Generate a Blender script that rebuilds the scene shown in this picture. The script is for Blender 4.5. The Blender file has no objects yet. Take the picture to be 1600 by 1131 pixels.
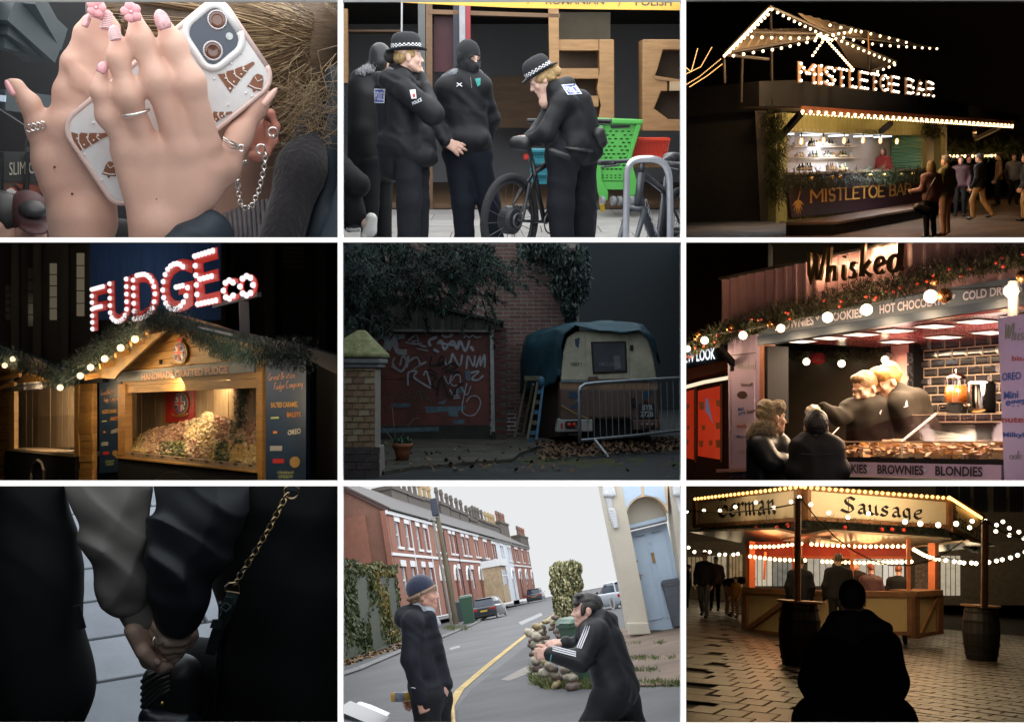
import bpy,bmesh,math,random;import numpy as np;from mathutils import Vector as V,Matrix;runi,rand_,gau,pick,cos,sin,pi,enum_=random.uniform,random.random,random.gauss,random.choice,math.cos,math.sin,math.pi,enumerate;random.seed(7);RNG=np.random.default_rng(7);scn=bpy.context.scene;COL=scn.collection;FPX,PCX,PCY=(1715.,800.,565.5);cam_d=bpy.data.cameras.new('camera');cam=bpy.data.objects.new('camera',cam_d);COL.objects.link(cam);cam_d.sensor_fit='HORIZONTAL';cam_d.sensor_width=36.;cam_d.lens=36.*FPX/1600.;cam_d.clip_start=.05;cam_d.clip_end=3000;cam.location=(0,0,0);cam.rotation_euler=(math.radians(90),0,0);scn.camera=cam;world=bpy.data.worlds.new('World');scn.world=world;world.use_nodes=True;_nt=world.node_tree;_bg=_nt.nodes['Background'];_sk=_nt.nodes.new('ShaderNodeTexSky');_sk.sky_type='NISHITA';_sk.sun_disc=False;_sk.sun_elevation=math.radians(48);_sk.sun_rotation=math.radians(180);_sk.air_density=1.2;_sk.dust_density=2.;_nt.links.new(_sk.outputs[0],_bg.inputs[0]);_bg.inputs[1].default_value=.05;_sd=bpy.data.lights.new('sun','SUN');_sd.energy=5.;_sd.angle=math.radians(.5);_sd.color=(1,.97,.93);sun=bpy.data.objects.new('sun',_sd);COL.objects.link(sun);sun.rotation_euler=(math.radians(42),0,0);vs=scn.view_settings;vs.view_transform='Standard';vs.look='None';vs.exposure=0;vs.gamma=1;vs.use_curve_mapping=False;scn.cycles.max_bounces=6;scn.cycles.diffuse_bounces=3;scn.cycles.glossy_bounces=3;scn.cycles.transparent_max_bounces=16;scn.cycles.transmission_bounces=4;scn.cycles.caustics_reflective=False
scn.cycles.caustics_refractive=False;scn.cycles.sample_clamp_indirect=3.
class Panel:
 def __init__(s,box,hx,hy,roll,scale):s.box=box;ey=V(((hx-PCX)/FPX,1,-(hy-PCY)/FPX)).normalized();ex=ey.cross(V((0,0,1))).normalized();ez=ex.cross(ey);r=math.radians(roll);ex2=ex*cos(r)+ez*sin(r);ez2=ez*cos(r)-ex*sin(r);R=Matrix((ex2,ey,ez2)).transposed();s.R=R;s.RT=R.transposed();s.scale=scale;s.M=R.to_4x4()@Matrix.Scale(scale,4)
PN=None;TOPS=[]
def use(p):global PN;PN=p
def ray(px,py):return PN.RT@V(((px-PCX)/FPX,1,-(py-PCY)/FPX))
def at(px,py,y):d=ray(px,py);return d*(y/d.y)
def gz(px,py,z):d=ray(px,py);return d*(z/d.z)
def hit(px,py,pl):d=ray(px,py);return d*(pl[0].dot(pl[1])/d.dot(pl[1]))
def vplane(a,b):
 n=(b-a).cross(V((0,0,1))).normalized()
 if n.dot(a)>0:n=-n
 return(a.copy(),n)
def yplane(y):return(V((0,y,0)),V((0,-1,0)))
def pxm(y):return(at(PN.box[0]+100,.5*(PN.box[1]+PN.box[3]),y)-at(PN.box[0],.5*(PN.box[1]+PN.box[3]),y)).length/100
_MC={}
def mat(name,col=(.5,.5,.5),rough=.6,metal=.0,var=.2,sc=6.,bump=.0,bs=30.,emit=.0,ecol=None,spec=.5,col2=None,sss=.0,coat=.0,stretch=None,sheen=.0,fold=.0,fs=5.):
 if name in _MC:return _MC[name]
 m=bpy.data.materials.new(name);_MC[name]=m;m.use_nodes=True;nt=m.node_tree;b=nt.nodes['Principled BSDF'];L=nt.links.new;c=(*col,1);b.inputs['Base Color'].default_value=c;b.inputs['Roughness'].default_value=rough;b.inputs['Metallic'].default_value=metal;b.inputs['Specular IOR Level'].default_value=spec
 if sss:b.inputs['Subsurface Weight'].default_value=sss;b.inputs['Subsurface Radius'].default_value=(.012,.005,.003);b.inputs['Subsurface Scale'].default_value=1.
 if coat:b.inputs['Coat Weight'].default_value=coat
 if sheen:b.inputs['Sheen Weight'].default_value=sheen
 if emit:b.inputs['Emission Color'].default_value=(*(ecol or col),1);b.inputs['Emission Strength'].default_value=emit
 if var or bump or col2 or fold:
  tc=nt.nodes.new('ShaderNodeTexCoord');mp=nt.nodes.new('ShaderNodeMapping');L(tc.outputs['Object'],mp.inputs[0])
  if stretch:mp.inputs['Scale'].default_value=stretch
  if var or col2:n=nt.nodes.new('ShaderNodeTexNoise');n.inputs['Scale'].default_value=sc;n.inputs['Detail'].default_value=8;n.inputs['Roughness'].default_value=.65;L(mp.outputs[0],n.inputs[0]);r=nt.nodes.new('ShaderNodeValToRGB');e=r.color_ramp.elements;e[0].position=.3;e[1].position=.7;k=1-var;e[0].color=(*(col2 if col2 else[x*k for x in col]),1);e[1].color=(*[min(1,x*(1+var*.6))for x in col],1);L(n.outputs[0],r.inputs[0]);L(r.outputs[0],b.inputs['Base Color'])
  if bump:n2=nt.nodes.new('ShaderNodeTexNoise');n2.inputs['Scale'].default_value=bs;n2.inputs['Detail'].default_value=6;L(mp.outputs[0],n2.inputs[0]);bp=nt.nodes.new('ShaderNodeBump');bp.inputs['Strength'].default_value=bump;bp.inputs['Distance'].default_value=.02;L(n2.outputs[0],bp.inputs['Height']);L(bp.outputs[0],b.inputs['Normal'])
  if fold:
   wn=nt.nodes.new('ShaderNodeTexNoise');wn.inputs['Scale'].default_value=fs*.45;wn.inputs['Detail'].default_value=2;wm=nt.nodes.new('ShaderNodeVectorMath');wm.operation='MULTIPLY_ADD';wm.inputs[1].default_value=(.35,.35,.35);L(tc.outputs['Object'],wn.inputs[0]);L(wn.outputs['Color'],wm.inputs[0]);L(tc.outputs['Object'],wm.inputs[2]);fn=nt.nodes.new('ShaderNodeTexNoise');fn.noise_type='RIDGED_MULTIFRACTAL';fn.inputs['Scale'].default_value=fs;fn.inputs['Detail'].default_value=3;fn.inputs['Roughness'].default_value=.4;L(wm.outputs[0],fn.inputs[0]);fb_=nt.nodes.new('ShaderNodeBump');fb_.inputs['Strength'].default_value=fold;fb_.inputs['Distance'].default_value=.02;L(fn.outputs[0],fb_.inputs['Height'])
   if bump:L(fb_.outputs[0],bp.inputs['Normal'])
   else:L(fb_.outputs[0],b.inputs['Normal'])
 return m
def glass(name='glass',tint=(.9,.95,.95),refl=.12,rough=.03):
 if name in _MC:return _MC[name]
 m=bpy.data.materials.new(name);_MC[name]=m;m.use_nodes=True;nt=m.node_tree
 for n in list(nt.nodes):
  if n.type=='BSDF_PRINCIPLED':nt.nodes.remove(n)
 t=nt.nodes.new('ShaderNodeBsdfTransparent');t.inputs[0].default_value=(*tint,1);g=nt.nodes.new('ShaderNodeBsdfGlossy');g.inputs['Roughness'].default_value=rough;x=nt.nodes.new('ShaderNodeMixShader');x.inputs[0].default_value=refl;nt.links.new(t.outputs[0],x.inputs[1]);nt.links.new(g.outputs[0],x.inputs[2]);nt.links.new(x.outputs[0],nt.nodes['Material Output'].inputs[0]);return m
def glow(name,col,e,small=False):
 if name in _MC:return _MC[name]
 m=bpy.data.materials.new(name);_MC[name]=m;m.use_nodes=True;nt=m.node_tree
 for n in list(nt.nodes):
  if n.type=='BSDF_PRINCIPLED':nt.nodes.remove(n)
 em=nt.nodes.new('ShaderNodeEmission');em.inputs[0].default_value=(*col,1);em.inputs[1].default_value=e;nt.links.new(em.outputs[0],nt.nodes['Material Output'].inputs[0])
 if small:m.cycles.emission_sampling='NONE'
 return m
def _basis(d):d=d.normalized();a=V((0,0,1))if abs(d.z)<.9 else V((1,0,0));u=d.cross(a).normalized();return(u,d.cross(u))
_SPH={}
def _sphere(n):
 if n not in _SPH:bm=bmesh.new();bmesh.ops.create_icosphere(bm,subdivisions=n,radius=1);bm.verts.ensure_lookup_table();_SPH[n]=([v.co.copy()for v in bm.verts],[tuple((v.index for v in f.verts))for f in bm.faces]);bm.free()
 return _SPH[n]
class MB:
 def __init__(s):s.v=[];s.f=[];s.mi=[];s.m=0
 def add(s,vs,fs):
  o=len(s.v);s.v.extend((V(x)for x in vs))
  for f in fs:s.f.append(tuple((o+i for i in f)));s.mi.append(s.m)
  return s
 def box(s,c,sz,R=None):
  c=V(c);h=V(sz)/2;R=R or Matrix.Identity(3);vs=[]
  for z in(-1,1):
   for y in(-1,1):
    for x in(-1,1):vs.append(c+R@V((x*h.x,y*h.y,z*h.z)))
  return s.add(vs,[(0,2,3,1),(4,5,7,6),(0,1,5,4),(2,6,7,3),(0,4,6,2),(1,3,7,5)])
 def prism(s,pts,vec):n=len(pts);vec=V(vec);a=[V(p)for p in pts];b=[p+vec for p in a];return s.add(a+b,[tuple(range(n-1,-1,-1)),tuple(range(n,2*n))]+[(i,(i+1)%n,n+(i+1)%n,n+i)for i in range(n)])
 def slab(s,pp,pl,t0=.0,t1=.02):pts=[hit(x,y,pl)+pl[1]*t0 for x,y in pp];return s.prism(pts,pl[1]*(t1-t0))
 def bar(s,a,b,w,h=None,up=None):
  a,b=(V(a),V(b));d=b-a
  if up is None:u,w2=_basis(d)
  else:u=d.cross(V(up)).normalized();w2=u.cross(d.normalized())
  h=h or w;u=u*(w/2);w2=w2*(h/2);return s.prism([a-u-w2,a+u-w2,a+u+w2,a-u+w2],d)
 def tube(s,pts,r,n=8,cap=True):
  pts=[V(p)for p in pts];k=len(pts)
  if not hasattr(r,'__len__'):r=[r]*k
  vs=[];fs=[];u=None
  for i,p in enum_(pts):
   d=pts[min(i+1,k-1)]-pts[max(i-1,0)]
   if d.length<1e-09:d=V((0,0,1))
   d.normalize()
   if u is None:u,w=_basis(d)
   else:
    u=u-d*u.dot(d)
    if u.length<1e-06:u,w=_basis(d)
    u.normalize();w=d.cross(u)
   for j in range(n):a=2*pi*j/n;vs.append(p+(u*cos(a)+w*sin(a))*r[i])
  for i in range(k-1):
   for j in range(n):j2=(j+1)%n;fs.append((i*n+j,i*n+j2,(i+1)*n+j2,(i+1)*n+j))
  if cap:fs.append(tuple(range(n-1,-1,-1)));fs.append(tuple(((k-1)*n+j for j in range(n))))
  return s.add(vs,fs)
 def ring(s,c,nrm,R,r,n=20,m=6,sx=1.,up=None):
  nrm=V(nrm).normalized()
  if up is None:u,w=_basis(nrm)
  else:w=V(up).normalized();u=w.cross(nrm).normalized()
  pts=[V(c)+u*(cos(2*pi*i/n)*R*sx)+w*(sin(2*pi*i/n)*R)for i in range(n+1)];return s.tube(pts,r,m,cap=False)
 def sph(s,c,r,n=1,R=None):
  vs,fs=_sphere(n);c=V(c)
  if not hasattr(r,'__len__'):r=(r,r,r)
  R=R or Matrix.Identity(3);return s.add([c+R@V((v.x*r[0],v.y*r[1],v.z*r[2]))for v in vs],fs)
 def lathe(s,prof,c,ax=(0,0,1),n=20,cap=True):
  ax=V(ax).normalized();u,w=_basis(ax);c=V(c);vs=[];fs=[];k=len(prof)
  for r,h in prof:
   for j in range(n):a=2*pi*j/n;vs.append(c+ax*h+(u*cos(a)+w*sin(a))*r)
  for i in range(k-1):
   for j in range(n):j2=(j+1)%n;fs.append((i*n+j,i*n+j2,(i+1)*n+j2,(i+1)*n+j))
  if cap:fs.append(tuple(range(n-1,-1,-1)));fs.append(tuple(((k-1)*n+j for j in range(n))))
  return s.add(vs,fs)
 def ribbon(s,pts,w,nrm,t=.0):
  pts=[V(p)for p in pts];k=len(pts)
  if not hasattr(w,'__len__'):w=[w]*k
  nrm=V(nrm);vs=[]
  for i,p in enum_(pts):
   d=pts[min(i+1,k-1)]-pts[max(i-1,0)];sd=d.cross(nrm)
   if sd.length<1e-09:sd=V((1,0,0))
   sd=sd.normalized()*(w[i]/2);vs+=[p-sd,p+sd]
  fs=[(2*i,2*i+1,2*i+3,2*i+2)for i in range(k-1)]
  if t:
   n=len(vs);vs+=[v+nrm*t for v in vs];fs2=[tuple((n+j for j in reversed(f)))for f in fs];sides=[]
   for i in range(k-1):sides+=[(2*i,2*i+2,n+2*i+2,n+2*i),(2*i+1,n+2*i+1,n+2*i+3,2*i+3)]
   sides+=[(0,n,n+1,1),(2*k-2,2*k-1,n+2*k-1,n+2*k-2)];fs=fs+fs2+sides
  return s.add(vs,fs)
 def text(s,txt,tl,tr,bl,depth=.0,shear=.0,bold=.0,nrm=None,box=None,space=1.):
  vs,fs,(x0,y0,x1,y1)=_text(txt,shear,bold,space)
  if box:x0,y0,x1,y1=box
  tl,tr,bl=(V(tl),V(tr),V(bl));e=tr-tl;g=bl-tl;out=[tl+e*((x-x0)/(x1-x0))+g*((y1-y)/(y1-y0))for x,y in vs]
  if depth:
   n=V(nrm)if nrm is not None else g.cross(e).normalized();a=len(out);out+=[p+n*depth for p in out];edges={}
   for f in fs:
    for i in range(len(f)):
     k=(f[i],f[(i+1)%len(f)])
     if(k[1],k[0])in edges:del edges[k[1],k[0]]
     else:edges[k]=1
   fs=[tuple((i+a for i in f))for f in fs]+[(i,j,j+a,i+a)for i,j in edges]
  return s.add(out,fs)
 def textp(s,txt,pl,tl,tr,bl,t=.004,**k):return s.text(txt,*[hit(*q,pl)+pl[1]*t for q in(tl,tr,bl)],nrm=pl[1],**k)
_TX={}
def _text(txt,shear,bold,space=1.):
 key=(txt,shear,bold,space)
 if key not in _TX:cu=bpy.data.curves.new('t','FONT');cu.body=txt;cu.shear=shear;cu.offset=bold;cu.resolution_u=3;cu.space_character=space;ob=bpy.data.objects.new('t',cu);me=ob.to_mesh();vs=[(v.co.x,v.co.y)for v in me.vertices];fs=[tuple(p.vertices)for p in me.polygons];ob.to_mesh_clear();bpy.data.objects.remove(ob);bpy.data.curves.remove(cu);xs=[a for a,b in vs];ys=[b for a,b in vs];_TX[key]=(vs,fs,(min(xs),min(ys),max(xs),max(ys)))
 return _TX[key]
def _tag(o,label=None,cat=None,group=None,kind=None):
 if label:o['label']=label
 if cat:o['category']=cat
 if group:o['group']=group
 if kind:o['kind']=kind
 return o
def thing(name,label,cat,group=None):o=bpy.data.objects.new(name,None);o.empty_display_size=.1;COL.objects.link(o);o.matrix_world=PN.M;TOPS.append((o,PN));return _tag(o,label,cat,group)
def obj(name,mb,m,parent=None,label=None,cat=None,group=None,kind=None,smooth=False,bevel=.0):
 me=bpy.data.meshes.new(name);me.from_pydata(mb.v,[],mb.f);ms=m if isinstance(m,(list,tuple))else[m]
 for x in ms:me.materials.append(x)
 if len(ms)>1:me.polygons.foreach_set('material_index',mb.mi)
 if smooth:me.polygons.foreach_set('use_smooth',[True]*len(me.polygons))
 me.update();return link(name,me,parent,label,cat,group,kind,bevel)
def link(name,me,parent=None,label=None,cat=None,group=None,kind=None,bevel=.0):
 o=bpy.data.objects.new(name,me);COL.objects.link(o)
 if parent:o.parent=parent
 else:o.matrix_world=PN.M;TOPS.append((o,PN))
 if bevel:b=o.modifiers.new('bevel','BEVEL');b.width=bevel;b.segments=2;b.limit_method='ANGLE';b.angle_limit=math.radians(40)
 return _tag(o,label,cat,group,kind)
def fixn(mb):me=bpy.data.meshes.new('x');me.from_pydata(mb.v,[],mb.f);bm=bmesh.new();bm.from_mesh(me);bmesh.ops.recalc_face_normals(bm,faces=bm.faces);bm.verts.ensure_lookup_table();mb.f=[tuple((v.index for v in f.verts))for f in bm.faces];bm.free();bpy.data.meshes.remove(me);return mb
def place(root,T,label=None,first=False):
 def cp(o,par):
  c=o.copy();COL.objects.link(c);c.parent=par
  for ch in o.children:cp(ch,c)
  return c
 c=root if first else cp(root,None);c.matrix_world=PN.M@T
 if not first:TOPS.append((c,PN))
 if label:c['label']=label
 return c
def TR(x,y,z,rz=.0,s=1.):return Matrix.Translation((x,y,z))@Matrix.Rotation(rz,4,'Z')@Matrix.Scale(s,4)
def lamp(kind,loc,energy,col=(1,1,1),size=.1,size_y=None,aim=None,spread=None):
 l=bpy.data.lights.new(kind.lower()+'_lamp',kind);l.energy=energy*PN.scale**2;l.color=col
 if kind=='AREA':
  l.size=size*PN.scale
  if size_y:l.shape='RECTANGLE';l.size_y=size_y*PN.scale
  if spread:l.spread=math.radians(spread)
 else:l.shadow_soft_size=size*PN.scale
 o=bpy.data.objects.new(kind.lower()+'_lamp',l);COL.objects.link(o);M=Matrix.Translation(PN.M@V(loc))
 if aim is not None:d=PN.M@V(aim)-PN.M@V(loc);M=M@d.to_track_quat('-Z','Y').to_matrix().to_4x4()
 o.matrix_world=M;return o
def c_(p0,r0,p1,r1,tag=0):return('c',V(p0),V(p1),r0,r1,tag)
def e_(c,r,R=None,tag=0):return('e',V(c),V(r),R,tag)
def chain(pts,rs,tag=0):return[c_(pts[i],rs[i],pts[i+1],rs[i+1],tag)for i in range(len(pts)-1)]
def cut(p):return('-',p)
def _pd(p,X,Y,Z):
 if p[0]=='c':a,b,r0,r1=(p[1],p[2],p[3],p[4]);d=b-a;L2=max(d.length_squared,1e-12);px,py,pz=(X-a.x,Y-a.y,Z-a.z);t=np.clip((px*d.x+py*d.y+pz*d.z)/L2,0,1);return np.sqrt((px-t*d.x)**2+(py-t*d.y)**2+(pz-t*d.z)**2)-(r0+t*(r1-r0))
 c,r,R=(p[1],p[2],p[3]);px,py,pz=(X-c.x,Y-c.y,Z-c.z)
 if R is not None:q=R.transposed();px,py,pz=(q[0][0]*px+q[0][1]*py+q[0][2]*pz,q[1][0]*px+q[1][1]*py+q[1][2]*pz,q[2][0]*px+q[2][1]*py+q[2][2]*pz)
 k0=np.sqrt((px/r.x)**2+(py/r.y)**2+(pz/r.z)**2);k1=np.sqrt((px/r.x**2)**2+(py/r.y**2)**2+(pz/r.z**2)**2)+1e-09;return k0*(k0-1)/k1
def _pb(p):
 if p[0]=='c':r=max(p[3],p[4]);a,b=(p[1],p[2]);return([min(a[i],b[i])-r for i in range(3)],[max(a[i],b[i])+r for i in range(3)])
 r=max(p[2]);return([p[1][i]-r for i in range(3)],[p[1][i]+r for i in range(3)])
def sdf(prims,vox,k=.02,wr=.0,ws=8.,wdir=(1,1,1),clip=None):
 pos=[p for p in prims if p[0]!='-'];tags=sorted({p[-1]for p in pos});bs=[_pb(p)for p in pos];pad=3*vox+k*.5+wr;lo=np.min([b[0]for b in bs],0)-pad;hi=np.max([b[1]for b in bs],0)+pad;n=np.ceil((hi-lo)/vox).astype(int)+1;ax=[(lo[i]+vox*np.arange(n[i])).astype(np.float32)for i in range(3)];D=np.full(n,10.,np.float32);multi=len(tags)>1
 if multi:B=np.full(n,10.,np.float32);T=np.zeros(n,np.int16)
 for p in prims:
  neg=p[0]=='-';q=p[1]if neg else p;b0,b1=_pb(q);m=k*1.5+4*vox;i0=np.clip(np.floor((np.array(b0)-m-lo)/vox).astype(int),0,n);i1=np.clip(np.ceil((np.array(b1)+m-lo)/vox).astype(int)+1,0,n)
  if(i1<=i0).any():continue
  sl=tuple((slice(a,b)for a,b in zip(i0,i1)));X,Y,Z=np.meshgrid(ax[0][sl[0]],ax[1][sl[1]],ax[2][sl[2]],indexing='ij',sparse=True);d=_pd(q,X,Y,Z).astype(np.float32);a=D[sl]
  if neg:kk=k*.6;h=np.clip(.5-.5*(a+d)/kk,0,1);D[sl]=a*(1-h)-d*h+kk*h*(1-h)
  else:
   h=np.clip(.5+.5*(d-a)/k,0,1);D[sl]=d*(1-h)+a*h-k*h*(1-h)
   if multi:bb=B[sl];w=d<bb;T[sl][w]=tags.index(p[-1]);bb[w]=d[w]
 if wr:X,Y,Z=np.meshgrid(*ax,indexing='ij',sparse=True);X,Y,Z=(X*ws*wdir[0],Y*ws*wdir[1],Z*ws*wdir[2]);a1=1.6*np.sin(X*.55+Y*.4+1.3)+1.2*np.sin(Z*.7+Y*.3);a2=1.3*np.sin(X*.8-Z*.35)+.9*np.sin(Y*1.1+2);w=.55-np.abs(np.sin(Z*.75+X*.45+a1+.3*Y))*1.1+.7*(.5-np.abs(np.sin(X*.9-Z*.5+a2+Y*.6)))+.25*np.sin(Z*2.3+X*1.9+2*a1);D=D-(wr*.8*w).astype(np.float32)
 S=D<0;c=np.zeros(tuple(n-1),np.int8)
 for dx in(0,1):
  for dy in(0,1):
   for dz in(0,1):c+=S[dx:n[0]-1+dx,dy:n[1]-1+dy,dz:n[2]-1+dz]
 act=(c>0)&(c<8);idx=np.argwhere(act)
 if not len(idx):return([],[],[])
 num=np.full(act.shape,-1,np.int32);num[act]=np.arange(len(idx));acc=np.zeros((len(idx),3));cnt=np.zeros(len(idx));C=[np.array(t)for t in((0,0,0),(1,0,0),(0,1,0),(1,1,0),(0,0,1),(1,0,1),(0,1,1),(1,1,1))]
 for i,j in((0,1),(2,3),(4,5),(6,7),(0,2),(1,3),(4,6),(5,7),(0,4),(1,5),(2,6),(3,7)):a=D[tuple((idx+C[i]).T)];b=D[tuple((idx+C[j]).T)];m=(a<0)!=(b<0);t=np.where(m,a/np.where(m,a-b,1),0);acc[m]+=C[i]+(C[j]-C[i])*t[m][:,None];cnt[m]+=1
 verts=lo+(idx+acc/cnt[:,None])*vox;quads=[]
 for A in range(3):
  U,W=((A+1)%3,(A+2)%3);s0=[slice(None)]*3;s1=[slice(None)]*3;s0[A]=slice(0,-1);s1[A]=slice(1,None);a,b=(S[tuple(s0)],S[tuple(s1)]);e=np.argwhere(a!=b)
  if not len(e):continue
  ok=(e[:,U]>0)&(e[:,W]>0)&(e[:,U]<n[U]-1)&(e[:,W]<n[W]-1);e=e[ok];inside=a[tuple(e.T)]
  def cell(du,dw):q=e.copy();q[:,U]+=du;q[:,W]+=dw;return num[tuple(q.T)]
  q=np.stack([cell(-1,-1),cell(0,-1),cell(0,0),cell(-1,0)],1);q[~inside]=q[~inside][:,::-1];quads.append(q)
 F=np.concatenate(quads);mi=None
 if multi:ci=idx[F[:,0]];mi=T[tuple(ci.T)]
 return(verts,F,mi)
def body(name,prims,vox,m,parent=None,k=.02,relax=1,**kw):
 tagk={x:kw.pop(x)for x in('label','cat','group','kind')if x in kw};vs_,F,mi=sdf(prims,vox,k,**kw);me=bpy.data.meshes.new(name);vs_=np.asarray(vs_)
 for _ in range(relax):
  acc=np.zeros_like(vs_);cn=np.zeros(len(vs_))
  for a in range(4):b=(a+1)%4;np.add.at(acc,F[:,a],vs_[F[:,b]]);np.add.at(acc,F[:,b],vs_[F[:,a]]);np.add.at(cn,F[:,a],1);np.add.at(cn,F[:,b],1)
  vs_=vs_*.5+.5*acc/np.maximum(cn,1)[:,None]
 me.vertices.add(len(vs_));me.vertices.foreach_set('co',vs_.astype(np.float32).ravel());nf=len(F);me.loops.add(nf*4);me.loops.foreach_set('vertex_index',F.astype(np.int32).ravel());me.polygons.add(nf);me.polygons.foreach_set('loop_start',np.arange(0,nf*4,4,dtype=np.int32));me.polygons.foreach_set('use_smooth',np.ones(nf,bool));ms=m if isinstance(m,(list,tuple))else[m]
 for x in ms:me.materials.append(x)
 if mi is not None and len(ms)>1:me.polygons.foreach_set('material_index',np.minimum(mi,len(ms)-1).astype(np.int32))
 me.update();me.validate();return link(name,me,parent,**tagk)
P1=Panel((0,-4,527.5,370.5),264,185,0,9.);P2=Panel((535.5,.5,1063.5,371),800,160,0,1.35);P3=Panel((1071.5,-4,1604,371.5),1335,241,0,.55);P4=Panel((-4,379,529.5,751.5),265,642,0,.95);P5=Panel((535.5,379,1064.5,751.5),800,575,0,.7);P6=Panel((1071.5,380,1604,749.5),1335,690,0,1.25);P7=Panel((-4,759.5,528,1135),264,100,0,6.5);P8=Panel((535.5,759.5,1064.5,1135),800,935,10.,1.2);P9=Panel((1071.5,760,1604,1135),1335,885,0,1.);ALL=[P1,P2,P3,P4,P5,P6,P7,P8,P9]
def brick_mat(name,c,mortar,scale=4.5):
 if name in _MC:return _MC[name]
 m=mat(name,c,.9,var=.35,sc=1.3);nt=m.node_tree;b=nt.nodes['Principled BSDF'];tc=nt.nodes.new('ShaderNodeTexCoord');sep=nt.nodes.new('ShaderNodeSeparateXYZ');cmb=nt.nodes.new('ShaderNodeCombineXYZ');ad=nt.nodes.new('ShaderNodeMath');L=nt.links.new;L(tc.outputs['Object'],sep.inputs[0]);L(sep.outputs[0],ad.inputs[0]);L(sep.outputs[1],ad.inputs[1]);L(ad.outputs[0],cmb.inputs[0]);L(sep.outputs[2],cmb.inputs[1]);br=nt.nodes.new('ShaderNodeTexBrick');br.inputs['Scale'].default_value=scale;br.inputs['Mortar'].default_value=(*mortar,1);br.inputs['Mortar Size'].default_value=.018;br.inputs['Color1'].default_value=(*c,1);br.inputs['Color2'].default_value=(*[x*.7 for x in c],1);L(cmb.outputs[0],br.inputs[0]);mx=nt.nodes.new('ShaderNodeMix');mx.data_type='RGBA';mx.inputs[0].default_value=.55;src=b.inputs['Base Color'].links[0].from_socket;L(src,mx.inputs[6]);L(br.outputs[0],mx.inputs[7]);L(mx.outputs[2],b.inputs['Base Color']);return m
FRONT=5.
def cells():
 mw=mat('white_paint',(.92,.92,.92),.8,var=.0);q=lambda x,y,d:V(((x-PCX)/FPX*d,d,-(y-PCY)/FPX*d));xs=[0,527.6,535.6,1064.,1072.,1600];ys=[.6,371.2,378.8,751.4,759.2,1131];mb=MB()
 def bar(x0,y0,x1,y1,d0):a=[q(x0,y0,d0),q(x1,y0,d0),q(x1,y1,d0),q(x0,y1,d0)];mb.prism(a,(0,.03,0))
 bar(xs[1],-60,xs[2],1190,FRONT);bar(xs[3],-60,xs[4],1190,FRONT)
 for y0,y1 in((-60,.6),(371.2,378.8),(751.4,759.2),(1131.2,1190)):bar(-60,y0,xs[1],y1,FRONT);bar(xs[2],y0,xs[3],y1,FRONT);bar(xs[4],y0,1660,y1,FRONT)
 o=bpy.data.objects.new('wall',None);me=bpy.data.meshes.new('wall');fixn(mb);me.from_pydata(mb.v,[],mb.f);me.materials.append(mw);o=bpy.data.objects.new('wall',me);COL.objects.link(o);o['kind']='structure';o['label']='white wall with nine openings, one for each scene';night=mat('night_lining',(.004,.004,.005),1.,var=0,spec=0);grey=mat('day_lining',(.35,.36,.38),1.,var=0,spec=0);dim=mat('dusk_lining',(.05,.055,.06),1.,var=0,spec=0);conf={P1:(30,grey,2.6,(1,.98,.96)),P2:(24,grey,3.8,(.95,.98,1)),P3:(34,night,None,None),P4:(34,night,None,None),P5:(26,dim,.95,(.8,.92,1)),P6:(30,night,None,None),P7:(40,dim,1.6,(.85,.93,1)),P8:(420,grey,2.6,(.96,.98,1)),P9:(60,night,None,None)}
 for p,(far,m,sky,sc)in conf.items():
  x0,y0,x1,y1=p.box;g=3.2;x0-=g;y0-=g;x1+=g;y1+=g;n=FRONT+.04
  def sheet(name,pts,mm):me=bpy.data.meshes.new(name);me.from_pydata(pts,[],[tuple(range(len(pts)))]);me.materials.append(mm);o=bpy.data.objects.new(name,me);COL.objects.link(o);o['kind']='structure';return o
  sheet('side_wall',[q(x0,y0,n),q(x0,y1,n),q(x0,y1,far),q(x0,y0,far)],m);sheet('side_wall',[q(x1,y0,n),q(x1,y1,n),q(x1,y1,far),q(x1,y0,far)],m);sheet('floor_lining',[q(x0,y1,n),q(x1,y1,n),q(x1,y1,far),q(x0,y1,far)],m);top=[q(x0,y0,n),q(x1,y0,n),q(x1,y0,far),q(x0,y0,far)]  # unseen linings added to keep light from passing between cells
  if sky:sheet('sky',top,glow('overcast_lid_glow_%d'%ALL.index(p),sc,sky))  # glowing lid added over day cells, standing in for overcast sky
  else:sheet('ceiling',top,m)
  if p is P8:sheet('sky',[q(x0,y0,far),q(x1,y0,far),q(x1,y1,far),q(x0,y1,far)],glow('sky_behind',(.84,.85,.86),.98))
  else:sheet('back_wall',[q(x0,y0,far),q(x1,y0,far),q(x1,y1,far),q(x0,y1,far)],m)
cells();SKIN=mat('skin',(.56,.34,.26),.5,var=.12,sc=20,sss=.15);BLACKC=mat('black_cloth',(.007,.0075,.009),.8,var=.3,sc=14,bump=.2,bs=60,spec=.3,fold=.7);NAVYC=mat('navy_cloth',(.007,.009,.015),.75,var=.3,sc=14,bump=.2,bs=60,spec=.3,fold=.7);EYEW=mat('eye_white',(.36,.33,.31),.25,var=0);EYEB=mat('iris',(.03,.02,.015),.2,var=0);LIP=mat('lip',(.42,.19,.16),.4,var=0);BLK=mat('black_paint',(.01,.01,.011),.45,var=0)
def rotm(yaw=0,pitch=0,roll=0):return Matrix.Rotation(math.radians(yaw),3,'Z')@Matrix.Rotation(math.radians(pitch),3,'X')@Matrix.Rotation(math.radians(roll),3,'Y')
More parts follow.
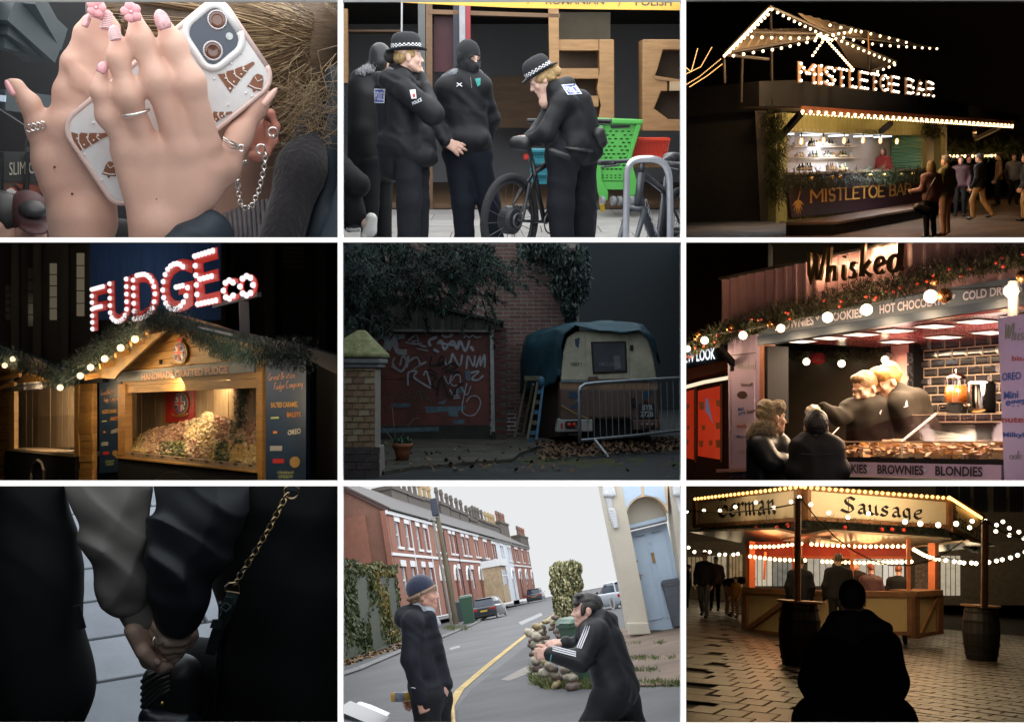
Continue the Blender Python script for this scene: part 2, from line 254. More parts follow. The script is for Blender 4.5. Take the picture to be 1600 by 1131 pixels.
def head_prims(c,R,s=1.,neck=True,tag=0):
 P=lambda x,y,z:c+R@V((x*s,y*s,z*s));o=[e_(P(0,-.012,.03),V((.074,.094,.088))*s,R,tag),e_(P(0,.026,-.03),V((.06,.062,.084))*s,R,tag),c_(P(-.045,.0,-.055),.027*s,P(-.012,.062,-.098),.02*s,tag),c_(P(.045,.0,-.055),.027*s,P(.012,.062,-.098),.02*s,tag),c_(P(-.032,.079,.017),.0125*s,P(.032,.079,.017),.0125*s,tag),c_(P(0,.07,-.1),.016*s,P(0,.074,-.098),.016*s,tag),c_(P(0,.086,.006),.008*s,P(0,.107,-.034),.0115*s,tag),c_(P(-.012,.092,-.037),.008*s,P(.012,.092,-.037),.008*s,tag),c_(P(-.018,.083,-.06),.008*s,P(.018,.083,-.06),.008*s,tag),c_(P(-.015,.081,-.073),.008*s,P(.015,.081,-.073),.008*s,tag),e_(P(-.04,.06,-.028),V((.022,.022,.024))*s,R,tag),e_(P(.04,.06,-.028),V((.022,.022,.024))*s,R,tag),e_(P(-.078,-.008,-.01),V((.009,.02,.032))*s,R,tag),e_(P(.078,-.008,-.01),V((.009,.02,.032))*s,R,tag)]
 if neck:o.append(c_(P(0,-.022,-.05),.05*s,c+V((0,0,-.19*s))+R@V((0,-.045*s,0)),.058*s,tag))
 o+=[cut(e_(P(-.031,.096,.0),V((.016,.014,.009))*s,R,tag)),cut(e_(P(.031,.096,.0),V((.016,.014,.009))*s,R,tag))];return o
def face_bits(par,c,R,s=1.,brow=None,mouth=True):
 P=lambda x,y,z:c+R@V((x*s,y*s,z*s))
 for x in(-.031,.031):e=MB().sph(P(x,.0745,.0),(.012*s,.011*s,.0085*s),2,R);o=obj('eye',e,EYEW,par,smooth=1);obj('iris',MB().sph(P(x,.0815,.0),.0055*s,1),EYEB,o,smooth=1)
 if brow:
  for x in(-1,1):obj('eyebrow',MB().tube([P(x*.014,.092,.02),P(x*.03,.091,.025),P(x*.048,.078,.018)],[.004*s,.0045*s,.003*s],5),brow,par)
 if mouth:obj('mouth',MB().tube([P(-.022,.082,-.067),P(-.008,.0915,-.066),P(.008,.0915,-.066),P(.022,.082,-.067)],[.002*s,.0042*s,.0042*s,.002*s],5),LIP,par)
def hair_prims(c,R,s=1.,kind='short'):
 P=lambda x,y,z:c+R@V((x*s,y*s,z*s));E=lambda x,y,z,a,b,d:e_(P(x,y,z),V((a,b,d))*s,R);cap=[E(0,-.022,.04,.083,.1,.092)];face=[cut(E(0,.085,-.045,.075,.075,.085))];low=[cut(E(0,.03,-.1,.1,.085,.075)),cut(E(0,-.03,-.13,.12,.13,.06))];ears=[cut(E(-.085,.0,-.03,.03,.045,.05)),cut(E(.085,.0,-.03,.03,.045,.05))]
 if kind=='short':return cap+[E(0,.05,.1,.055,.045,.03)]+face+low+ears
 if kind=='mop':return cap+[E(0,.055,.095,.065,.055,.042),E(-.05,.03,.07,.04,.06,.05),E(.05,.03,.07,.04,.06,.05),E(0,-.05,.09,.07,.06,.05)]+face+low+ears
 if kind=='bob':return cap+[E(0,-.05,-.03,.085,.07,.1)]+face
 if kind=='long':return cap+[E(0,-.05,-.05,.095,.075,.13),E(-.06,-.02,-.06,.04,.06,.1),E(.06,-.02,-.06,.04,.06,.1)]+face
 if kind=='bun':return cap+[E(0,-.13,.0,.045,.045,.045),E(0,-.09,.0,.05,.05,.05)]+face+low
 if kind=='bald':return cap+face+low+ears
def hand_prims(w,d,n,side=1,s=1.,curl=30,tag=0,thumb=.6,spread=.1):
 w=V(w);d=V(d).normalized();n=V(n);n=(n-d*n.dot(d)).normalized();t=d.cross(n)*side;o=[];L=(.072,.082,.076,.06);W=(.03,.01,-.011,-.031)
 for i in range(4):
  k=w+d*(.09-.006*abs(i-1))*s+t*W[i]*s;o.append(c_(w+t*W[i]*.6*s,.015*s,k,.0125*s,tag));fd=(d+t*(spread*(1.2-i*.8))).normalized();p=k
  for j,f in enum_((.45,.31,.24)):a=math.radians(curl*(j+1)*.75+i*3);q=p+(fd*cos(a)-n*sin(a))*L[i]*f*s;o.append(c_(p,(.0105-.0012*j)*s,q,(.0095-.0013*j)*s,tag));p=q
 b=w+d*.02*s+t*.024*s-n*.008*s;m=b+(d*.6+t*thumb-n*.3).normalized()*.045*s;e=m+(d*.85+t*thumb*.4-n*.35).normalized()*.03*s;f=e+(d*.95+t*.05-n*.4).normalized()*.025*s;o+=[c_(b,.017*s,m,.0125*s,tag),c_(m,.0125*s,e,.0105*s,tag),c_(e,.0105*s,f,.008*s,tag)];return o
def mid(a,b,t=.5):return a+(b-a)*t
def limb(a,b,c,r0,r1,r2):return[c_(a,r0,b,r1),c_(b,r1,c,r2)]
def torso(sl,sr,hl,hr,rs=.085,rh=.11,deep=1.):n=mid(sl,sr);p=mid(hl,hr);return[c_(sl,rs,sr,rs),c_(mid(sl,sr,.2),rs*1.15*deep,mid(hl,hr,.15),rh),c_(mid(sl,sr,.8),rs*1.15*deep,mid(hl,hr,.85),rh),c_(n,rs*1.25*deep,p,rh*1.08),c_(hl,rh*.95,hr,rh*.95)]
def legs(hl,kl,al,hr,kr,ar,r=(.09,.07,.055)):return limb(hl,kl,al,*r)+limb(hr,kr,ar,*r)+[c_(hl,r[0]*1.05,hr,r[0]*1.05)]
def simple_person(feet,h,yaw,top,bottom,label,group=None,hair=(.05,.035,.025),kind='short',pose='stand',vox=.03,name='person',lean=0,arm=.0,cat='person',hat=None):
 s=h/1.75;Rz=Matrix.Rotation(math.radians(yaw),3,'Z');f=V(feet);ln=math.radians(lean)
 def Q(x,y,z):
  if z>.95:x,y,z=(x,y+(z-.95)*sin(ln),.95+(z-.95)*cos(ln))
  return f+Rz@V((x*s,y*s,z*s))
 t=thing(name,label,cat,group);hd=Q(0,.03,1.62);Rh=Rz@Matrix.Rotation(-ln*.6,3,'X');wl,wr_=(Q(-.24-arm*.02,.12+arm*.25,.86+arm*.25),Q(.24+arm*.02,.12+arm*.25,.86+arm*.25));el,er=(Q(-.26,-.03+arm*.03,1.12),Q(.26,-.03+arm*.03,1.12));dl=(wl-el).normalized();body('body',head_prims(hd,Rh,s)+hand_prims(wl,dl,Rz@V((-1,0,0)),-1,s)+hand_prims(wr_,(wr_-er).normalized(),Rz@V((1,0,0)),1,s),vox*.6*s,SKIN,t,k=.015*s);body('jacket',torso(Q(-.17,0,1.38),Q(.17,0,1.38),Q(-.1,0,.93),Q(.1,0,.93),.085*s,.12*s)+limb(Q(-.19,0,1.38),el,wl,.075*s,.06*s,.048*s)+limb(Q(.19,0,1.38),er,wr_,.075*s,.06*s,.048*s)+[c_(Q(-.03,-.01,1.45),.07*s,Q(.03,-.01,1.45),.07*s)],vox*s,top,t,k=.05*s,wr=.007*s,ws=14/s)
 if pose=='walk':kl,al,kr,ar=(Q(-.1,.16,.52),Q(-.1,.12,.1),Q(.1,-.05,.5),Q(.1,-.3,.14))
 else:kl,al,kr,ar=(Q(-.1,.03,.5),Q(-.11,.0,.09),Q(.1,.05,.5),Q(.12,.03,.09))
 body('trousers',legs(Q(-.095,0,.9),kl,al,Q(.095,0,.9),kr,ar,(.095*s,.072*s,.06*s)),vox*s,bottom,t,k=.04*s,wr=.004*s,ws=16/s)
 for a in(al,ar):d=Rz@V((0,1,0));mb=MB().sph(a+d*.06*s-V((0,0,.045*s)),(.05*s,.05*s,.05*s),2,Matrix.Identity(3));mb.v=[v if v.z>a.z-.09*s else V((v.x,v.y,a.z-.09*s))for v in[a+(q-a)+d*((q-a).dot(d)*.7)for q in mb.v]];obj('shoe',mb,BLK,t,smooth=1)
 if hat:body('hat',hair_prims(hd,Rh,s*1.06,'bald'),vox*.7*s,hat,t,k=.02*s)
 else:hm=mat('hair_%d_%d_%d'%tuple((int(x*999)for x in hair)),hair,.55,var=.4,sc=30,bump=.5,bs=80,stretch=(1,1,.3));body('hair',hair_prims(hd,Rh,s,kind),vox*.6*s,hm,t,k=.015*s,wr=.004*s,ws=50/s)
 return t
def orb(parent,pts,r,m,name='bulb',n=1):
 key=('orb',m.name,n)
 if key not in _MC:mb=MB().sph((0,0,0),1,n);me=bpy.data.meshes.new(name);me.from_pydata(mb.v,[],mb.f);me.materials.append(m);me.polygons.foreach_set('use_smooth',[True]*len(me.polygons));_MC[key]=me
 for i,p in enum_(pts):o=bpy.data.objects.new(name,_MC[key]);COL.objects.link(o);o.parent=parent;o.location=p;q=r[i]if hasattr(r,'__len__')else r;o.scale=(q,q,q)
def along(pts,step=None,n=None):
 pts=[V(p)for p in pts];L=[.0]
 for i in range(1,len(pts)):L.append(L[-1]+(pts[i]-pts[i-1]).length)
 if n is None:n=max(2,int(round(L[-1]/step))+1)
 out=[]
 for k in range(n):
  s=L[-1]*k/(n-1)if n>1 else L[-1]/2;i=1
  while i<len(L)-1 and L[i]<s:i+=1
  t=(s-L[i-1])/max(1e-09,L[i]-L[i-1]);out.append(pts[i-1]+(pts[i]-pts[i-1])*t)
 return out
def sag(a,b,d,n=10):a,b=(V(a),V(b));return[a+(b-a)*(i/n)-V((0,0,d*4*(i/n)*(1-i/n)))for i in range(n+1)]
def needles(path,R,count,ln,w,droop=.3):
 pts=along(path,n=240);mb=MB()
 for i in range(count):
  p=pick(pts);d=V((gau(0,1),gau(0,1),gau(0,1)-droop)).normalized();q=p+d*R*rand_()**.6*.85;l=ln*runi(.6,1.3);e=(d+V((gau(0,.6),gau(0,.6),gau(0,.6)))).normalized();u,_=_basis(e);u=u*w;k=len(mb.v);mb.v+=[q-u,q+u,q+e*l];mb.f.append((k,k+1,k+2));mb.mi.append(0)
  for _j in range(3):s_=q+e*l*runi(.1,.8);e2=(e+V((gau(0,.7),gau(0,.7),gau(0,.7)))).normalized();k=len(mb.v);mb.v+=[s_-u*.7,s_+u*.7,s_+e2*l*.6];mb.f.append((k,k+1,k+2));mb.mi.append(0)
 return mb
def leaves(mb,c,rad,count,size,hollow=.4,nm=1):
 c=V(c);rad=V(rad)
 for i in range(count):d=V((gau(0,1),gau(0,1),gau(0,1))).normalized()*(hollow+(1-hollow)*rand_()**.5);p=c+V((d.x*rad.x,d.y*rad.y,d.z*rad.z));e=V((gau(0,1),gau(0,1),gau(0,1))).normalized();u,w=_basis(e);s=size*runi(.6,1.4);k=len(mb.v);mb.v+=[p-u*s*.4,p-w*s,p+u*s*.4,p+w*s];mb.f.append((k,k+1,k+2,k+3));mb.mi.append(random.randrange(nm))
 return mb
def _arc(cx,cy,rx,ry,a0,a1,n=12):return[(cx+rx*cos(math.radians(a0+(a1-a0)*i/n)),cy+ry*sin(math.radians(a0+(a1-a0)*i/n)))for i in range(n+1)]
SK={'F':[[(0,0),(0,1)],[(0,1),(1,1)],[(0,.52),(.8,.52)]],'U':[[(0,1),(0,.3)]+_arc(.5,.3,.5,.3,180,360)+[(1,.3),(1,1)]],'D':[[(0,0),(0,1),(.4,1)]+_arc(.4,.5,.6,.5,90,-90)+[(0,0)]],'G':[_arc(.5,.5,.5,.5,50,345,16)+[(1,.48),(.55,.48)]],'E':[[(0,0),(0,1)],[(0,1),(1,1)],[(0,.5),(.85,.5)],[(0,0),(1,0)]],'C':[_arc(.5,.5,.5,.5,45,315,14)],'O':[_arc(.5,.5,.5,.5,0,360,18)],'M':[[(0,0),(0,1),(.5,.35),(1,1),(1,0)]],'I':[[(0,0),(0,1)]],'S':[_arc(.5,.74,.5,.26,25,270,9)+_arc(.5,.24,.5,.25,90,-155,9)],'T':[[(0,1),(1,1)],[(.5,1),(.5,0)]],'L':[[(0,1),(0,0),(1,0)]],'B':[[(0,0),(0,1),(.5,1)]+_arc(.55,.76,.4,.24,90,-90,7)+[(0,.52)],[(.5,.52)]+_arc(.55,.26,.45,.26,90,-90,7)+[(0,0)]],'A':[[(0,0),(.5,1),(1,0)],[(.2,.35),(.8,.35)]],'R':[[(0,0),(0,1),(.5,1)]+_arc(.55,.75,.42,.25,90,-90,7)+[(0,.5)],[(.5,.5),(1,0)]]}
def skel_pts(ch,tl,tr,bl,step):
 tl,tr,bl=(V(tl),V(tr),V(bl));out=[]
 for st in SK[ch]:
  pts=[tl+(tr-tl)*x+(bl-tl)*(1-y)for x,y in st]
  for p in along(pts,step):
   if all(((p-q).length>step*.7 for q in out)):out.append(p)
 return out
def nib(mb,pts,nv,nrm,t,lift):
 pts=[V(p)+nrm*lift for p in pts];nv=V(nv)/2
 for i in range(len(pts)-1):a,b=(pts[i],pts[i+1]);q=[a-nv,b-nv,b+nv,a+nv];mb.add(q,[(0,1,2,3)])
def wheelbin(name,label,F,h,w,body_m,lid_m,group=None,tilt=0):
 t=thing(name,label,'bin',group);X=lambda p:F@V(p);mb=MB();d=w*1.1;lo=[(-w*.4,-d*.38,.06),(w*.4,-d*.38,.06),(w*.4,d*.36,.06),(-w*.4,d*.36,.06)];hi=[(-w*.5,-d*.5,h*.9),(w*.5,-d*.5,h*.9),(w*.5,d*.5,h*.9),(-w*.5,d*.5,h*.9)];mb.add([X(p)for p in lo+hi],[(3,2,1,0),(0,1,5,4),(1,2,6,5),(2,3,7,6),(3,0,4,7),(4,5,6,7)]);obj('body',mb,body_m,t,bevel=.015);rim=MB()
 for a,b in((0,1),(1,2),(2,3),(3,0)):rim.bar(X(hi[a])+V((0,0,-.02)),X(hi[b])+V((0,0,-.02)),.035,.05)
 obj('rim',rim,body_m,t);ld=MB();e=.03;top=[(-w*.5-e,-d*.5-e,h*.9+.01),(w*.5+e,-d*.5-e,h*.9+.01),(w*.5+e,d*.5+e*2,h*.93),(-w*.5-e,d*.5+e*2,h*.93)];up=[(-w*.42,-d*.42,h*.97),(w*.42,-d*.42,h*.97),(w*.44,d*.5,h),(-w*.44,d*.5,h)];ld.add([X(p)for p in top+up],[(3,2,1,0),(0,1,5,4),(1,2,6,5),(2,3,7,6),(3,0,4,7),(4,5,6,7)]);obj('lid',ld,lid_m,t,bevel=.012);obj('handle',MB().tube([X((-w*.4,d*.6,h*.9)),X((w*.4,d*.6,h*.9))],.016),lid_m,t)
 for s in(-1,1):wh=MB().lathe([(.02,-.03),(.1,-.03),(.1,.03),(.02,.03)],X((s*w*.5,d*.42,.1)),F.to_3x3()@V((1,0,0)),16);obj('wheel',wh,BLK,t)
 return t
def bricks(parent,pl,quadpx,bw,bh,gap,deep,m,limit=290,name='brick',zbase=None,jitter=.004,keep=None,trim=False):
 u=pl[1].cross(V((0,0,1))).normalized();zc=V((0,0,1));o=hit(*quadpx[0],pl);poly=[((hit(x,y,pl)-o).dot(u),(hit(x,y,pl)-o).dot(zc))for x,y in quadpx]
 def inside(a,b):
  r=False;j=len(poly)-1
  for i in range(len(poly)):
   (x1,y1),(x2,y2)=(poly[i],poly[j])
   if(y1>b)!=(y2>b)and a<(x2-x1)*(b-y1)/(y2-y1)+x1:r=not r
   j=i
  return r
 x0,x1=(min((p[0]for p in poly)),max((p[0]for p in poly)));y0,y1=(min((p[1]for p in poly)),max((p[1]for p in poly)));cells_=[];row=0;y=y0
 while y<y1:
  x=x0-(bw/2 if row%2 else 0)
  while x<x1:
   cx,cy=(x+bw/2,y+bh/2)
   if trim:
    l,r_=(max(x,x0),min(x+bw,x1))
    if r_-l>bw*.2:cells_.append(((l+r_)/2,cy,(r_-l-gap)/(bw-gap)))
   elif inside(cx,cy)and(keep is None or keep(o+u*cx+zc*cy)):cells_.append((cx,cy,1.))
   x+=bw
  y+=bh;row+=1
 random.shuffle(cells_);meshes=[]
 for v in range(4):mb=MB();w,h=(bw-gap,bh-gap);j=lambda:runi(-gap*.25,gap*.25);f=[u*(sx*w/2+j())+zc*(sy*h/2+j())for sx,sy in((-1,-1),(1,-1),(1,1),(-1,1))];mb.prism(f,pl[1]*deep);fixn(mb);me=bpy.data.meshes.new(name);me.from_pydata(mb.v,[],mb.f);me.materials.append(m[v%len(m)]if isinstance(m,(list,tuple))else m);meshes.append(me)
 rest=MB()
 for i,(a,b,sx_)in enum_(cells_):
  p=o+u*a+zc*b+pl[1]*runi(-jitter,jitter)
  if i<limit:
   q=bpy.data.objects.new(name,pick(meshes));COL.objects.link(q);q.parent=parent;q.location=p
   if sx_!=1:q.scale=(sx_,1,1)
  else:w,h=(bw-gap,bh-gap);rest.m=random.randrange(len(m))if isinstance(m,(list,tuple))else 0;rest.prism([p+u*(sx*w/2)+zc*(sy*h/2)for sx,sy in((-1,-1),(1,-1),(1,1),(-1,1))],pl[1]*deep)
 if rest.v:obj(name+'_courses',fixn(rest),m,parent,kind='stuff')
def _smin_at(p,prims,k):
 X,Y,Z=(np.array([p.x]),np.array([p.y]),np.array([p.z]));D=10.
 for q in prims:
  if q[0]=='-':continue
  d=float(_pd(q,X,Y,Z)[0]);h=min(1,max(0,.5+.5*(d-D)/k));D=d*(1-h)+D*h-k*h*(1-h)
 return D
def drape(pxs,prims,k=.03,off=.004,y0=None):
 out=[];near=[q for q in prims if q[0]!='-'];ys=min((_pb(q)[0][1]for q in near))-.05;ye=max((_pb(q)[1][1]for q in near))+.1
 for px,py in pxs:
  d=ray(px,py).normalized();t=ys/d.y;best=(9,None)
  for _ in range(60):
   p=d*t;s=_smin_at(p,near,k)
   if s<best[0]:best=(s,p.copy())
   if s<.001 or p.y>ye:break
   t+=max(s*.8,.001)
  out.append(best[1]-d*off)
 return out
def patch(mb,quadpx,prims,k=.03,off=.004,n=6):
 a,b,c,d=[V((*q,0))for q in quadpx];g=[]
 for j in range(n+1):
  for i in range(n+1):u,v=(i/n,j/n);p=a*(1-u)*(1-v)+b*u*(1-v)+c*u*v+d*(1-u)*v;g.append((p.x,p.y))
 P=drape(g,prims,k,off);return mb.add(P,[(j*(n+1)+i,(j+1)*(n+1)+i,(j+1)*(n+1)+i+1,j*(n+1)+i+1)for j in range(n)for i in range(n)])
def print_on(mb,txt,tl,tr,bl,prims,k=.03,off=.007,shear=.0,bold=.0):
 vs,fs,(x0,y0,x1,y1)=_text(txt,shear,bold);px=[]
 for x,y in vs:u,v=((x-x0)/(x1-x0),(y1-y)/(y1-y0));px.append((tl[0]+(tr[0]-tl[0])*u+(bl[0]-tl[0])*v,tl[1]+(tr[1]-tl[1])*u+(bl[1]-tl[1])*v))
 return mb.add(drape(px,prims,k,off),fs)
def car(label,F,L,W,H,paint,plate,group=None,ptxt=None):
 t=thing('parked_car',label,'car',group);X=lambda x,y,z:F@V((x,y,z))
 def loft(st,m,name):
  mb=MB();n=len(st[0][1])
  for y,sec in st:
   for x,z in sec:mb.v.append(X(x,y,z))
  for i in range(len(st)-1):
   for j in range(n):mb.f.append((i*n+j,(i+1)*n+j,(i+1)*n+(j+1)%n,i*n+(j+1)%n));mb.mi.append(0)
  mb.f+=[tuple(range(n)),tuple(((len(st)-1)*n+j for j in reversed(range(n))))];mb.mi+=[0,0];return obj(name,fixn(mb),m,t,smooth=1,bevel=.03)
 w=W/2;sec=lambda wb,wm,z0,zb:[(-wb,z0),(-wm,z0+.18),(-wm,zb-.1),(-wm+.07,zb),(wm-.07,zb),(wm,zb-.1),(wm,z0+.18),(wb,z0)];b=H*.62;loft([(-L/2,sec(w*.8,w*.86,.32,b*.92)),(-L/2+.12,sec(w*.88,w*.95,.24,b)),(-L/2+.6,sec(w*.92,w,.2,b+.02)),(L/2-1.3,sec(w*.92,w,.2,b)),(L/2-.25,sec(w*.85,w*.93,.22,b*.86)),(L/2,sec(w*.7,w*.8,.3,b*.72))],paint,'body');s2=lambda wb,wt,z0,z1:[(-wb,z0),(-wt,z1),(wt,z1),(wb,z0)];g=mat('car_glass',(.03,.045,.07),.05,var=0);loft([(-L/2+.2,s2(w*.86,w*.8,b-.02,b+.03)),(-L/2+.62,s2(w*.9,w*.7,b-.02,H-.03)),(L/2-2.,s2(w*.9,w*.7,b-.02,H-.02)),(L/2-1.25,s2(w*.88,w*.8,b-.03,b+.02))],g,'window');loft([(-L/2+.5,s2(w*.72,w*.66,H-.06,H-.02)),(-L/2+.9,s2(w*.74,w*.66,H-.05,H)),(L/2-2.2,s2(w*.74,w*.66,H-.05,H)),(L/2-1.9,s2(w*.7,w*.64,H-.1,H-.04))],paint,'roof')
 for s in(-1,1):
  pl_=MB().bar(X(s*w*.85,-L/2+.3,b),X(s*w*.7,-L/2+.66,H-.05),.1,.05);obj('pillar',pl_,paint,t);red=mat('tail_light',(.45,.02,.015),.2,var=0);obj('tail_light',MB().box(X(s*w*.72,-L/2+.04,b*.8),(W*.2,.12,.16),F.to_3x3()),red,t,bevel=.02);obj('mirror',MB().sph(X(s*(w+.08),L/2-1.6,b+.1),(.1,.07,.07),1),BLK,t,smooth=1)
  for y in(-L/2+.8,L/2-.85):o=obj('wheel',MB().lathe([(.12,-.1),(.32,-.1),(.33,-.07),(.33,.07),(.32,.1),(.12,.1)],X(s*(w-.1),y,.33),F.to_3x3()@V((1,0,0)),20),mat('tyre',(.02,.02,.02),.9,var=.2),t);obj('rim',MB().lathe([(.02,-.115),(.2,-.105),(.22,.09),(.02,.115)],X(s*(w-.1),y,.33),F.to_3x3()@V((1,0,0)),14),mat('alloy',(.4,.4,.42),.35,metal=.9,var=0),o)
 o=obj('number_plate',MB().box(X(0,-L/2-.01,b*.68),(.56,.03,.13),F.to_3x3()),plate,t);obj('bumper',MB().box(X(0,-L/2+.03,.36),(W*.84,.12,.16),F.to_3x3()),BLK,t,bevel=.03);return t
WARM=glow('warm_bulb',(1.,.62,.28),9.,True);WARMD=glow('warm_bulb_dim',(1.,.5,.16),3.,True);COOLB=glow('white_bulb',(1.,.9,.85),7.,True)
def string_lights(label,paths,step,r,m=None,wire=.004,dark=None,n=None,group=None):
 t=thing('string_lights',label,'string lights',group);mb=MB();pts=[]
 for p in paths:mb.tube(p,wire,4);pts+=along(p,step)if n is None else along(p,n=n)
 obj('wire',mb,dark or BLK,t);orb(t,[q-V((0,0,r))for q in pts],r,m or WARM);return t
def bottle(mb,p,r,h):mb.lathe([(r*.9,0),(r,h*.05),(r,h*.55),(r*.35,h*.72),(r*.32,h),(r*.3,h)],p,n=8)
def corrug(mb,A,B,C,D,n,amp,nrm):
 A,B,C,D=map(V,(A,B,C,D));nrm=V(nrm);k=len(mb.v);m=n*6
 for i in range(m+1):u=i/m;o=nrm*amp*sin(2*pi*u*n);mb.v+=[A+(B-A)*u+o,D+(C-D)*u+o]
 for i in range(m):mb.f.append((k+2*i,k+2*i+2,k+2*i+3,k+2*i+1));mb.mi.append(0)
 return mb
def stroke(mb,txt,pl,tl,tr,bl,m=None,thick=.17,thin=.06,gapw=.18,t=.004):
 W={'I':.28,'M':1.05,'O':.9,' ':.35,'E':.62,'L':.6,'T':.72,'S':.55,'B':.65,'A':.85,'R':.72,'D':.8,'F':.6,'U':.8,'G':.85,'C':.8};H_=lambda q:hit(*q,pl)+pl[1]*t;a,b,c=(H_(tl),H_(tr),H_(bl));tot=sum((W[ch]+gapw for ch in txt))-gapw;x=.0;e=(b-a)/tot;g=c-a;k=0
 for ch in txt:
  w=W[ch]
  if ch!=' ':
   for st in SK[ch]:
    for i in range(len(st)-1):
     (x0,y0),(x1,y1)=(st[i],st[i+1]);xx=lambda u:.5*w if ch=='I' else u*w;p=a+e*(x+xx(x0))+g*(1-y0);q=a+e*(x+xx(x1))+g*(1-y1);k+=1;dx,dy=((x1-x0)*w,y1-y0);ver=abs(dy)/(abs(dx)+abs(dy)+1e-09);s=thin+(thick-thin)*ver
     if ch in 'MA' and dx*dy>0 and(ver<.999):s=thin*1.2
     dd=(q-p).normalized()*(.012*e.length);mb.ribbon([p-dd,q+dd],s*e.length*1.,pl[1])
     for v in range(len(mb.v)-4,len(mb.v)):mb.v[v]=mb.v[v]+pl[1]*(.0004*(k%7))
   for st in SK[ch]:
    for xe,ye in(st[0],st[-1]):
     if ye in(0,1)and ch in 'MITLEARFB':p=a+e*(x+(.5*w if ch=='I' else xe*w))+g*(1-ye);f=-.03 if ye==1 else .03;mb.ribbon([p-e*.12-g*f*.3,p+e*.12-g*f*.3],.05*e.length,pl[1])
  x+=w+gapw
 return mb
_GL={}
def _loops():
 if _GL:return _GL
 A=lambda*a:_arc(*a,8);_GL.update({'a':[_arc(.35,.22,.25,.22,40,360,9)+[(.62,.42),(.6,.1),(.78,.02)]],'b':[[(.1,1),(.1,.05)]+_arc(.35,.22,.26,.22,200,500,9)],'c':[_arc(.35,.22,.28,.22,50,320,9)],'d':[_arc(.32,.22,.26,.22,40,360,9)+[(.62,1.),(.58,.1),(.75,.02)]],'e':[[(.1,.2),(.5,.28)]+_arc(.33,.23,.24,.22,20,320,9)],'f':[[(.1,.5),(.5,.5)],[(.6,.95),(.42,1.02),(.3,.8),(.22,-.3)]],'g':[_arc(.35,.22,.25,.22,40,360,9)+[(.6,.42),(.5,-.3),(.25,-.38),(.1,-.2)]],'h':[[(.12,1),(.08,0)],[(.1,.25),(.3,.44),(.5,.4),(.5,0)]],'i':[[(.3,.42),(.28,.05),(.42,0)],[(.33,.6),(.35,.66)]],'k':[[(.12,1),(.08,0)],[(.5,.42),(.12,.2),(.55,0)]],'m':[[(.05,.42),(.05,0)],[(.05,.25),(.22,.43),(.33,.38),(.33,0)],[(.33,.25),(.5,.43),(.62,.38),(.65,0)]],'n':[[(.08,.42),(.08,0)],[(.08,.25),(.3,.43),(.48,.38),(.5,0)]],'o':[_arc(.35,.22,.27,.22,0,360,10)],'p':[[(.12,.42),(.06,-.38)],[(.1,.25)]+_arc(.34,.22,.25,.21,140,-140,9)],'r':[[(.1,.42),(.1,0)],[(.1,.22),(.28,.42),(.48,.4)]],'s':[[(.5,.4),(.25,.43),(.18,.3),(.45,.17),(.35,0),(.08,.04)]],'t':[[(.3,.85),(.24,.08),(.4,0)],[(.08,.5),(.5,.52)]],'u':[[(.1,.42),(.1,.1),(.28,0),(.5,.15),(.52,.42)],[(.52,.42),(.54,0)]],'y':[[(.1,.42),(.16,.12),(.34,.06),(.52,.42)],[(.52,.42),(.4,-.25),(.2,-.38)]],'B':[[(.15,1),(.08,0)],[(.0,.9),(.4,1.03),(.6,.82),(.2,.55),(.62,.35),(.5,.03),(.05,.02)]],'C':[_arc(.5,.5,.42,.5,60,310,12)],'F':[[(.1,.9),(.8,1.)],[(.42,.95),(.25,0)],[(.2,.5),(.6,.55)]],'G':[_arc(.45,.5,.4,.5,60,350,12)+[(.5,.4)],[(.84,.42),(.7,-.1)]],'W':[[(0,.95),(.12,.2),(.22,.02),(.5,.98),(.55,.1),(.68,.02),(1.02,1.)]],'L':[[(.2,1),(.1,.05),(.6,.02)]],'l':[[(.2,1),(.15,.06),(.32,0)]],'x':[[(.05,.42),(.5,0)],[(.5,.42),(.02,0)]],'H':[[(.1,1),(.05,0)],[(.7,1),(.6,0)],[(.08,.5),(.66,.55)]],'w':[[(.05,.42),(.15,0),(.35,.38),(.48,0),(.68,.45)]]})
 return _GL
def script(mb,txt,pl,tl,tr,bl,weight=.5,slant=.28,t=.003,thick=.0):
 S=_loops();W={'m':.8,'W':1.05,'C':.95,'G':.95,'B':.75,'F':.8,' ':.35,'i':.48,'l':.42,'t':.5,'f':.5,'H':.8,'w':.8};tot=sum((W.get(c,.66)for c in txt));a,b,c_2=[hit(*q,pl)+pl[1]*t for q in(tl,tr,bl)];e=(b-a)/tot;g=c_2-a;x=0;k=0
 for ch in txt:
  for st in S.get(ch,[]):
   sm=along([V((p[0],p[1],0))for p in st],n=max(5,len(st)*2));pp=[a+e*(x+p.x*.95+slant*(p.y-.3))+g*(1-p.y)for p in sm];k+=1;ws=[]
   for i in range(len(sm)):q0,q1=(sm[max(0,i-1)],sm[min(len(sm)-1,i+1)]);v=q1-q0;dn=abs(v.y)/(v.length+1e-09);ws.append(g.length*weight*(.1+.16*dn))
   mb.ribbon([q+pl[1]*(.0005*(k%8))for q in pp],ws,pl[1],thick)
  x+=W.get(ch,.66)
 return mb
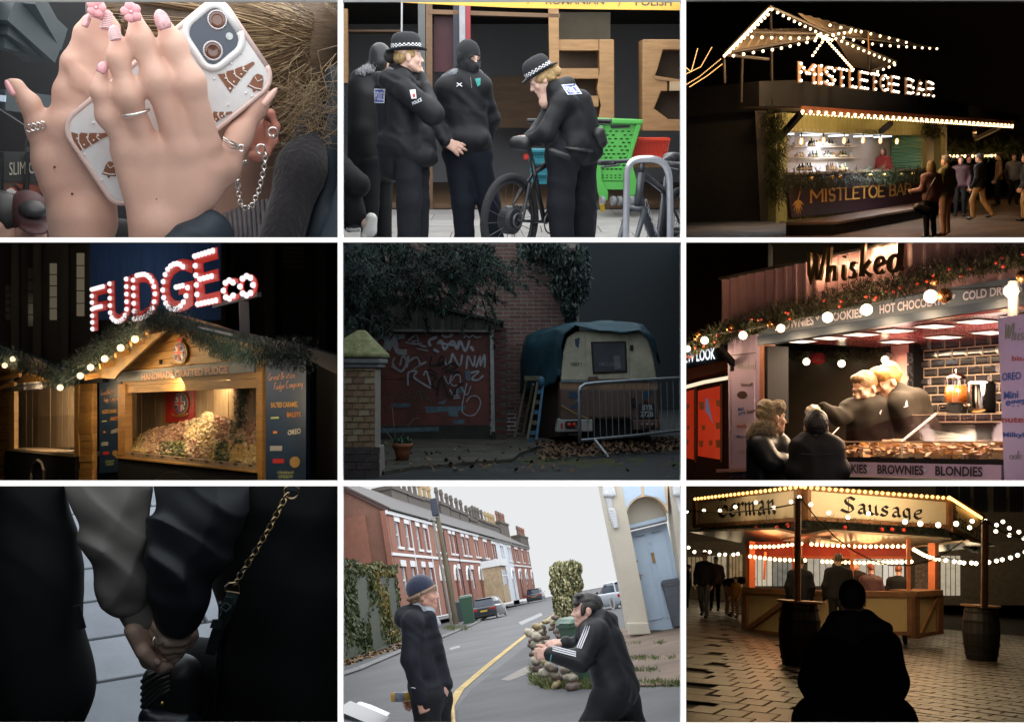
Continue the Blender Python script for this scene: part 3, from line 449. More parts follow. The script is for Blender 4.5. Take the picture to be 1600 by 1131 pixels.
def panel1():
 use(P1);K=3.019;Y0=.955;J=lambda x,y,Y=Y0:at(x/K,y/K,Y);q=pxm(1.)/K;M=lambda r,Y=Y0:r*q*Y;skin=mat('hand_skin',(.66,.44,.35),.5,var=.06,sc=18,sss=.12,bump=.12,bs=160,col2=(.62,.37,.29));ear_s=mat('ear_skin',(.62,.27,.2),.5,var=.15,sc=20,sss=.25)
 def fing(L,Y=Y0):return[c_(J(a[0],a[1],a[3]if len(a)>3 else Y),M(a[2]),J(b[0],b[1],b[3]if len(b)>3 else Y),M(b[2]))for a,b in zip(L,L[1:])]
 t=thing('person','young woman with swept-back brown hair hiding her face behind both hands','person');A=[];F1=[(484,322,24,.935),(468,430,34,.93),(500,545,42,.935),(592,690,54,.945)];F2=[(545,165,27,.93),(556,270,40,.925),(606,445,50,.928),(690,690,62,.945)];F3=[(632,70,34,.93),(664,180,46,.925),(738,372,58,.928),(850,690,70,.945)];F4=[(768,105,36,.935),(822,210,50,.93),(902,385,62,.93),(972,670,72,.945)];T=[(1255,445,26,.98),(1215,500,48,.985),(1130,640,62,.98),(1050,790,84,.965),(950,900,90,.955)]
 for F in(F1,F2,F3,F4,T):A+=fing(F)
 for a,b,r in(((596,720),(690,1080),78),((690,720),(740,1090),84),((845,720),(800,1090),92),((960,720),(850,1080),88),((1010,800),(900,1010),78)):A.append(c_(J(*a,.95),M(r),J(*b,.955),M(r*.95)))
 A+=[c_(J(740,1070,.955),M(128),J(720,1240,.96),M(125))]+[e_(J(x,y,.944),V((M(r*.8),M(r*.42),M(r))))for x,y,r in((738,372,50),(902,382,52),(606,448,42),(862,690,60),(700,710,50))];hd=body('hand',A,.0016,skin,t,k=.01);B=[];YB=1.
 for F in([(408,95,22),(385,150,30),(332,290,40),(300,430,46),(270,600,52)],[(466,55,32),(432,180,42),(380,375,50),(345,600,60)],[(508,90,32),(480,240,42),(452,420,50),(440,620,60)],[(545,130,26),(540,300,40),(520,640,50)],[(40,388,12),(75,410,32),(140,490,46),(180,610,52),(225,760,72),(260,860,80)]):B+=[c_(J(a[0],a[1],YB),M(a[2],YB),J(b[0],b[1],YB),M(b[2],YB))for a,b in zip(F,F[1:])]
 for a,b,r in(((275,600),(330,1050),84),((350,600),(400,1050),96),((450,640),(460,1050),100),((240,740),(300,1050),60)):B.append(c_(J(*a,YB+.003),M(r,YB),J(*b,YB+.003),M(r,YB)))
 B.append(c_(J(385,1040,YB),M(158,YB),J(385,1260,YB),M(150,YB)));B+=[e_(J(x,y,YB-.008),V((M(r*.7),M(r*.3),M(r*.8))))for x,y,r in((330,300,30),(376,372,44),(452,425,42),(275,600,46),(345,590,50))];hb=body('hand',B,.0017,skin,t,k=.0075);mole=mat('mole',(.12,.05,.03),var=0)
 for x,y in((340,915),(258,788)):obj('mole',MB().sph(drape([(x/K,y/K)],B,.0075,0)[0],.0011,1),mole,hb,smooth=1)
 obj('mole',MB().sph(drape([(738,940)]and[(738/K,940/K)],A,.0075,0)[0],.0009,1),mole,hd,smooth=1);np_=mat('nail_pink',(.72,.36,.4),.2,var=.15,sc=60,coat=.6);nst=mat('nail_stripe',(.85,.62,.64),.25,var=0);ngl=mat('nail_glitter',(.75,.45,.48),.25,var=.5,sc=300,metal=.2);ncl=mat('nail_clear',(.72,.45,.38),.15,var=0,coat=.6);petal=mat('nail_petal',(.8,.38,.42),.35,var=.15)
 def nail(par,a,b,w,Y,m=np_,stripes=0,flower=None):
  p0,p1=(J(*a,Y),J(*b,Y));ax=p1-p0;L=ax.length;ax.normalize();n=V((0,-1,.1));n=(n-ax*n.dot(ax)).normalized();s=ax.cross(n);mb=MB();W=M(w,Y);prof=[(0,.72),(.12,.95),(.4,1.),(.65,.92),(.85,.66),(.96,.32),(1.,.06)];NC=8
  for u,f in prof:
   for k in range(NC+1):v=-1+2*k/NC;mb.v.append(p0+ax*L*u+s*(W*f*v)+n*(W*.62*f*(1-v*v)+.0006-.0015*u*u))
  for i in range(len(prof)-1):
   for k in range(NC):mb.f.append((i*(NC+1)+k,i*(NC+1)+k+1,(i+1)*(NC+1)+k+1,(i+1)*(NC+1)+k));mb.mi.append(0)
  o=obj('nail',mb,m,par,smooth=1);so=o.modifiers.new('s','SOLIDIFY');so.thickness=.0007
  for k in range(stripes):u=.12+.78*k/stripes;f=np.interp(u,[x for x,y in prof],[y for x,y in prof]);st=[p0+ax*(L*(u+.1*v*.5+.04*(1-v*v)))+s*(W*f*v*.96)+n*(W*.62*f*(1-v*v)+.0014-.0015*u*u)for v in(-1,-.5,0,.5,1)];obj('stripe',MB().tube(st,.0006,5),nst,o)
  if flower:
   c=J(*flower,Y)+n*.008
   for k in range(5):an=2*pi*k/5+.3;dd=s*cos(an)+ax*sin(an);obj('petal',MB().sph(c+dd*.0042,(.0036,.0019,.0036),2,Matrix((dd,n,dd.cross(n))).transposed()),petal,o,smooth=1)
   obj('flower_centre',MB().sph(c+n*.0015,.0014,1),nst,o,smooth=1)
  return o
 nail(hd,(472,345),(496,292),26,.921,np_);nail(hd,(548,195),(532,118),30,.917,np_,8);nail(hd,(640,105),(608,8),36,.917,np_,0,(618,62));nail(hd,(780,140),(745,45),40,.918,ngl);nail(hd,(1240,500),(1308,415),20,.962,ncl);nail(hb,(398,130),(425,62),18,.985,ngl);nail(hb,(455,90),(478,0),32,.978,np_,0,(458,42));nail(hb,(498,145),(512,48),30,.98,np_,9);nail(hb,(64,452),(24,378),16,.987,np_);sv=mat('silver',(.7,.68,.65),.2,metal=1,var=0)
 def ring(x,y,x2,y2,w,Y,lb,th=.0011,bits=()):
  r=thing('ring',lb,'ring');a,b=(J(x,y,Y),J(x2,y2,Y));c=mid(a,b);up=(b-a).normalized();pts=[c+up*((b-a).length/2*cos(k*pi/8))+V((0,-M(w)*sin(k*pi/8),0))+V((0,0,-.0015*sin(k*pi/8)))for k in range(9)];obj('band',MB().tube(pts,th,8),sv,r,smooth=1)
  for u in bits:obj('setting',MB().sph(pts[u]+V((0,-.001,0)),.0021,2),sv,r,smooth=1)
  return r
 ring(575,545,700,518,52,.927,'plain silver wishbone ring on the front ring finger',.0014);ring(312,462,398,470,46,YB,'thin silver ring with a small stone on the rear hand',.0009,(0,));r=ring(118,605,215,585,50,YB,'silver infinity-loop ring on the left thumb',.0008)
 for k in range(4):obj('loop',MB().ring(J(138+k*20,606-k*5,YB-.016+.002*abs(k-1.5)),(0,1,.1),.0028,.0007,14,5),sv,r)
 r=ring(1050,655,1150,690,60,.972,'silver leaf-shaped ring on the right thumb',.001)
 for k in range(3):obj('leaf_band',MB().tube([J(1055,650+k*10,.957),J(1090,668+k*16,.951),J(1130,688+k*8,.957)],.0009,6),sv,r)
 obj('loop',MB().ring(J(1138,700,.954),(0,1,0),.0026,.0008,14,5),sv,r);ph=thing('phone','phone in a pearly white case printed with brown gingerbread shapes','phone');C1=(1030,-20);sv_,lv_=((270,400),(-741,610));YP=.974;R=lambda u,v,o=.0:J(C1[0]+sv_[0]*u+lv_[0]*v,C1[1]+sv_[1]*u+lv_[1]*v,YP-o)
 def rrect(u0,u1,v0,v1,r,asp=482/960.,n=6):
  out=[]
  for cu,cv,a0 in((u1-r,v0+r*asp,-90),(u1-r,v1-r*asp,0),(u0+r,v1-r*asp,90),(u0+r,v0+r*asp,180)):
   for k in range(n+1):a=math.radians(a0+90*k/n);out.append((cu+r*cos(a),cv+r*asp*sin(a)))
  return out
 case=mat('case_pearl',(.72,.74,.76),.3,var=.1,sc=40,coat=.4);rose=mat('case_rim',(.72,.56,.52),.3,var=0);obj('case',fixn(MB().prism([R(u,v,.0)for u,v in rrect(0,1,0,1,.17)],(0,.011,0))),case,ph,bevel=.002);obj('rim',MB().tube([R(u,v,-.001)for u,v in rrect(-.005,1.005,-.003,1.003,.17)+rrect(-.005,1.005,-.003,1.003,.17)[:1]],.0022,8),rose,ph,smooth=1);obj('camera_frame',MB().tube([R(u,v,.0012)for u,v in rrect(.02,.545,.015,.25,.14)+rrect(.02,.545,.015,.25,.14)[:1]],.0032,8),case,ph,smooth=1);cmod=obj('camera_plate',fixn(MB().prism([R(u,v,.0005)for u,v in rrect(.04,.525,.025,.24,.12)],(0,-.0012,0))),mat('camera_navy',(.012,.035,.07),.2,var=.1,coat=.5),ph)
 for u,v in((.178,.072),(.385,.175)):c=R(u,v,.0019);ln=obj('lens_ring',MB().ring(c,(0,1,0),M(46),M(9),36,8),mat('lens_silver',(.55,.5,.52),.3,metal=.8,var=0),cmod,smooth=1);obj('lens',MB().lathe([(.0001,.0),(M(40),.0),(M(40),.002),(M(30),.0022),(M(26),.0012),(.0001,.001)],c,(0,-1,0),32),mat('lens_brown',(.13,.055,.035),.15,var=.2,sc=60,coat=.8),cmod);orb(ln,[c+V((M(47)*cos(a),-.0016,M(47)*sin(a)))for a in[2*pi*k/30 for k in range(30)]],.00075,mat('rhinestone',(.8,.8,.85),.1,metal=.6,var=0),'rhinestone')
 obj('flash',MB().lathe([(.0001,.002),(M(19),.002),(M(20),0)],R(.378,.068,.0018),(0,-1,0),20),mat('flash_grey',(.5,.55,.58),.2,var=.4,sc=300),cmod);gb=mat('gingerbread',(.24,.1,.055),.6,var=.15,sc=60);ic=mat('icing',(.75,.7,.66),.5,var=0);U=lambda x,y,o=.0006:J(x,y,YP-o)
 def tree(cx,cy,s,ang,lb='tree_print'):
  a=math.radians(ang);X=lambda u,v,o=.0006:U(cx+s*(u*cos(a)-v*sin(a)),cy+s*(u*sin(a)+v*cos(a)),o);pts=[]
  for k in range(4):v=.95-.5*k;w=.62-.16*k;pts+=[(w,v),(w*.62,v-.42)]
  pts=[(.12,.95)]+pts+[(0,-1.05)];full=pts+[(-u,v)for u,v in reversed(pts[:-1])];o=obj(lb,MB().add([X(u,v)for u,v in full],[tuple(range(len(full)))]),gb,ph)
  for k in range(3):v=.62-.5*k;w=.5-.15*k;obj('icing_line',MB().tube([X(-w,v-.06,.001),X(0,v+.08,.001),X(w,v-.06,.001)],M(3.5),5),ic,o)
  for u,v in((-.2,.72),(.22,.45),(-.12,.2),(.12,-.1),(-.05,-.4)):obj('icing_dot',MB().sph(X(u,v,.001),M(6),1),ic,o)
 def bell(cx,cy,s,ang=-20):a=math.radians(ang);X=lambda u,v,o=.0006:U(cx+s*(u*cos(a)-v*sin(a)),cy+s*(u*sin(a)+v*cos(a)),o);pts=[(-.75,.6),(-.6,.2),(-.5,-.4),(-.25,-.8),(.25,-.8),(.5,-.4),(.6,.2),(.75,.6),(.2,.65),(0,.95),(-.2,.65)];o=obj('bell_print',MB().add([X(*p)for p in pts],[tuple(range(11))]),gb,ph);obj('icing_line',MB().tube([X(-.62,.42,.001),X(0,.5,.001),X(.62,.42,.001)],M(3.2),5),ic,o);obj('icing_line',MB().tube([X(-.35,-.45,.001),X(0,-.15,.001),X(.35,-.45,.001)],M(2.6),5),ic,o)
 tree(1125,348,88,55);tree(430,655,88,75);tree(1040,545,56,75);bell(1212,392,52,20);bell(518,800,46,10);orb(ph,[U(x,y,.0006)for x,y in((1010,372),(968,390),(1085,420),(1160,440),(1090,300),(440,580),(398,728),(1000,300),(1075,495),(480,850),(1140,250),(1190,455))],.0011,mat('sparkle',(.85,.87,.9),.2,var=0),'sparkle');hs=mat('hair_base',(.13,.085,.05),.55,var=.45,sc=30,stretch=(1,1,6),bump=.5,bs=90);body('head',[e_(J(1080,260,1.14),V((.092,.085,.098))),e_(J(760,420,1.13),V((.05,.06,.07))),c_(J(1190,640,1.115),M(170),J(1150,1150,1.13),M(250)),c_(J(900,620,1.1),M(90),J(1150,760,1.1),M(100))],.0045,mat('neck_skin',(.6,.38,.29),.5,var=.1,sss=.1),t,k=.03);er=[];YE=1.022;L=[(1180,690),(1196,585),(1232,528),(1278,535),(1303,600),(1292,668),(1258,722),(1222,745),(1190,735)];er+=[c_(J(*a,YE),M(20),J(*b,YE),M(20))for a,b in zip(L,L[1:])];L=[(1250,575),(1262,640),(1236,700),(1205,700)];er+=[c_(J(*a,YE+.003),M(13),J(*b,YE+.003),M(14))for a,b in zip(L,L[1:])];er+=[e_(J(1238,645,YE+.012),V((M(70),.006,M(100)))),e_(J(1205,735,YE+.002),V((M(28),.006,M(30))))];body('ear',er,.0012,ear_s,t,k=.004);body('hair',[e_(J(1060,150,1.125),V((.1,.075,.085))),e_(J(1330,330,1.125),V((.055,.06,.07))),c_(J(620,60,1.12),.04,J(1000,-60,1.12),.05),c_(J(1400,200,1.11),.03,J(1545,165,1.12),.02),c_(J(1545,165,1.12),.014,J(1640,190,1.13),.02),c_(J(1290,470,1.115),.03,J(1360,640,1.12),.02)],.004,hs,t,k=.02);hm=[mat('strand_%d'%k,c,.45,var=.2,sc=30)for k,c in enum_(((.17,.11,.06),(.26,.18,.1),(.09,.058,.035),(.36,.27,.16)))]
 mb=MB();S=[(470,-30),(520,60),(640,170),(820,300),(960,420),(1060,540),(1180,520),(1270,500),(1330,590),(1370,680)]
 for k in range(2600):
  u=rand_()**.8*(len(S)-1);i=min(int(u),len(S)-2);f=u-i;x0,y0=(S[i][0]*(1-f)+S[i+1][0]*f+gau(0,14),S[i][1]*(1-f)+S[i+1][1]*f+gau(0,14));top=rand_()<.35
  if top:x0,y0=(runi(500,1350),runi(-70,10))
  x2,y2=(1552+gau(0,10),165+gau(0,34)+(y0-200)*.06);xm,ym=(x0*.42+x2*.58,y0*.72+y2*.28 if not top else y0*.55+y2*.45-10);dep=1.042+runi(-.003,.006)+(.03 if x0<560 else 0);pts=[]
  for j in range(9):a=j/8;x=x0*(1-a)**2+2*xm*a*(1-a)+x2*a*a;y=y0*(1-a)**2+2*ym*a*(1-a)+y2*a*a;b=dep+.055*max(0,(x-1250)/310)**2*1.1+.06*max(0,(150-y)/260)**2;pts.append(J(x+sin(a*9+k)*2,y+cos(a*7+k)*2,b))
  mb.m=random.choices((0,1,2,3),(5,4,3,2))[0];mb.tube(pts,[.0006]+[.00085]*7+[.0005],3,cap=False)
 obj('hair_strands',mb,hm,t,kind='stuff');mb=MB()
 for k in range(150):x0,y0=(runi(1260,1560),runi(300,720));an=runi(-.5,1.8);c=J(x0,y0,1.03);pts=[J(x0+d_*110*cos(an+d_*runi(-.8,.8)),y0+d_*110*sin(an+d_*runi(-.8,.8)),1.03+d_*.005)for d_ in(0,.35,.7,1,1.3)];mb.m=pick((1,3,3));mb.tube(pts,.00032,3,cap=False)
 for k in range(60):x0,y0=(1555+gau(0,12),runi(-20,150));mb.tube([J(x0,y0,1.1),J(x0+runi(-40,30),y0-runi(10,60),1.1),J(x0+runi(-60,40),y0-runi(40,90),1.1)],.0003,3,cap=False)
 obj('loose_hairs',mb,hm,t,kind='stuff');e=thing('ear_chain','silver ear cuffs joined by a thin hanging chain','earring');obj('hoop',MB().ring(J(1288,625,1.01),(.3,1,0),M(26),.0009,20,6),sv,e);obj('bead',MB().sph(J(1290,645,1.),.002,2),sv,e,smooth=1);obj('hoop',MB().ring(J(1232,705,1.01),(.2,1,0),M(26),.0011,20,6),sv,e);ch=along([J(*p,1.)for p in((1252,730),(1245,800),(1222,900),(1190,970),(1160,985),(1135,965),(1125,900),(1122,850),(1125,800))],.0036);mb=MB()
 for k,p in enum_(ch):mb.ring(p,(.2,1,0)if k%2 else(1,.35,.3),.0021,.00055,10,4)
 obj('chain',mb,sv,e);obj('stud',MB().sph(J(1145,768,1.),.0028,1).sph(J(1160,765,1.),.002,1).sph(J(1118,860,1.),.0022,1).sph(J(1122,880,1.),.002,1),sv,e);knit=mat('grey_knit',(.25,.25,.28),.95,var=.2,sc=60,bump=.6,bs=140);mb=MB()
 for k in range(15):x=1040+k*22;mb.tube([J(x,1010-k*7.5+abs(k-5)*1.,1.075),J(x+10,1100,1.06),J(x+6,1260,1.06)],M(13),6)
 obj('sweater',mb,knit,t,smooth=1);fl=mat('fleece_collar',(.02,.019,.024),1,var=.4,sc=120,bump=.9,bs=220,sheen=.3);body('collar',[c_(J(1500,560,1.06),M(90),J(1420,800,1.03),M(125)),c_(J(1420,800,1.03),M(125),J(1310,1180,1.01),M(135))],.004,fl,t,k=.02);jk=mat('navy_shell',(.03,.045,.062),.55,var=.3,sc=20,fold=.5,fs=14,spec=.3);body('jacket',[c_(J(1600,380,1.07),M(80),J(1560,700,1.05),M(90)),c_(J(1560,700,1.05),M(90),J(1500,1180,1.03),M(120)),c_(J(1680,900,1.),M(130),J(1600,1200,.99),M(150))],.005,jk,t,k=.02,wr=.004,ws=40);body('sleeve',[c_(J(960,1120,.95),M(128),J(860,1200,.95),M(120)),c_(J(1000,1090,.955),M(95),J(950,1220,.96),M(140)),c_(J(850,1170,.94),M(90),J(800,1260,.95),M(100))],.003,jk,t,k=.02,wr=.002,ws=60);body('sleeve',[c_(J(200,1180,1.02),M(75),J(330,1230,1.02),M(90))],.004,jk,t);body('coat_back',[c_(J(560,1180,1.12),M(200),J(900,1250,1.1),M(200))],.006,mat('coat_black',(.01,.011,.014),.8),t);far=2.6;Q=yplane(far);Zc=lambda pts:[(x/K,y/K)for x,y in pts];S_=lambda par,nm,pts,m,a=0,b=.02,y=far,**k:obj(nm,fixn(MB().slab(Zc(pts),yplane(y),a,b)),m,par,**k);dkm=mat('canopy_dark',(.012,.014,.017),.7,var=.4,sc=3);stl=mat('steel_beam',(.07,.09,.1),.5,var=.3,sc=4);cn=thing('canopy','dark canopy roof with pale steel struts behind the woman','canopy');S_(cn,'ceiling',[(-20,-30),(1650,-30),(1650,1200),(-20,1200)],dkm,-.1,0,3.2)
 for a,b,w in(((-10,10),(215,215),.1),((-10,95),(190,235),.07),((130,-20),(255,200),.05),((-10,190),(150,235),.035),((60,60),(110,-20),.03),((-10,470),(240,500),.05),((-10,515),(140,650),.02)):obj('strut',MB().bar(J(*a,2.4),J(*b,2.5),w*.8),stl,cn)
 gm=mat('column_grey',(.07,.085,.09),.5,var=.3,sc=5);m_=pxm(2.5)/K;S_(cn,'hanging_panel',[(-20,500),(135,600),(125,715),(-20,712)],mat('panel_black',(.008,.008,.01),.6),0,.03,2.3);S_(cn,'screen',[(0,450),(30,452),(28,482),(0,478)],mat('screen_blue',(.45,.55,.65),emit=.25,var=0),0,.02,2.35);wf=thing('shop_front','brown glazed shop front with cream letters and an oval sign','shop');S_(wf,'fascia',[(-20,700),(235,690),(235,860),(-20,850)],mat('fascia_grey',(.07,.075,.075),.5,var=.2),0,.02,2.9);S_(wf,'glazing',[(-20,850),(235,860),(235,1200),(-20,1200)],mat('shop_brown_glass',(.2,.13,.1),.25,var=.5,sc=4),0,.015,2.9)
 for x in(18,140,222):S_(wf,'mullion',[(x-6,715),(x+6,715),(x+2,1200),(x-10,1200)],dkm if x<200 else mat('mullion_pale',(.3,.3,.3)),.021,.05,2.9)
 obj('lettering',MB().textp('SLIM CHICKENS',yplane(2.9),(52/K,765/K),(330/K,745/K),(52/K,825/K),t=.03),mat('cream_letters',(.6,.54,.44),var=0),wf);ov=[(62+42*cos(a),975+92*sin(a))for a in[k*.314 for k in range(20)]];S_(wf,'oval_rim',[(62+(x-62)*1.12,975+(y-975)*1.07)for x,y in ov],mat('oval_red',(.3,.06,.04),var=0),.03,.04,2.9);S_(wf,'oval_sign',ov,mat('oval_white',(.62,.6,.58),var=0),.041,.05,2.9);S_(wf,'figure_mark',[(50,910),(75,905),(78,935),(62,940),(80,960),(70,985),(74,1040),(56,1045),(60,985),(46,965),(58,940)],BLK,.051,.056,2.9)
 for q_ in([(80,865),(120,870),(110,895)],[(140,870),(200,880),(195,930),(150,925)]):S_(wf,'poster',q_,mat('poster_red',(.3,.08,.05),var=.4,sc=20),.02,.03,2.9)
 for x,y,s,yaw,cap,lb in((135,1060,.42,200,mat('cap_maroon',(.05,.012,.014)),'person in a dark maroon cap looking down, lower left'),(5,1060,.42,-90,BLK,'person in a black cap cut off at the lower left corner')):p=thing('person',lb,'person');c=J(x,y,2.2);R_=rotm(yaw,-25);body('body',head_prims(c,R_,s),.004,SKIN,p,k=.01);body('hair',hair_prims(c,R_,s*1.03,'short'),.004,BLK,p,k=.01);body('cap',hair_prims(c,R_,s*1.08,'bald')+[e_(c+R_@V((0,.1*s,.045*s)),V((.07,.06,.012))*s,R_)],.004,cap,p,k=.008);body('jacket',[c_(c+V((-.07,.02,-.13)),.05,c+V((.07,.02,-.13)),.05),c_(c+V((0,.02,-.14)),.07,c+V((0,.02,-.3)),.09)],.008,NAVYC,p)
panel1()
def bicycle(F,label,m,m2,R=.345,WB=1.08,steer=.0,name='bicycle',hubmotor=True,hz=.95,front=True):
 t=thing(name,label,'bicycle');X=lambda x,y,z:F@V((x,y,z));Q=F.to_3x3();tyre=mat('bike_tyre',(.018,.018,.02),.85,var=.3,sc=60,bump=.6,bs=120);sp=mat('spoke',(.1,.1,.11),.4,metal=.6,var=0)
 for k,(wx,st)in enum_(((0,0),(WB,steer))):
  if k and(not front):continue
  c=X(wx,0,R);S=Q@Matrix.Rotation(st,3,'Z');n=S@V((0,1,0));u=S@V((1,0,0));w=S@V((0,0,1));o=obj('wheel',MB().ring(c,n,R-.026,.026,40,10,up=w),tyre,t,smooth=1);obj('rim',MB().ring(c,n,R-.062,.014,36,6,up=w),m2,o,smooth=1);s=MB()
  for q in range(18):a=2*pi*q/18;p=c+u*cos(a)*(R-.065)+w*sin(a)*(R-.065);b=c+u*cos(a+.3)*.04+w*sin(a+.3)*.04+n*(.025 if q%2 else-.025);s.tube([b,p],.0022,4,cap=False)
  obj('spokes',s,sp,o);rr=.105 if hubmotor and k==0 else .03;obj('hub',MB().lathe([(.015,-.06),(rr*.8,-.055),(rr,-.035),(rr,.035),(rr*.8,.055),(.015,.06)],c,n,24),m2,o)
  if k==0:obj('sprocket',MB().ring(c+n*-.07,n,.05,.008,20,5),sp,o)
 bb,st_,hd,hb,rh,fh=((.44,0,R-.05),(.27,0,.78),(WB-.28,0,.84),(WB-.24,0,.68),(0,0,R),(WB,0,R));f=MB();f.tube([X(*bb),X(*hb)],.03,10);f.tube([X(.3,0,.68),X(*hd)],.024,10);f.tube([X(*bb),X(*st_)],.019,10);f.tube([X(*hd),X(WB-.225,0,.62)],.026,10)
 for s in(-1,1):f.tube([X(.43,s*.03,R-.05),X(0,s*.065,R)],.011,8);f.tube([X(.31,s*.02,.66),X(0,s*.065,R)],.01,8)
 obj('frame',f,m,t,smooth=1);S=Q@Matrix.Rotation(steer,3,'Z');cf=X(WB-.21,0,.6);ax=X(WB,0,R);fk=MB()
 for s in(-1,1):off=S@V((0,s*.06,0));fk.tube([cf+off,ax+off],[.022,.016],8)
 fk.tube([cf-S@V((0,.07,0)),cf+S@V((0,.07,0))],.022,8);obj('fork',fk,m,t,smooth=1);hbp=X(WB-.3-.1*(hz-.95),0,hz);h=MB().tube([X(*hd),hbp],.02,8).tube([hbp-S@V((0,.3,0)),hbp-S@V((0,.05,-.02)),hbp+S@V((0,.05,.02)),hbp+S@V((0,.3,0))],.014,8);o=obj('handlebar',h,m2,t,smooth=1)
 for s in(-1,1):obj('grip',MB().tube([hbp+S@V((0,s*.2,0)),hbp+S@V((-.02,s*.33,0))],.019,8),BLK,o);obj('brake_lever',MB().tube([hbp+S@V((.03,s*.15,-.01)),hbp+S@V((.06,s*.28,-.03))],.007,5),m2,o)
 o=obj('saddle',MB().sph(X(.24,0,.9),(.05,.05,.035),2),BLK,t,smooth=1);body('saddle',[c_(X(.12,-.04,.9),.05,X(.12,.04,.9),.05),c_(X(.14,0,.9),.05,X(.36,0,.89),.025)],.01,BLK,t,k=.02);obj('seat_post',MB().tube([X(.28,0,.74),X(.235,0,.88)],.014,8),m2,t);c=X(.44,-.06,R-.05);n=Q@V((0,1,0));obj('chainring',MB().ring(c,n,.085,.006,28,5),sp,t);obj('crank',MB().bar(c-n*.01,c-n*.01+Q@V((.12,0,-.12)),.022).bar(c+n*.13,c+n*.13-Q@V((.12,0,-.12)),.022),m2,t)
 for a,b in((c-n*.06+Q@V((.12,0,-.12)),1),(c+n*.18-Q@V((.12,0,-.12)),1)):obj('pedal',MB().box(a,(.09,.08,.02),Q),BLK,t)
 return(t,X)
def bowler(par,hc,R,s=1.,hm=None):
 P=lambda x,y,z:hc+R@V((x*s,y*s,z*s));hm=hm or mat('felt_black',(.01,.011,.014),.85,var=.2,sc=40);up=R@V((0,0,1));c=P(0,-.012,.045);pr=[];mb=MB();prof=[(.094,.0),(.135,.005),(.14,.016),(.13,.016),(.1,.012),(.1,.05),(.096,.085),(.08,.115),(.05,.13),(.0,.135)];n=32;u,w=(R@V((1,0,0)),R@V((0,1,0)))
 for r,h in prof:
  for j in range(n):a=2*pi*j/n;mb.v.append(c+u*cos(a)*r*s*.9+w*sin(a)*r*s*1.12+up*(h*s+(.012*s*cos(2*a)if r>.12 else 0)))
 for i in range(len(prof)-1):
  for j in range(n):mb.f.append((i*n+j,i*n+(j+1)%n,(i+1)*n+(j+1)%n,(i+1)*n+j));mb.mi.append(0)
 h=obj('hat',mb,hm,par,smooth=1);wh=mat('check_white',(.75,.76,.78),.6,var=0);ch=MB();N=44
 for row in range(3):
  for j in range(N):
   if(j+row)%2:continue
   q=[]
   for dj,dr in((0,0),(1,0),(1,1),(0,1)):a=2*pi*(j+dj)/N;hh=.022+(row+dr)*.0095;rr=.1012;q.append(c+u*cos(a)*rr*s*.9+w*sin(a)*rr*s*1.12+up*hh*s)
   ch.add(q,[(0,1,2,3)])
 obj('chequered_band',ch,wh,h)
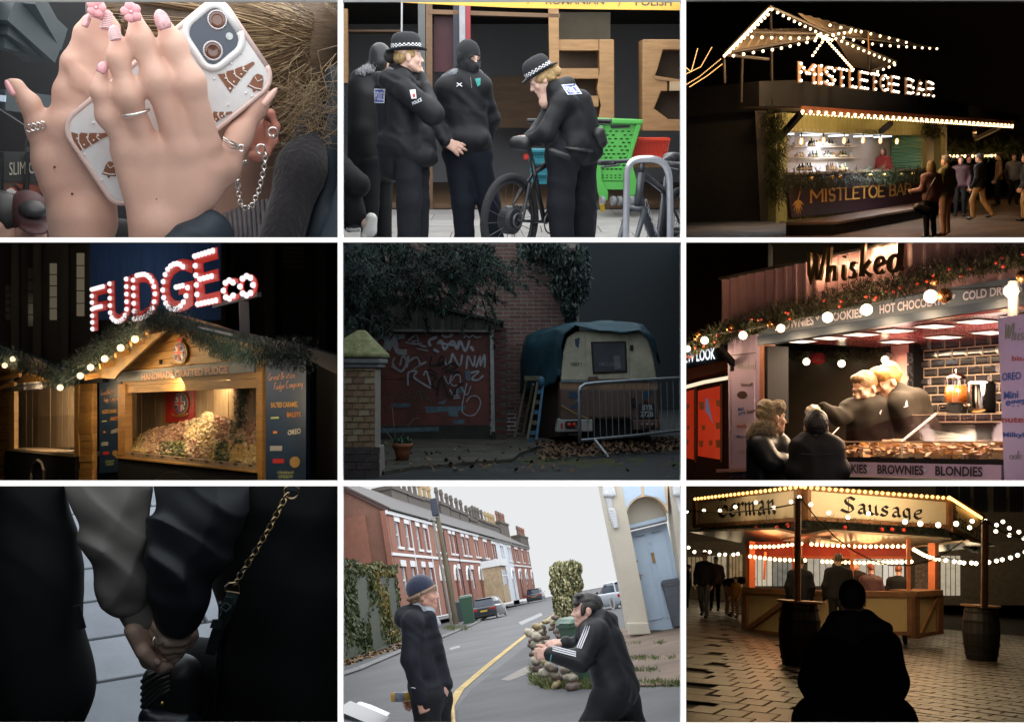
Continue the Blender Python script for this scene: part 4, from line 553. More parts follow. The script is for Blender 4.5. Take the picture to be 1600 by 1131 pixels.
def panel2():
 use(P2);GZ=-1.31;G=lambda x,y:gz(x,y,GZ);Y0=14.;pv=[mat('paving_%d'%k,c,.8,var=.2,sc=3,bump=.2,bs=20)for k,c in enum_(((.27,.255,.24),(.24,.225,.215),(.3,.285,.27)))];obj('pavement',MB().add([V((-4,3,GZ-.02)),V((4,3,GZ-.02)),V((5,24,GZ-.02)),V((-5,24,GZ-.02))],[(0,1,2,3)]),mat('pavement_joint',(.1,.095,.09)),kind='structure');fl=thing('paving','pale concrete paving slabs in front of the shop','pavement');fl['kind']='structure'
 for j in range(8):
  for i in range(-6,7):
   x=i*.62+(.31 if j%2 else 0);y=9.2+j*.62
   if abs(x)<.17*y+.4:obj('slab',MB().box((x,y,GZ-.01),(.61,.61,.02)),pick(pv),fl)
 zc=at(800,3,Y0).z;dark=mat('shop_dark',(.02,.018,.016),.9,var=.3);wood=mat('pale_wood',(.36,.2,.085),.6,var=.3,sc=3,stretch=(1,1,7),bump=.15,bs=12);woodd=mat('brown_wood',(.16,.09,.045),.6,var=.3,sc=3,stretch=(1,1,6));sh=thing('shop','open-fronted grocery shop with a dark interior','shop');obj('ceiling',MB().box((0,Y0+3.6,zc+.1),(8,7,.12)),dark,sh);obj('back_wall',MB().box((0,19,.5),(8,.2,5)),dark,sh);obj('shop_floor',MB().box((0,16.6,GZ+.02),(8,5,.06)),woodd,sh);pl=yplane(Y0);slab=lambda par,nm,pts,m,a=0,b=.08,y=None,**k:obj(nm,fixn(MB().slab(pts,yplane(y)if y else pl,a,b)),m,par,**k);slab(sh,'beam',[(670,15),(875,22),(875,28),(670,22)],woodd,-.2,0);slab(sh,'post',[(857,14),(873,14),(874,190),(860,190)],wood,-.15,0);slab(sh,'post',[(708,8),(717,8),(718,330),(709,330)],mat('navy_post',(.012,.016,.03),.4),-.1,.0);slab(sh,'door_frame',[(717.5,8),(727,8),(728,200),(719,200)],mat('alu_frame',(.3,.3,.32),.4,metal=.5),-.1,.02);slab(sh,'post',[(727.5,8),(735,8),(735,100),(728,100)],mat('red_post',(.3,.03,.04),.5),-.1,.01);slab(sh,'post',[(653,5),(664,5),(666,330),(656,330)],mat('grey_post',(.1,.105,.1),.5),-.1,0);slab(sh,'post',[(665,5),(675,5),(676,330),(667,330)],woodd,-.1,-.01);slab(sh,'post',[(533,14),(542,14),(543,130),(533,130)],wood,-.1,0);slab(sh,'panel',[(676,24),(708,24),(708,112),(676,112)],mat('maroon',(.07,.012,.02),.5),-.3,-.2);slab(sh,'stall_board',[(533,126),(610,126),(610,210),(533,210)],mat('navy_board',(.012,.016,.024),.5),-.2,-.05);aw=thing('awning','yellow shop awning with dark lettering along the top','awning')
 ap=yplane(12.6);obj('valance',fixn(MB().slab([(600,-6),(1075,-6),(1075,16.5),(930,15),(800,12.5),(700,8),(604,3)],ap,-.03,0)),mat('awning_yellow',(.72,.42,.07),.7,var=.08,sc=1),aw);obj('canopy',fixn(MB().prism([at(590,-6,12.62),at(1075,-6,12.62),V((4,Y0,zc+.1)),V((-2.2,Y0,zc+.1))],(0,0,.02))),mat('awning_yellow'),aw);ink=mat('sign_ink',(.05,.045,.05),.7,var=0);tx=MB()
 for w,x0,x1,yb in(('AFRICAN',727,801,3.4),('ROMANIAN',853,944,8),('POLISH',993,1049.5,10)):tx.textp(w,ap,(x0,yb-12.5),(x1,yb-12.2),(x0,yb-.6),bold=.01)
 for x,yb in((696,3.5),(826,7),(968,10.5)):tx.textp('/',ap,(x-2,yb-12),(x+2.5,yb-12),(x-2,yb))
 obj('lettering',tx,ink,aw);card=[mat('cardboard_%d'%k,c,.8,var=.15,sc=3)for k,c in enum_(((.3,.18,.085),(.25,.15,.07),(.34,.21,.1)))];slab(sh,'shelf',[(540,47),(625,47),(625,50),(540,50)],woodd,-.5,.02,14.6);c=at(612,38,13.4);m_=pxm(13.4);obj('pole',MB().tube([at(628,3,13.9),at(626,200,13.9)],.012,6),mat('thin_pole',(.4,.4,.4)),sh);gm=[mat('packet_%d'%k,c,.25,var=.5,sc=25)for k,c in enum_(((.45,.25,.1),(.5,.3,.06),(.2,.2,.21),(.35,.2,.12),(.4,.03,.03),(.16,.12,.09),(.12,.11,.1),(.25,.2,.14)))];n=0;sp_=yplane(16.5);slab(sh,'counter',[(768,120),(860,120),(860,200),(768,200)],woodd,-.4,0,16.6);lv=MB();c=at(812,165,15.5);leaves(lv,c,(.16,.12,.2),200,.03,.3,3);su=thing('shelf_unit','pale wooden shelf unit with bread and garlic behind the officer with the notebook','shelf');slab(su,'side_panel',[(936,62),(959.5,62),(960,190),(935,190),(939,165),(933,140),(937,110)],wood,-.5,0,bevel=.01);slab(su,'back_panel',[(872,62),(936,62),(936,190),(872,190)],mat('shelf_back',(.12,.075,.045),var=.2),-.55,-.5)
 for y0,y1 in((62,79),(107,123),(150,167),(186,192)):slab(su,'shelf',[(872,y0),(935.5,y0),(935.5,y1),(872,y1)],wood,-.5,-.02)
 items=[(883,105,.05,(.5,.3,.08),'yellow onion on the upper shelf'),(893,105,.045,(.5,.3,.08),'yellow onion beside another on the upper shelf'),(906,104,.05,(.42,.34,.2),'pale root on the upper shelf'),(916,105,.05,(.4,.32,.19),'second pale root on the upper shelf'),(925,99,.07,(.6,.58,.54),'white paper bag on the upper shelf'),(885,147,.05,(.5,.28,.08),'brown loaf on the lower shelf, left'),(903,147,.05,(.52,.3,.09),'brown loaf on the lower shelf, middle'),(922,147,.05,(.55,.5,.42),'pale wrapped loaf on the lower shelf')];slab(sh,'shelf_backing',[(873,14),(960,14),(960,62),(873,62)],mat('dim_olive',(.07,.055,.03)),-.6,-.55);redp=mat('sign_red',(.55,.04,.03),var=0);c=hit(868,76,pl)+V((0,-.016,0));mp=yplane(13.95);zones=[('mural_purple',(.045,.012,.035)),('mural_white',(.42,.4,.38)),('mural_blue',(.012,.09,.28)),('mural_black',(.012,.012,.014)),('mural_navy',(.05,.055,.14)),('mural_teal',(.02,.2,.25)),('mural_plum',(.14,.03,.06))];zm=[mat(a,c,.5,var=.08)for a,c in zones]
 def zone(x,y):
  if y<72:return 0 if x<983+(y-15)*.55 and x<1014-abs(y-45)*.8+6 else 1
  if y<95 and x-962>22+(y-72)*.6:return 1 if x<1000-(y-72)*.3 else 5
  if y<96+(x-960)*.25 and x<992:return 2
  if x>990 and y<118:return 5
  if y<130 or(y<150 and x-960<26-(y-130)*.2 and(x>960+(y-130)*1.1)):return 3
  if y<185-(x-962)*.7+4:return 4
  if y>172 and x>988+abs(1000-x)*.1 and(y>172+abs(998-x)*.9):return 6
  return 1
 y=12.;pr=thing('produce_stand','pale wooden produce stand on the right with slanting sides','stand');slab(pr,'side_panel',[(1004,62),(1070,62),(1070,78),(1036,78),(1027,110),(1023,120),(1043,127),(1043,143),(1033,143),(1022,170),(1045,187),(1070,187),(1070,205),(1004,205)],wood,-.45,0,bevel=.01);slab(pr,'back_panel',[(1015,70),(1070,70),(1070,200),(1015,200)],mat('shelf_back'),-.5,-.46);slab(pr,'shelf',[(1020,118),(1070,126),(1070,131),(1024,124)],wood,-.44,.02);slab(pr,'shelf',[(1046,128),(1070,128),(1070,142),(1046,142)],mat('pale_wood_b',(.5,.36,.22),var=.2),-.2,.03);mb=MB();leaves(mb,at(1038,50,13.8),(.2,.08,.1),260,.03,.3,3);grm=mat('trolley_green',(.09,.42,.075),.35,var=.06);tr=thing('shopping_trolley','bright green plastic shopping trolley with oval holes','trolley');q=yplane(13.);hx=[(943,958,978,990)];outer=[(938,196),(996,196),(974,282),(936,282)];from mathutils.geometry import delaunay_2d_cdt;vs2=[V((x,y))for x,y in outer];ed=[(0,1),(1,2),(2,3),(3,0)];cent=[]
 for r in range(11):
  y=205.5+r*5.9;xl=938+(y-196)*-.02+4;xr=996-(y-196)*.256-4
  for c in range(5):
   x=xl+(xr-xl)*(c+.5*(r%2)+.25)/5
   if c==2 and r%2:continue
   cent.append((x,y,2.9,1.5))
 for r in range(2):
  for c in range(5):cent.append((942+c*6.5,276+r*4.-2,2.,1.1))
 for x,y,a,b in cent:o=len(vs2);vs2+=[V((x+a*cos(k*pi/4),y+b*sin(k*pi/4)))for k in range(8)];ed+=[(o+k,o+(k+1)%8)for k in range(8)]
 r_=delaunay_2d_cdt(vs2,ed,[],0,1e-06)
 def hole(f):mx=sum((r_[0][i].x for i in f))/len(f);my=sum((r_[0][i].y for i in f))/len(f);return any((((mx-x)/a)**2+((my-y)/b)**2<.97 for x,y,a,b in cent))
 def inq(f):mx=sum((r_[0][i].x for i in f))/len(f);my=sum((r_[0][i].y for i in f))/len(f);return mx<996-(my-196)*.256 and mx>938-(my-196)*.025
 mb=MB();mb.add([hit(v.x,v.y,q)for v in r_[0]],[tuple(f)for f in r_[2]if not hole(f)and inq(f)]);o=obj('basket_panel',mb,grm,tr);so=o.modifiers.new('s','SOLIDIFY');so.thickness=.03;so.offset=0;slab(tr,'side_panel',[(924,186),(944,186),(938,240),(940,282),(950,300),(949,313),(938,313),(931,290),(926,260)],grm,-.1,.06,13.,bevel=.01);slab(tr,'side_panel',[(994,192),(1003.5,188),(985,250),(1000,300),(984,308),(978,290),(974,268)],grm,-.1,.06,13.,bevel=.01);slab(tr,'top_rim',[(924,184),(1004,187),(1003,194),(944,193),(926,192)],grm,-.25,.08,13.,bevel=.012);slab(tr,'lower_tray',[(938,284),(980,284),(984,296),(944,296)],grm,-.4,.03,13.);slab(tr,'inner_back',[(930,188),(1000,188),(985,300),(935,300)],mat('trolley_shade',(.03,.14,.03),.5),-.5,-.45,13.);slab(tr,'handle',[(953,196.2),(985,195.5),(983,199.5),(955,201)],BLK,.01,.03,13.)  # inner back is a darker copy of the green, shade put into colour
 for x in(941,958,968,986,992):obj('wheel',MB().lathe([(.01,-.02),(.055,-.02),(.055,.02),(.01,.02)],at(x,314,12.9),(1,.3,0),16),mat('castor',(.25,.25,.26),.4),tr)
 rb=mat('basket_red',(.75,.05,.02),.4,var=.05)
 def basket(label,x0,y0,x1,y1,y,m,rows=6,cols=14,taper=4):
  t=thing('basket',label,'basket');p=yplane(y);slab(t,'rim',[(x0,y0),(x1,y0),(x1,y0+4),(x0,y0+4)],m,-.3,.02,y);slab(t,'base',[(x0+taper,y1-5),(x1-taper,y1-5),(x1-taper,y1),(x0+taper,y1)],m,-.3,.0,y);mb=MB();H=y1-5-(y0+4)
  for k in range(cols+1):x=x0+1+(x1-x0-2)*k/cols;xb=x+taper*(1-2*k/cols);mb.slab([(x-.7,y0+4),(x+.7,y0+4),(xb+.7,y1-5),(xb-.7,y1-5)],p,-.02,0)
  for k in range(rows):yy=y0+4+H*(k+.5)/rows;mb.slab([(x0+1+taper*(k+.5)/rows,yy-.6),(x1-1-taper*(k+.5)/rows,yy-.6),(x1-1-taper*(k+.5)/rows,yy+.6),(x0+1+taper*(k+.5)/rows,yy+.6)],p,-.018,-.002)
  obj('lattice',fixn(mb),m,t);slab(t,'inside',[(x0+2,y0+2),(x1-2,y0+2),(x1-taper,y1-4),(x0+taper,y1-4)],m,-.3,-.2,y);return t
 basket('red plastic basket on the produce stand',989,216,1047,248,13.2,rb,5,13);mb=MB().sph(at(1020,216,13.35),(.24,.12,.1),2);mb.v=[v+V((gau(0,.01),)*3)for v in mb.v];slab(pr,'lower_shelf',[(985,248),(1070,248),(1070,262),(985,262)],card[2],-.5,.0,13.4);cy=mat('basket_cyan',(.02,.34,.42),.4,var=.08)
 for k,(x0,y0)in enum_(((826,234),(828,252),(830,270))):basket('teal stacking basket, '+('topmost','middle','lowest')[k]+' of the stack behind the bicycle',x0,y0,858,y0+18,11.2,mat('basket_teal',(.015,.16,.2),.4),2,8,1)
 wm=mat('table_white',(.5,.5,.5),.5);Y=8.4;J=lambda x,y,dy=.0:at(x,y,Y+dy);polm=mat('police_shell',(.007,.0075,.0095),.65,var=.3,sc=10,spec=.3,fold=.8,fs=6);trm=mat('police_trouser',(.011,.0125,.017),.85,var=.25,sc=10,spec=.3,fold=.8);blond=mat('hair_blond',(.42,.27,.11),.5,var=.4,sc=40,bump=.6,bs=90);pb=mat('badge_blue',(.035,.06,.3),.4,var=0);pw=mat('badge_white',(.7,.72,.76),.5,var=0);fair=mat('skin_fair',(.66,.42,.33),.5,var=.1,sc=25,sss=.1);t=thing('person','police officer in bowler hat holding a radio to the mouth','person');hc=J(638,89);R=rotm(-78,2);sn,sf=(J(618,134,-.15),J(636,132,.2));en,wn=(J(676,178,-.22),J(656,122,.06));hn,hf=(J(628,228,-.14),J(650,228,.14));body('body',head_prims(hc,R,.98)+hand_prims(wn,V((-.3,.1,1)),V((.6,-.7,0)),1,.95,70),.0055,fair,t,k=.013);face_bits(t,hc,R,.98);jp=torso(sn,sf,hn,hf,.085,.115)+[c_(J(600,140,0),.075,J(608,225,0),.085),c_(J(612,225,-.08),.12,J(612,262,-.05),.1),c_(J(660,215,.02),.1,J(668,246,.02),.08),c_(J(640,240,-.12),.1,J(665,245,-.1),.08)]+limb(J(632,142,-.22),en,wn,.085,.078,.055)+chain([J(592,122,.06),J(605,124,-.12),J(628,122,-.15),J(642,128,-.08)],[.05,.06,.055,.045])+[c_(J(630,116,0),.075,J(640,118,.05),.06)];body('jacket',jp,.011,polm,t,k=.04,wr=.007,ws=22);tp=legs(J(636,235,-.1),J(640,315,-.1),J(636,420,-.1),J(648,235,.1),J(652,315,.1),J(652,420,.1),(.115,.092,.08));body('trousers',tp,.012,trm,t,k=.04,wr=.006,ws=18);bowler(t,hc,R,1.);body('hair',[e_(hc+R@V((0,-.06,.0)),V((.072,.055,.06)),R),e_(hc+R@V((-.045,-.0,.02)),V((.035,.05,.04)),R),e_(hc+R@V((.045,-.0,.02)),V((.035,.05,.04)),R)],.007,blond,t,wr=.003,ws=50)
 body('hair_bun',[e_(J(611,88,.02),V((.055,.05,.055)))],.007,mat('bun_net',(.02,.016,.014),.8),t);mb=MB();patch(mb,[(584.5,139),(602,139.5),(600.5,161.5),(585,161)],jp,.04,.006);pt=obj('badge',mb,pw,t);mb=MB();patch(mb,[(585.6,140.5),(600.8,141),(599.4,160),(586.2,159.6)],jp,.04,.009);obj('badge_field',mb,pb,pt);mb=MB();print_on(mb,'POLICE',(586.5,143),(600,144),(587,157),jp,.04,.013);obj('lettering',mb,pw,pt);mb=MB();print_on(mb,'POLICE',(643.5,160),(658,153),(645,165),jp,.04,.01,bold=.015);obj('lettering',mb,pw,t);cr=MB();patch(cr,[(640,141),(649,140),(651,154),(643,155)],jp,.04,.006);o=obj('crest',cr,pw,t);cr=MB();patch(cr,[(644.5,147),(648.5,146.5),(649,152),(645.5,152.5)],jp,.04,.01,3);obj('crest_shield',cr,redp,o);t=thing('person','man in black balaclava and hoodie with hand on hip','person');Y=8.7;hc=J(732,90);R=rotm(-140,-14);sl,sr=(J(698,138,.02),J(750,134,-.02));hl,hr=(J(712,226,.02),J(748,226,0));el,wl=(J(681,190,.06),J(696,222,-.16));er,wr_=(J(768,186,.12),J(762,222,.2));body('body',head_prims(hc,R,1.02)+hand_prims(wl,V((1,-.15,-.45)),V((0,-1,.3)),-1,1.05,18,spread=.25)+[c_(wl,.034,el,.04)],.0055,SKIN,t,k=.013);face_bits(t,hc,R,1.02,mat('brow_black',(.02,.015,.012)));P=lambda x,y,z:hc+R@V((x,y,z));bal=head_prims(hc,R,1.12)[:-2]+[c_(P(0,-.02,-.06),.075,P(0,-.04,-.17),.085),e_(P(0,.05,-.06),V((.06,.07,.055)),R),cut(e_(P(0,.13,.012),V((.05,.07,.024)),R))];body('balaclava',bal,.007,mat('balaclava_black',(.009,.009,.011),.9,var=.2,sc=40,bump=.2,bs=90),t,k=.02);jp=torso(sl,sr,hl,hr,.085,.112)+limb(J(697,140,.02),el,wl,.075,.062,.045)+limb(J(753,138,.02),er,wr_,.078,.064,.048)+[c_(J(716,215,-.1),.07,J(748,218,-.1),.08),c_(J(700,126,.1),.06,J(722,118,.05),.06),c_(J(712,122,.12),.06,J(745,120,.08),.06),c_(J(728,122,0),.08,J(738,126,0),.08)]
 body('jacket',jp,.011,polm,t,k=.05,wr=.007,ws=17);tp=legs(J(714,240,.02),J(724,320,.0),J(727,420,.02),J(746,240,0),J(764,320,.06),J(780,420,.12),(.108,.088,.075));body('trousers',tp,.012,mat('navy_trouser',(.005,.008,.015),.85,var=.25,spec=.3,fold=.8),t,k=.04,wr=.006,ws=16);cg=MB();patch(cg,[(742,123),(751,122),(750.5,133),(746,136)],jp,.05,.006);obj('chest_badge',cg,mat('badge_teal',(.02,.25,.22),var=.4,sc=60),t);lg=MB()
 for a,b in(((714,130),(722,135.5)),((721.5,130),(713.5,135.5))):lg.tube(drape([(a[0]+(b[0]-a[0])*q/4,a[1]+(b[1]-a[1])*q/4)for q in range(5)],jp,.05,.004),.0045,5)
 obj('chest_logo',lg,pw,t);obj('zip',MB().tube(drape([(735,121),(736,128),(737,138)],jp,.05,.003),.003,5),mat('zip_grey',(.15,.15,.16)),t);obj('hood_lining',MB().tube([J(701,121,-.0),J(712,115,-.03),J(721,112,.02)],[.03,.04,.03],8),mat('hood_grey',(.16,.17,.19),var=.5,sc=40),t,smooth=1);Y=8.5;t=thing('person','police officer with blond bun bending over a notebook','person');hc=J(846,124);R=rotm(97,-30);sn,sf=(J(884,160,-.17),J(872,156,.2));en,wn=(J(854,208,-.27),J(825,222,-.18));ef,wf=(J(845,205,.15),J(822,220,-.02));hn,hf=(J(898,232,-.14),J(906,232,.14));body('body',head_prims(hc,R,.97)+hand_prims(wn,V((-1,.3,.15)),V((0,-.8,.6)),1,.95,62)+hand_prims(wf,V((-1,-.2,-.1)),V((0,.6,.8)),-1,.95,70),.0055,fair,t,k=.013);face_bits(t,hc,R,.97);arm=limb(J(878,160,-.2),en,wn,.078,.066,.048);jp=torso(sn,sf,hn,hf,.085,.13)+arm+limb(sf,ef,wf,.085,.07,.05)+[c_(J(868,140,-.05),.07,J(886,134,.05),.07),c_(J(905,160,0),.1,J(915,215,0),.13),c_(J(872,228,-.1),.1,J(922,236,-.06),.1),c_(J(872,155,0),.09,J(884,205,0),.11)];body('jacket',jp,.011,polm,t,k=.045,wr=.006,ws=20);tp=legs(J(880,240,-.12),J(876,320,-.12),J(880,420,-.1),J(908,240,.12),J(910,320,.12),J(912,420,.12),(.128,.1,.085));body('trousers',tp,.012,trm,t,k=.04,wr=.006,ws=18);bowler(t,hc,R,.98);body('hair',[e_(hc+R@V((0,-.055,.0)),V((.082,.065,.075)),R),e_(hc+R@V((.05,.0,.01)),V((.04,.055,.04)),R),e_(hc+R@V((-.05,.0,.01)),V((.04,.055,.04)),R)],.007,blond,t,wr=.004,ws=50);body('hair_bun',[e_(J(868,112,.0),V((.05,.05,.042))),e_(J(861,112,0),V((.04,.05,.04)))],.007,blond,t,wr=.005,ws=45)
 mb=MB();patch(mb,[(877,133),(899,131),(909.5,147),(887,148.5)],jp,.045,.006);pt=obj('badge',mb,pw,t);mb=MB();patch(mb,[(878.8,134.2),(898,132.4),(907,146),(888,147.2)],jp,.045,.009);obj('badge_field',mb,pb,pt);mb=MB();print_on(mb,'POLICE',(880.5,136),(899,134.5),(887,145.5),jp,.045,.013);obj('lettering',mb,pw,pt);obj('baton',MB().tube([J(857,234,-.33),J(862,236,-.34),J(886,246,-.33),J(890,247,-.32)],[.012,.024,.026,.018],10),BLK,t,smooth=1);body('pouch',[c_(J(935,210,-.1),.055,J(939,222,-.1),.05)],.01,BLK,t);obj('belt',MB().tube(drape([(862+q*7,229+q*.8)for q in range(10)],jp,.045,.005),.014,6),BLK,t);Y=9.6;t=thing('person','person in long black puffer coat with white fur hood, back turned','person');hc=J(596,92);R=rotm(-30,-5);body('body',head_prims(hc,R,.85),.007,SKIN,t,k=.013);jp=torso(J(572,128,0),J(608,128,.1),J(575,235,0),J(600,235,.1),.11,.15)+[c_(J(570,150,-.1),.11,J(566,200,-.12),.1),c_(J(566,200,-.12),.1,J(576,240,-.1),.09),c_(J(575,225,0),.16,J(578,262,0),.15),c_(J(600,225,.05),.15,J(600,262,.05),.14)];qs=[]
 for k in range(8):z=138+k*16;qs.append(c_(J(567,z,-.03),.128,J(604,z,.02),.128))
 body('coat',jp+qs,.013,mat('puffer_black',(.006,.0057,.006),.6,var=.3,spec=.3),t,k=.03);body('hat',hair_prims(hc,R,.98,'bob'),.01,BLK,t);fu=needles([J(560,122,-.05),J(566,112,-.1),J(578,106,-.1),J(590,104,-.05)],.035,700,.03,.002,0);obj('fur_trim',fu,mat('fur_white',(.6,.6,.62),.9),t);body('hood',[c_(J(560,122,0),.07,J(590,108,.05),.07)],.012,BLK,t);tp=legs(J(578,250,-.08),J(578,320,-.08),J(576,372,-.08),J(596,250,.08),J(598,320,.08),J(600,372,.08),(.1,.08,.07));body('trousers',tp,.014,BLACKC,t);Y=9.;t=thing('person','walker cut off at the left edge, black trousers and white trainer','person');tp=limb(J(535,285,0),J(552,330,0),J(566,345,.02),.14,.1,.05)+limb(J(520,285,.2),J(535,335,.2),J(548,350,.2),.14,.1,.06)+[c_(J(530,270,0),.14,J(560,290,-.1),.1)];body('trousers',tp,.013,BLACKC,t,k=.04,wr=.007,ws=16);body('body',[c_(J(566,344,.0),.035,J(572,352,.0),.033)],.008,fair,t);body('shoe',[c_(J(580,342,0),.05,J(578,360,0),.055),c_(J(578,360,0),.05,J(570,368,-.02),.035)],.009,mat('trainer_white',(.68,.66,.62),.5,var=.1),t);o=body('shoe',[c_(J(553,350,.2),.045,J(546,355,.18),.045),c_(J(558,352,.2),.05,J(560,355,.2),.04)],.009,mat('trainer_dark',(.03,.035,.04)),t);obj('sole',MB().tube([J(541,357,.15),J(552,360,.15),J(563,359,.15)],.018,6),mat('trainer_white'),o);bagm=mat('bag_pattern',(.01,.01,.011),.35,var=0,sc=11,col2=(.42,.46,.48));r=bagm.node_tree.nodes['Color Ramp'].color_ramp;r.elements[0].position=.47;r.elements[1].position=.52;r.elements[0].color,r.elements[1].color=((.008,.008,.009,1),(.42,.46,.48,1))
 dk=mat('bike_black',(.016,.017,.02),.35,var=.1);dk2=mat('bike_parts',(.03,.03,.034),.4,metal=.4,var=.1);c0=at(797,344,8.15);d=V((.6,.8,0));F=Matrix.Translation((c0.x,c0.y,c0.z-.345))@Matrix.Rotation(math.atan2(d.y,d.x),4,'Z');t,X=bicycle(F,'black electric bicycle with a hub motor in front of the writing officer',dk,dk2,steer=.45,hz=1.05);obj('rear_light',MB().sph(X(.17,-.02,.8),(.025,.02,.03),1),redp,t,smooth=1);obj('mudguard_stay',MB().tube([X(.05,-.08,.35),X(.2,-.03,.6)],.012,6),dk,t);obj('fork_reflector',MB().box(at(941,325,8.9),(.035,.03,.06),Matrix.Rotation(-.25,3,'Y')),mat('reflector_yellow',(.6,.42,.02)),t);cb=at(1003,266,7.6);F=Matrix.Translation((cb.x+.36,cb.y+.72,GZ))@Matrix.Rotation(math.radians(243),4,'Z');t,X=bicycle(F,'dark mountain bicycle locked at the steel hoop',mat('bike_slate',(.035,.04,.048),.35,var=.1),dk2,hubmotor=False,front=False,hz=.9);wl=mat('frame_letters',(.6,.62,.65),.4);p0,p1=(X(.8,-.031,.66),X(.47,-.031,.33));n_=F.to_3x3()@V((0,1,0));dn=(p1-p0).normalized();upv=n_.cross(dn).normalized()*.022
 for s in(-1,1):
  off=n_*(.033*s);a,b=(p0,p1);aa=a+n_*.031+off;bb_=b+n_*.031+off
  if s>0:obj('lettering',MB().text('carrera',aa-upv*-1,bb_-upv*-1,aa-upv),wl,t)
  else:obj('lettering',MB().text('carrera',aa+upv,bb_+upv,aa-upv),wl,t)
 hp=thing('bike_hoop','brushed steel bicycle hoop in front of the dark bicycle','bike stand');pts=[]
 for x,y in((978,420),(978,360),(979,290),(980,268),(985,256),(994,250),(1008,248.5),(1024,249.5),(1036,255),(1043,266),(1046,285),(1047,340),(1047,420)):pts.append(at(x,y,6.9))
 sm=[]
 for i in range(len(pts)-1):
  for q in range(4):u=q/4;a=pts[max(i-1,0)];b=pts[i];c=pts[i+1];e=pts[min(i+2,len(pts)-1)];sm.append(.5*(2*b+(c-a)*u+(2*a-5*b+4*c-e)*u*u+(3*b-a-3*c+e)*u**3))
 obj('hoop',MB().tube(sm+[pts[-1]],.021,16),mat('brushed_steel',(.5,.5,.52),.28,metal=.9,var=.1,sc=20),hp,smooth=1)
panel2()
def panel3():
 use(P3);GZ=-1.9;G=lambda x,y:gz(x,y,GZ);obj('ground',MB().add([V((-14,12,GZ)),V((16,12,GZ)),V((20,58,GZ)),V((-20,58,GZ))],[(0,1,2,3)]),mat('market_ground',(.085,.052,.03),.8,var=.6,sc=.9,bump=.5,bs=5,spec=.2),kind='structure');A=at(1222,300,28.);A.z=0;d=ray(2204,241);d.z=0;d.normalize();n=d.cross(V((0,0,1)))
 if n.dot(A)>0:n=-n
 pl=(A,n);off=lambda o:(A+n*o,n);bk=off(-1.);Z=lambda x,y,p=pl:hit(x,y,p);sl=lambda par,nm,pts,m,a=0,b=.06,o=0,**k:obj(nm,fixn(MB().slab(pts,off(o),a,b)),m,par,**k);green=mat('pale_green_paint',(.42,.46,.2),.5,var=.12,sc=2);dk=mat('night_black',(.008,.008,.01),.7,var=0,spec=.2);plq=mat('plaque_brown',(.09,.05,.035),.5,var=.3,sc=8);white=mat('bar_white',(.6,.6,.64),.6,var=.06);brown=mat('step_brown',(.14,.085,.06),.7,var=.3,sc=2);bar=thing('bar_kiosk','pale green container bar with a lit serving hatch and black upper deck','kiosk');mb=MB();corrug(mb,Z(1218,176),Z(1470,193),Z(1470,213.5),Z(1218,205.5),46,.035,n);obj('fascia',mb,green,bar);sl(bar,'corner_post',[(1208,178),(1229,178),(1229,345),(1212,345)],green,-.2,.02);sl(bar,'corner_post',[(1440,192),(1447,192),(1447,318),(1440,318)],green,-.2,.02);sl(bar,'corner_post',[(1469,194),(1476,194),(1476,300),(1469,300)],green,-.2,.02);sl(bar,'counter',[(1226,270),(1444,263.5),(1444,266),(1226,273.5)],mat('counter_wood',(.3,.22,.14),.4,var=.2),-.95,.25);mb=MB();corrug(mb,Z(1212,330),Z(1442,312),Z(1442,325),Z(1212,348),26,.05,n);obj('base_panel',mb,green,bar);sl(bar,'back_wall',[(1205,195),(1480,195),(1480,285),(1205,285)],white,-.1,0,-1.)
 for x,y0,y1 in((1227,176,275),(1442,190,270)):a,b=(Z(x,y0),Z(x,y1));obj('end_wall',fixn(MB().prism([a,b,b-n*1.,a-n*1.],d*.03)),white,bar)
 a,b=(Z(1222,203),Z(1445,210));obj('ceiling',fixn(MB().prism([a,b,b-n*1.05,a-n*1.05],(0,0,.04))),white,bar)
 for x in(1252,1295,1337,1375,1405):t=thing('ceiling_light','white strip light in the bar ceiling, one of a row','light','strip lights in the bar ceiling');p=Z(x,203.5+(x-1222)*.03)-n*.5-V((0,0,.06));obj('diffuser',MB().box(p,(.7,.3,.04),Matrix.Rotation(math.atan2(d.y,d.x),3,'Z')),glow('strip_white',(.92,.97,1),2.2),t)
 c=Z(1330,215)-n*.45;lamp('AREA',c-V((0,0,.08)),300,(.9,.95,1),6,.8,c-V((0,0,1)));zone=lambda par,nm,pts,m,o=-.95,a=0,b=.03:sl(par,nm,pts,m,a,b,o);tx=MB()
 for k in range(8):tx.slab([(1335,222+k*2.8),(1342+k%3*2,222+k*2.8),(1342+k%3*2,222.9+k*2.8),(1335,222.9+k*2.8)],off(-.93),.003,.006);tx.slab([(1349,224+k*2.6),(1355,224+k*2.6),(1355,224.8+k*2.6),(1349,224.8+k*2.6)],off(-.93),.003,.006)
 mint=mat('mint_paint',(.22,.5,.38),.5,var=.08);mb=MB();corrug(mb,Z(1441,210)-d*.08,Z(1441,268)-d*.08,Z(1441,268)-d*.08-n*.95,Z(1441,210)-d*.08-n*.95,13,.03,-d);obj('mint_shutter',mb,mint,bar);zone(bar,'fuse_box',[(1406,232),(1410,232),(1410,240),(1406,240)],dk);sh=mat('shelf_pale',(.5,.42,.34),.5)
 for y in(229,246.5):zone(bar,'shelf',[(1231,y),(1335,y),(1335,y+1.8),(1231,y+1.8)],sh,-.95,0,.2)
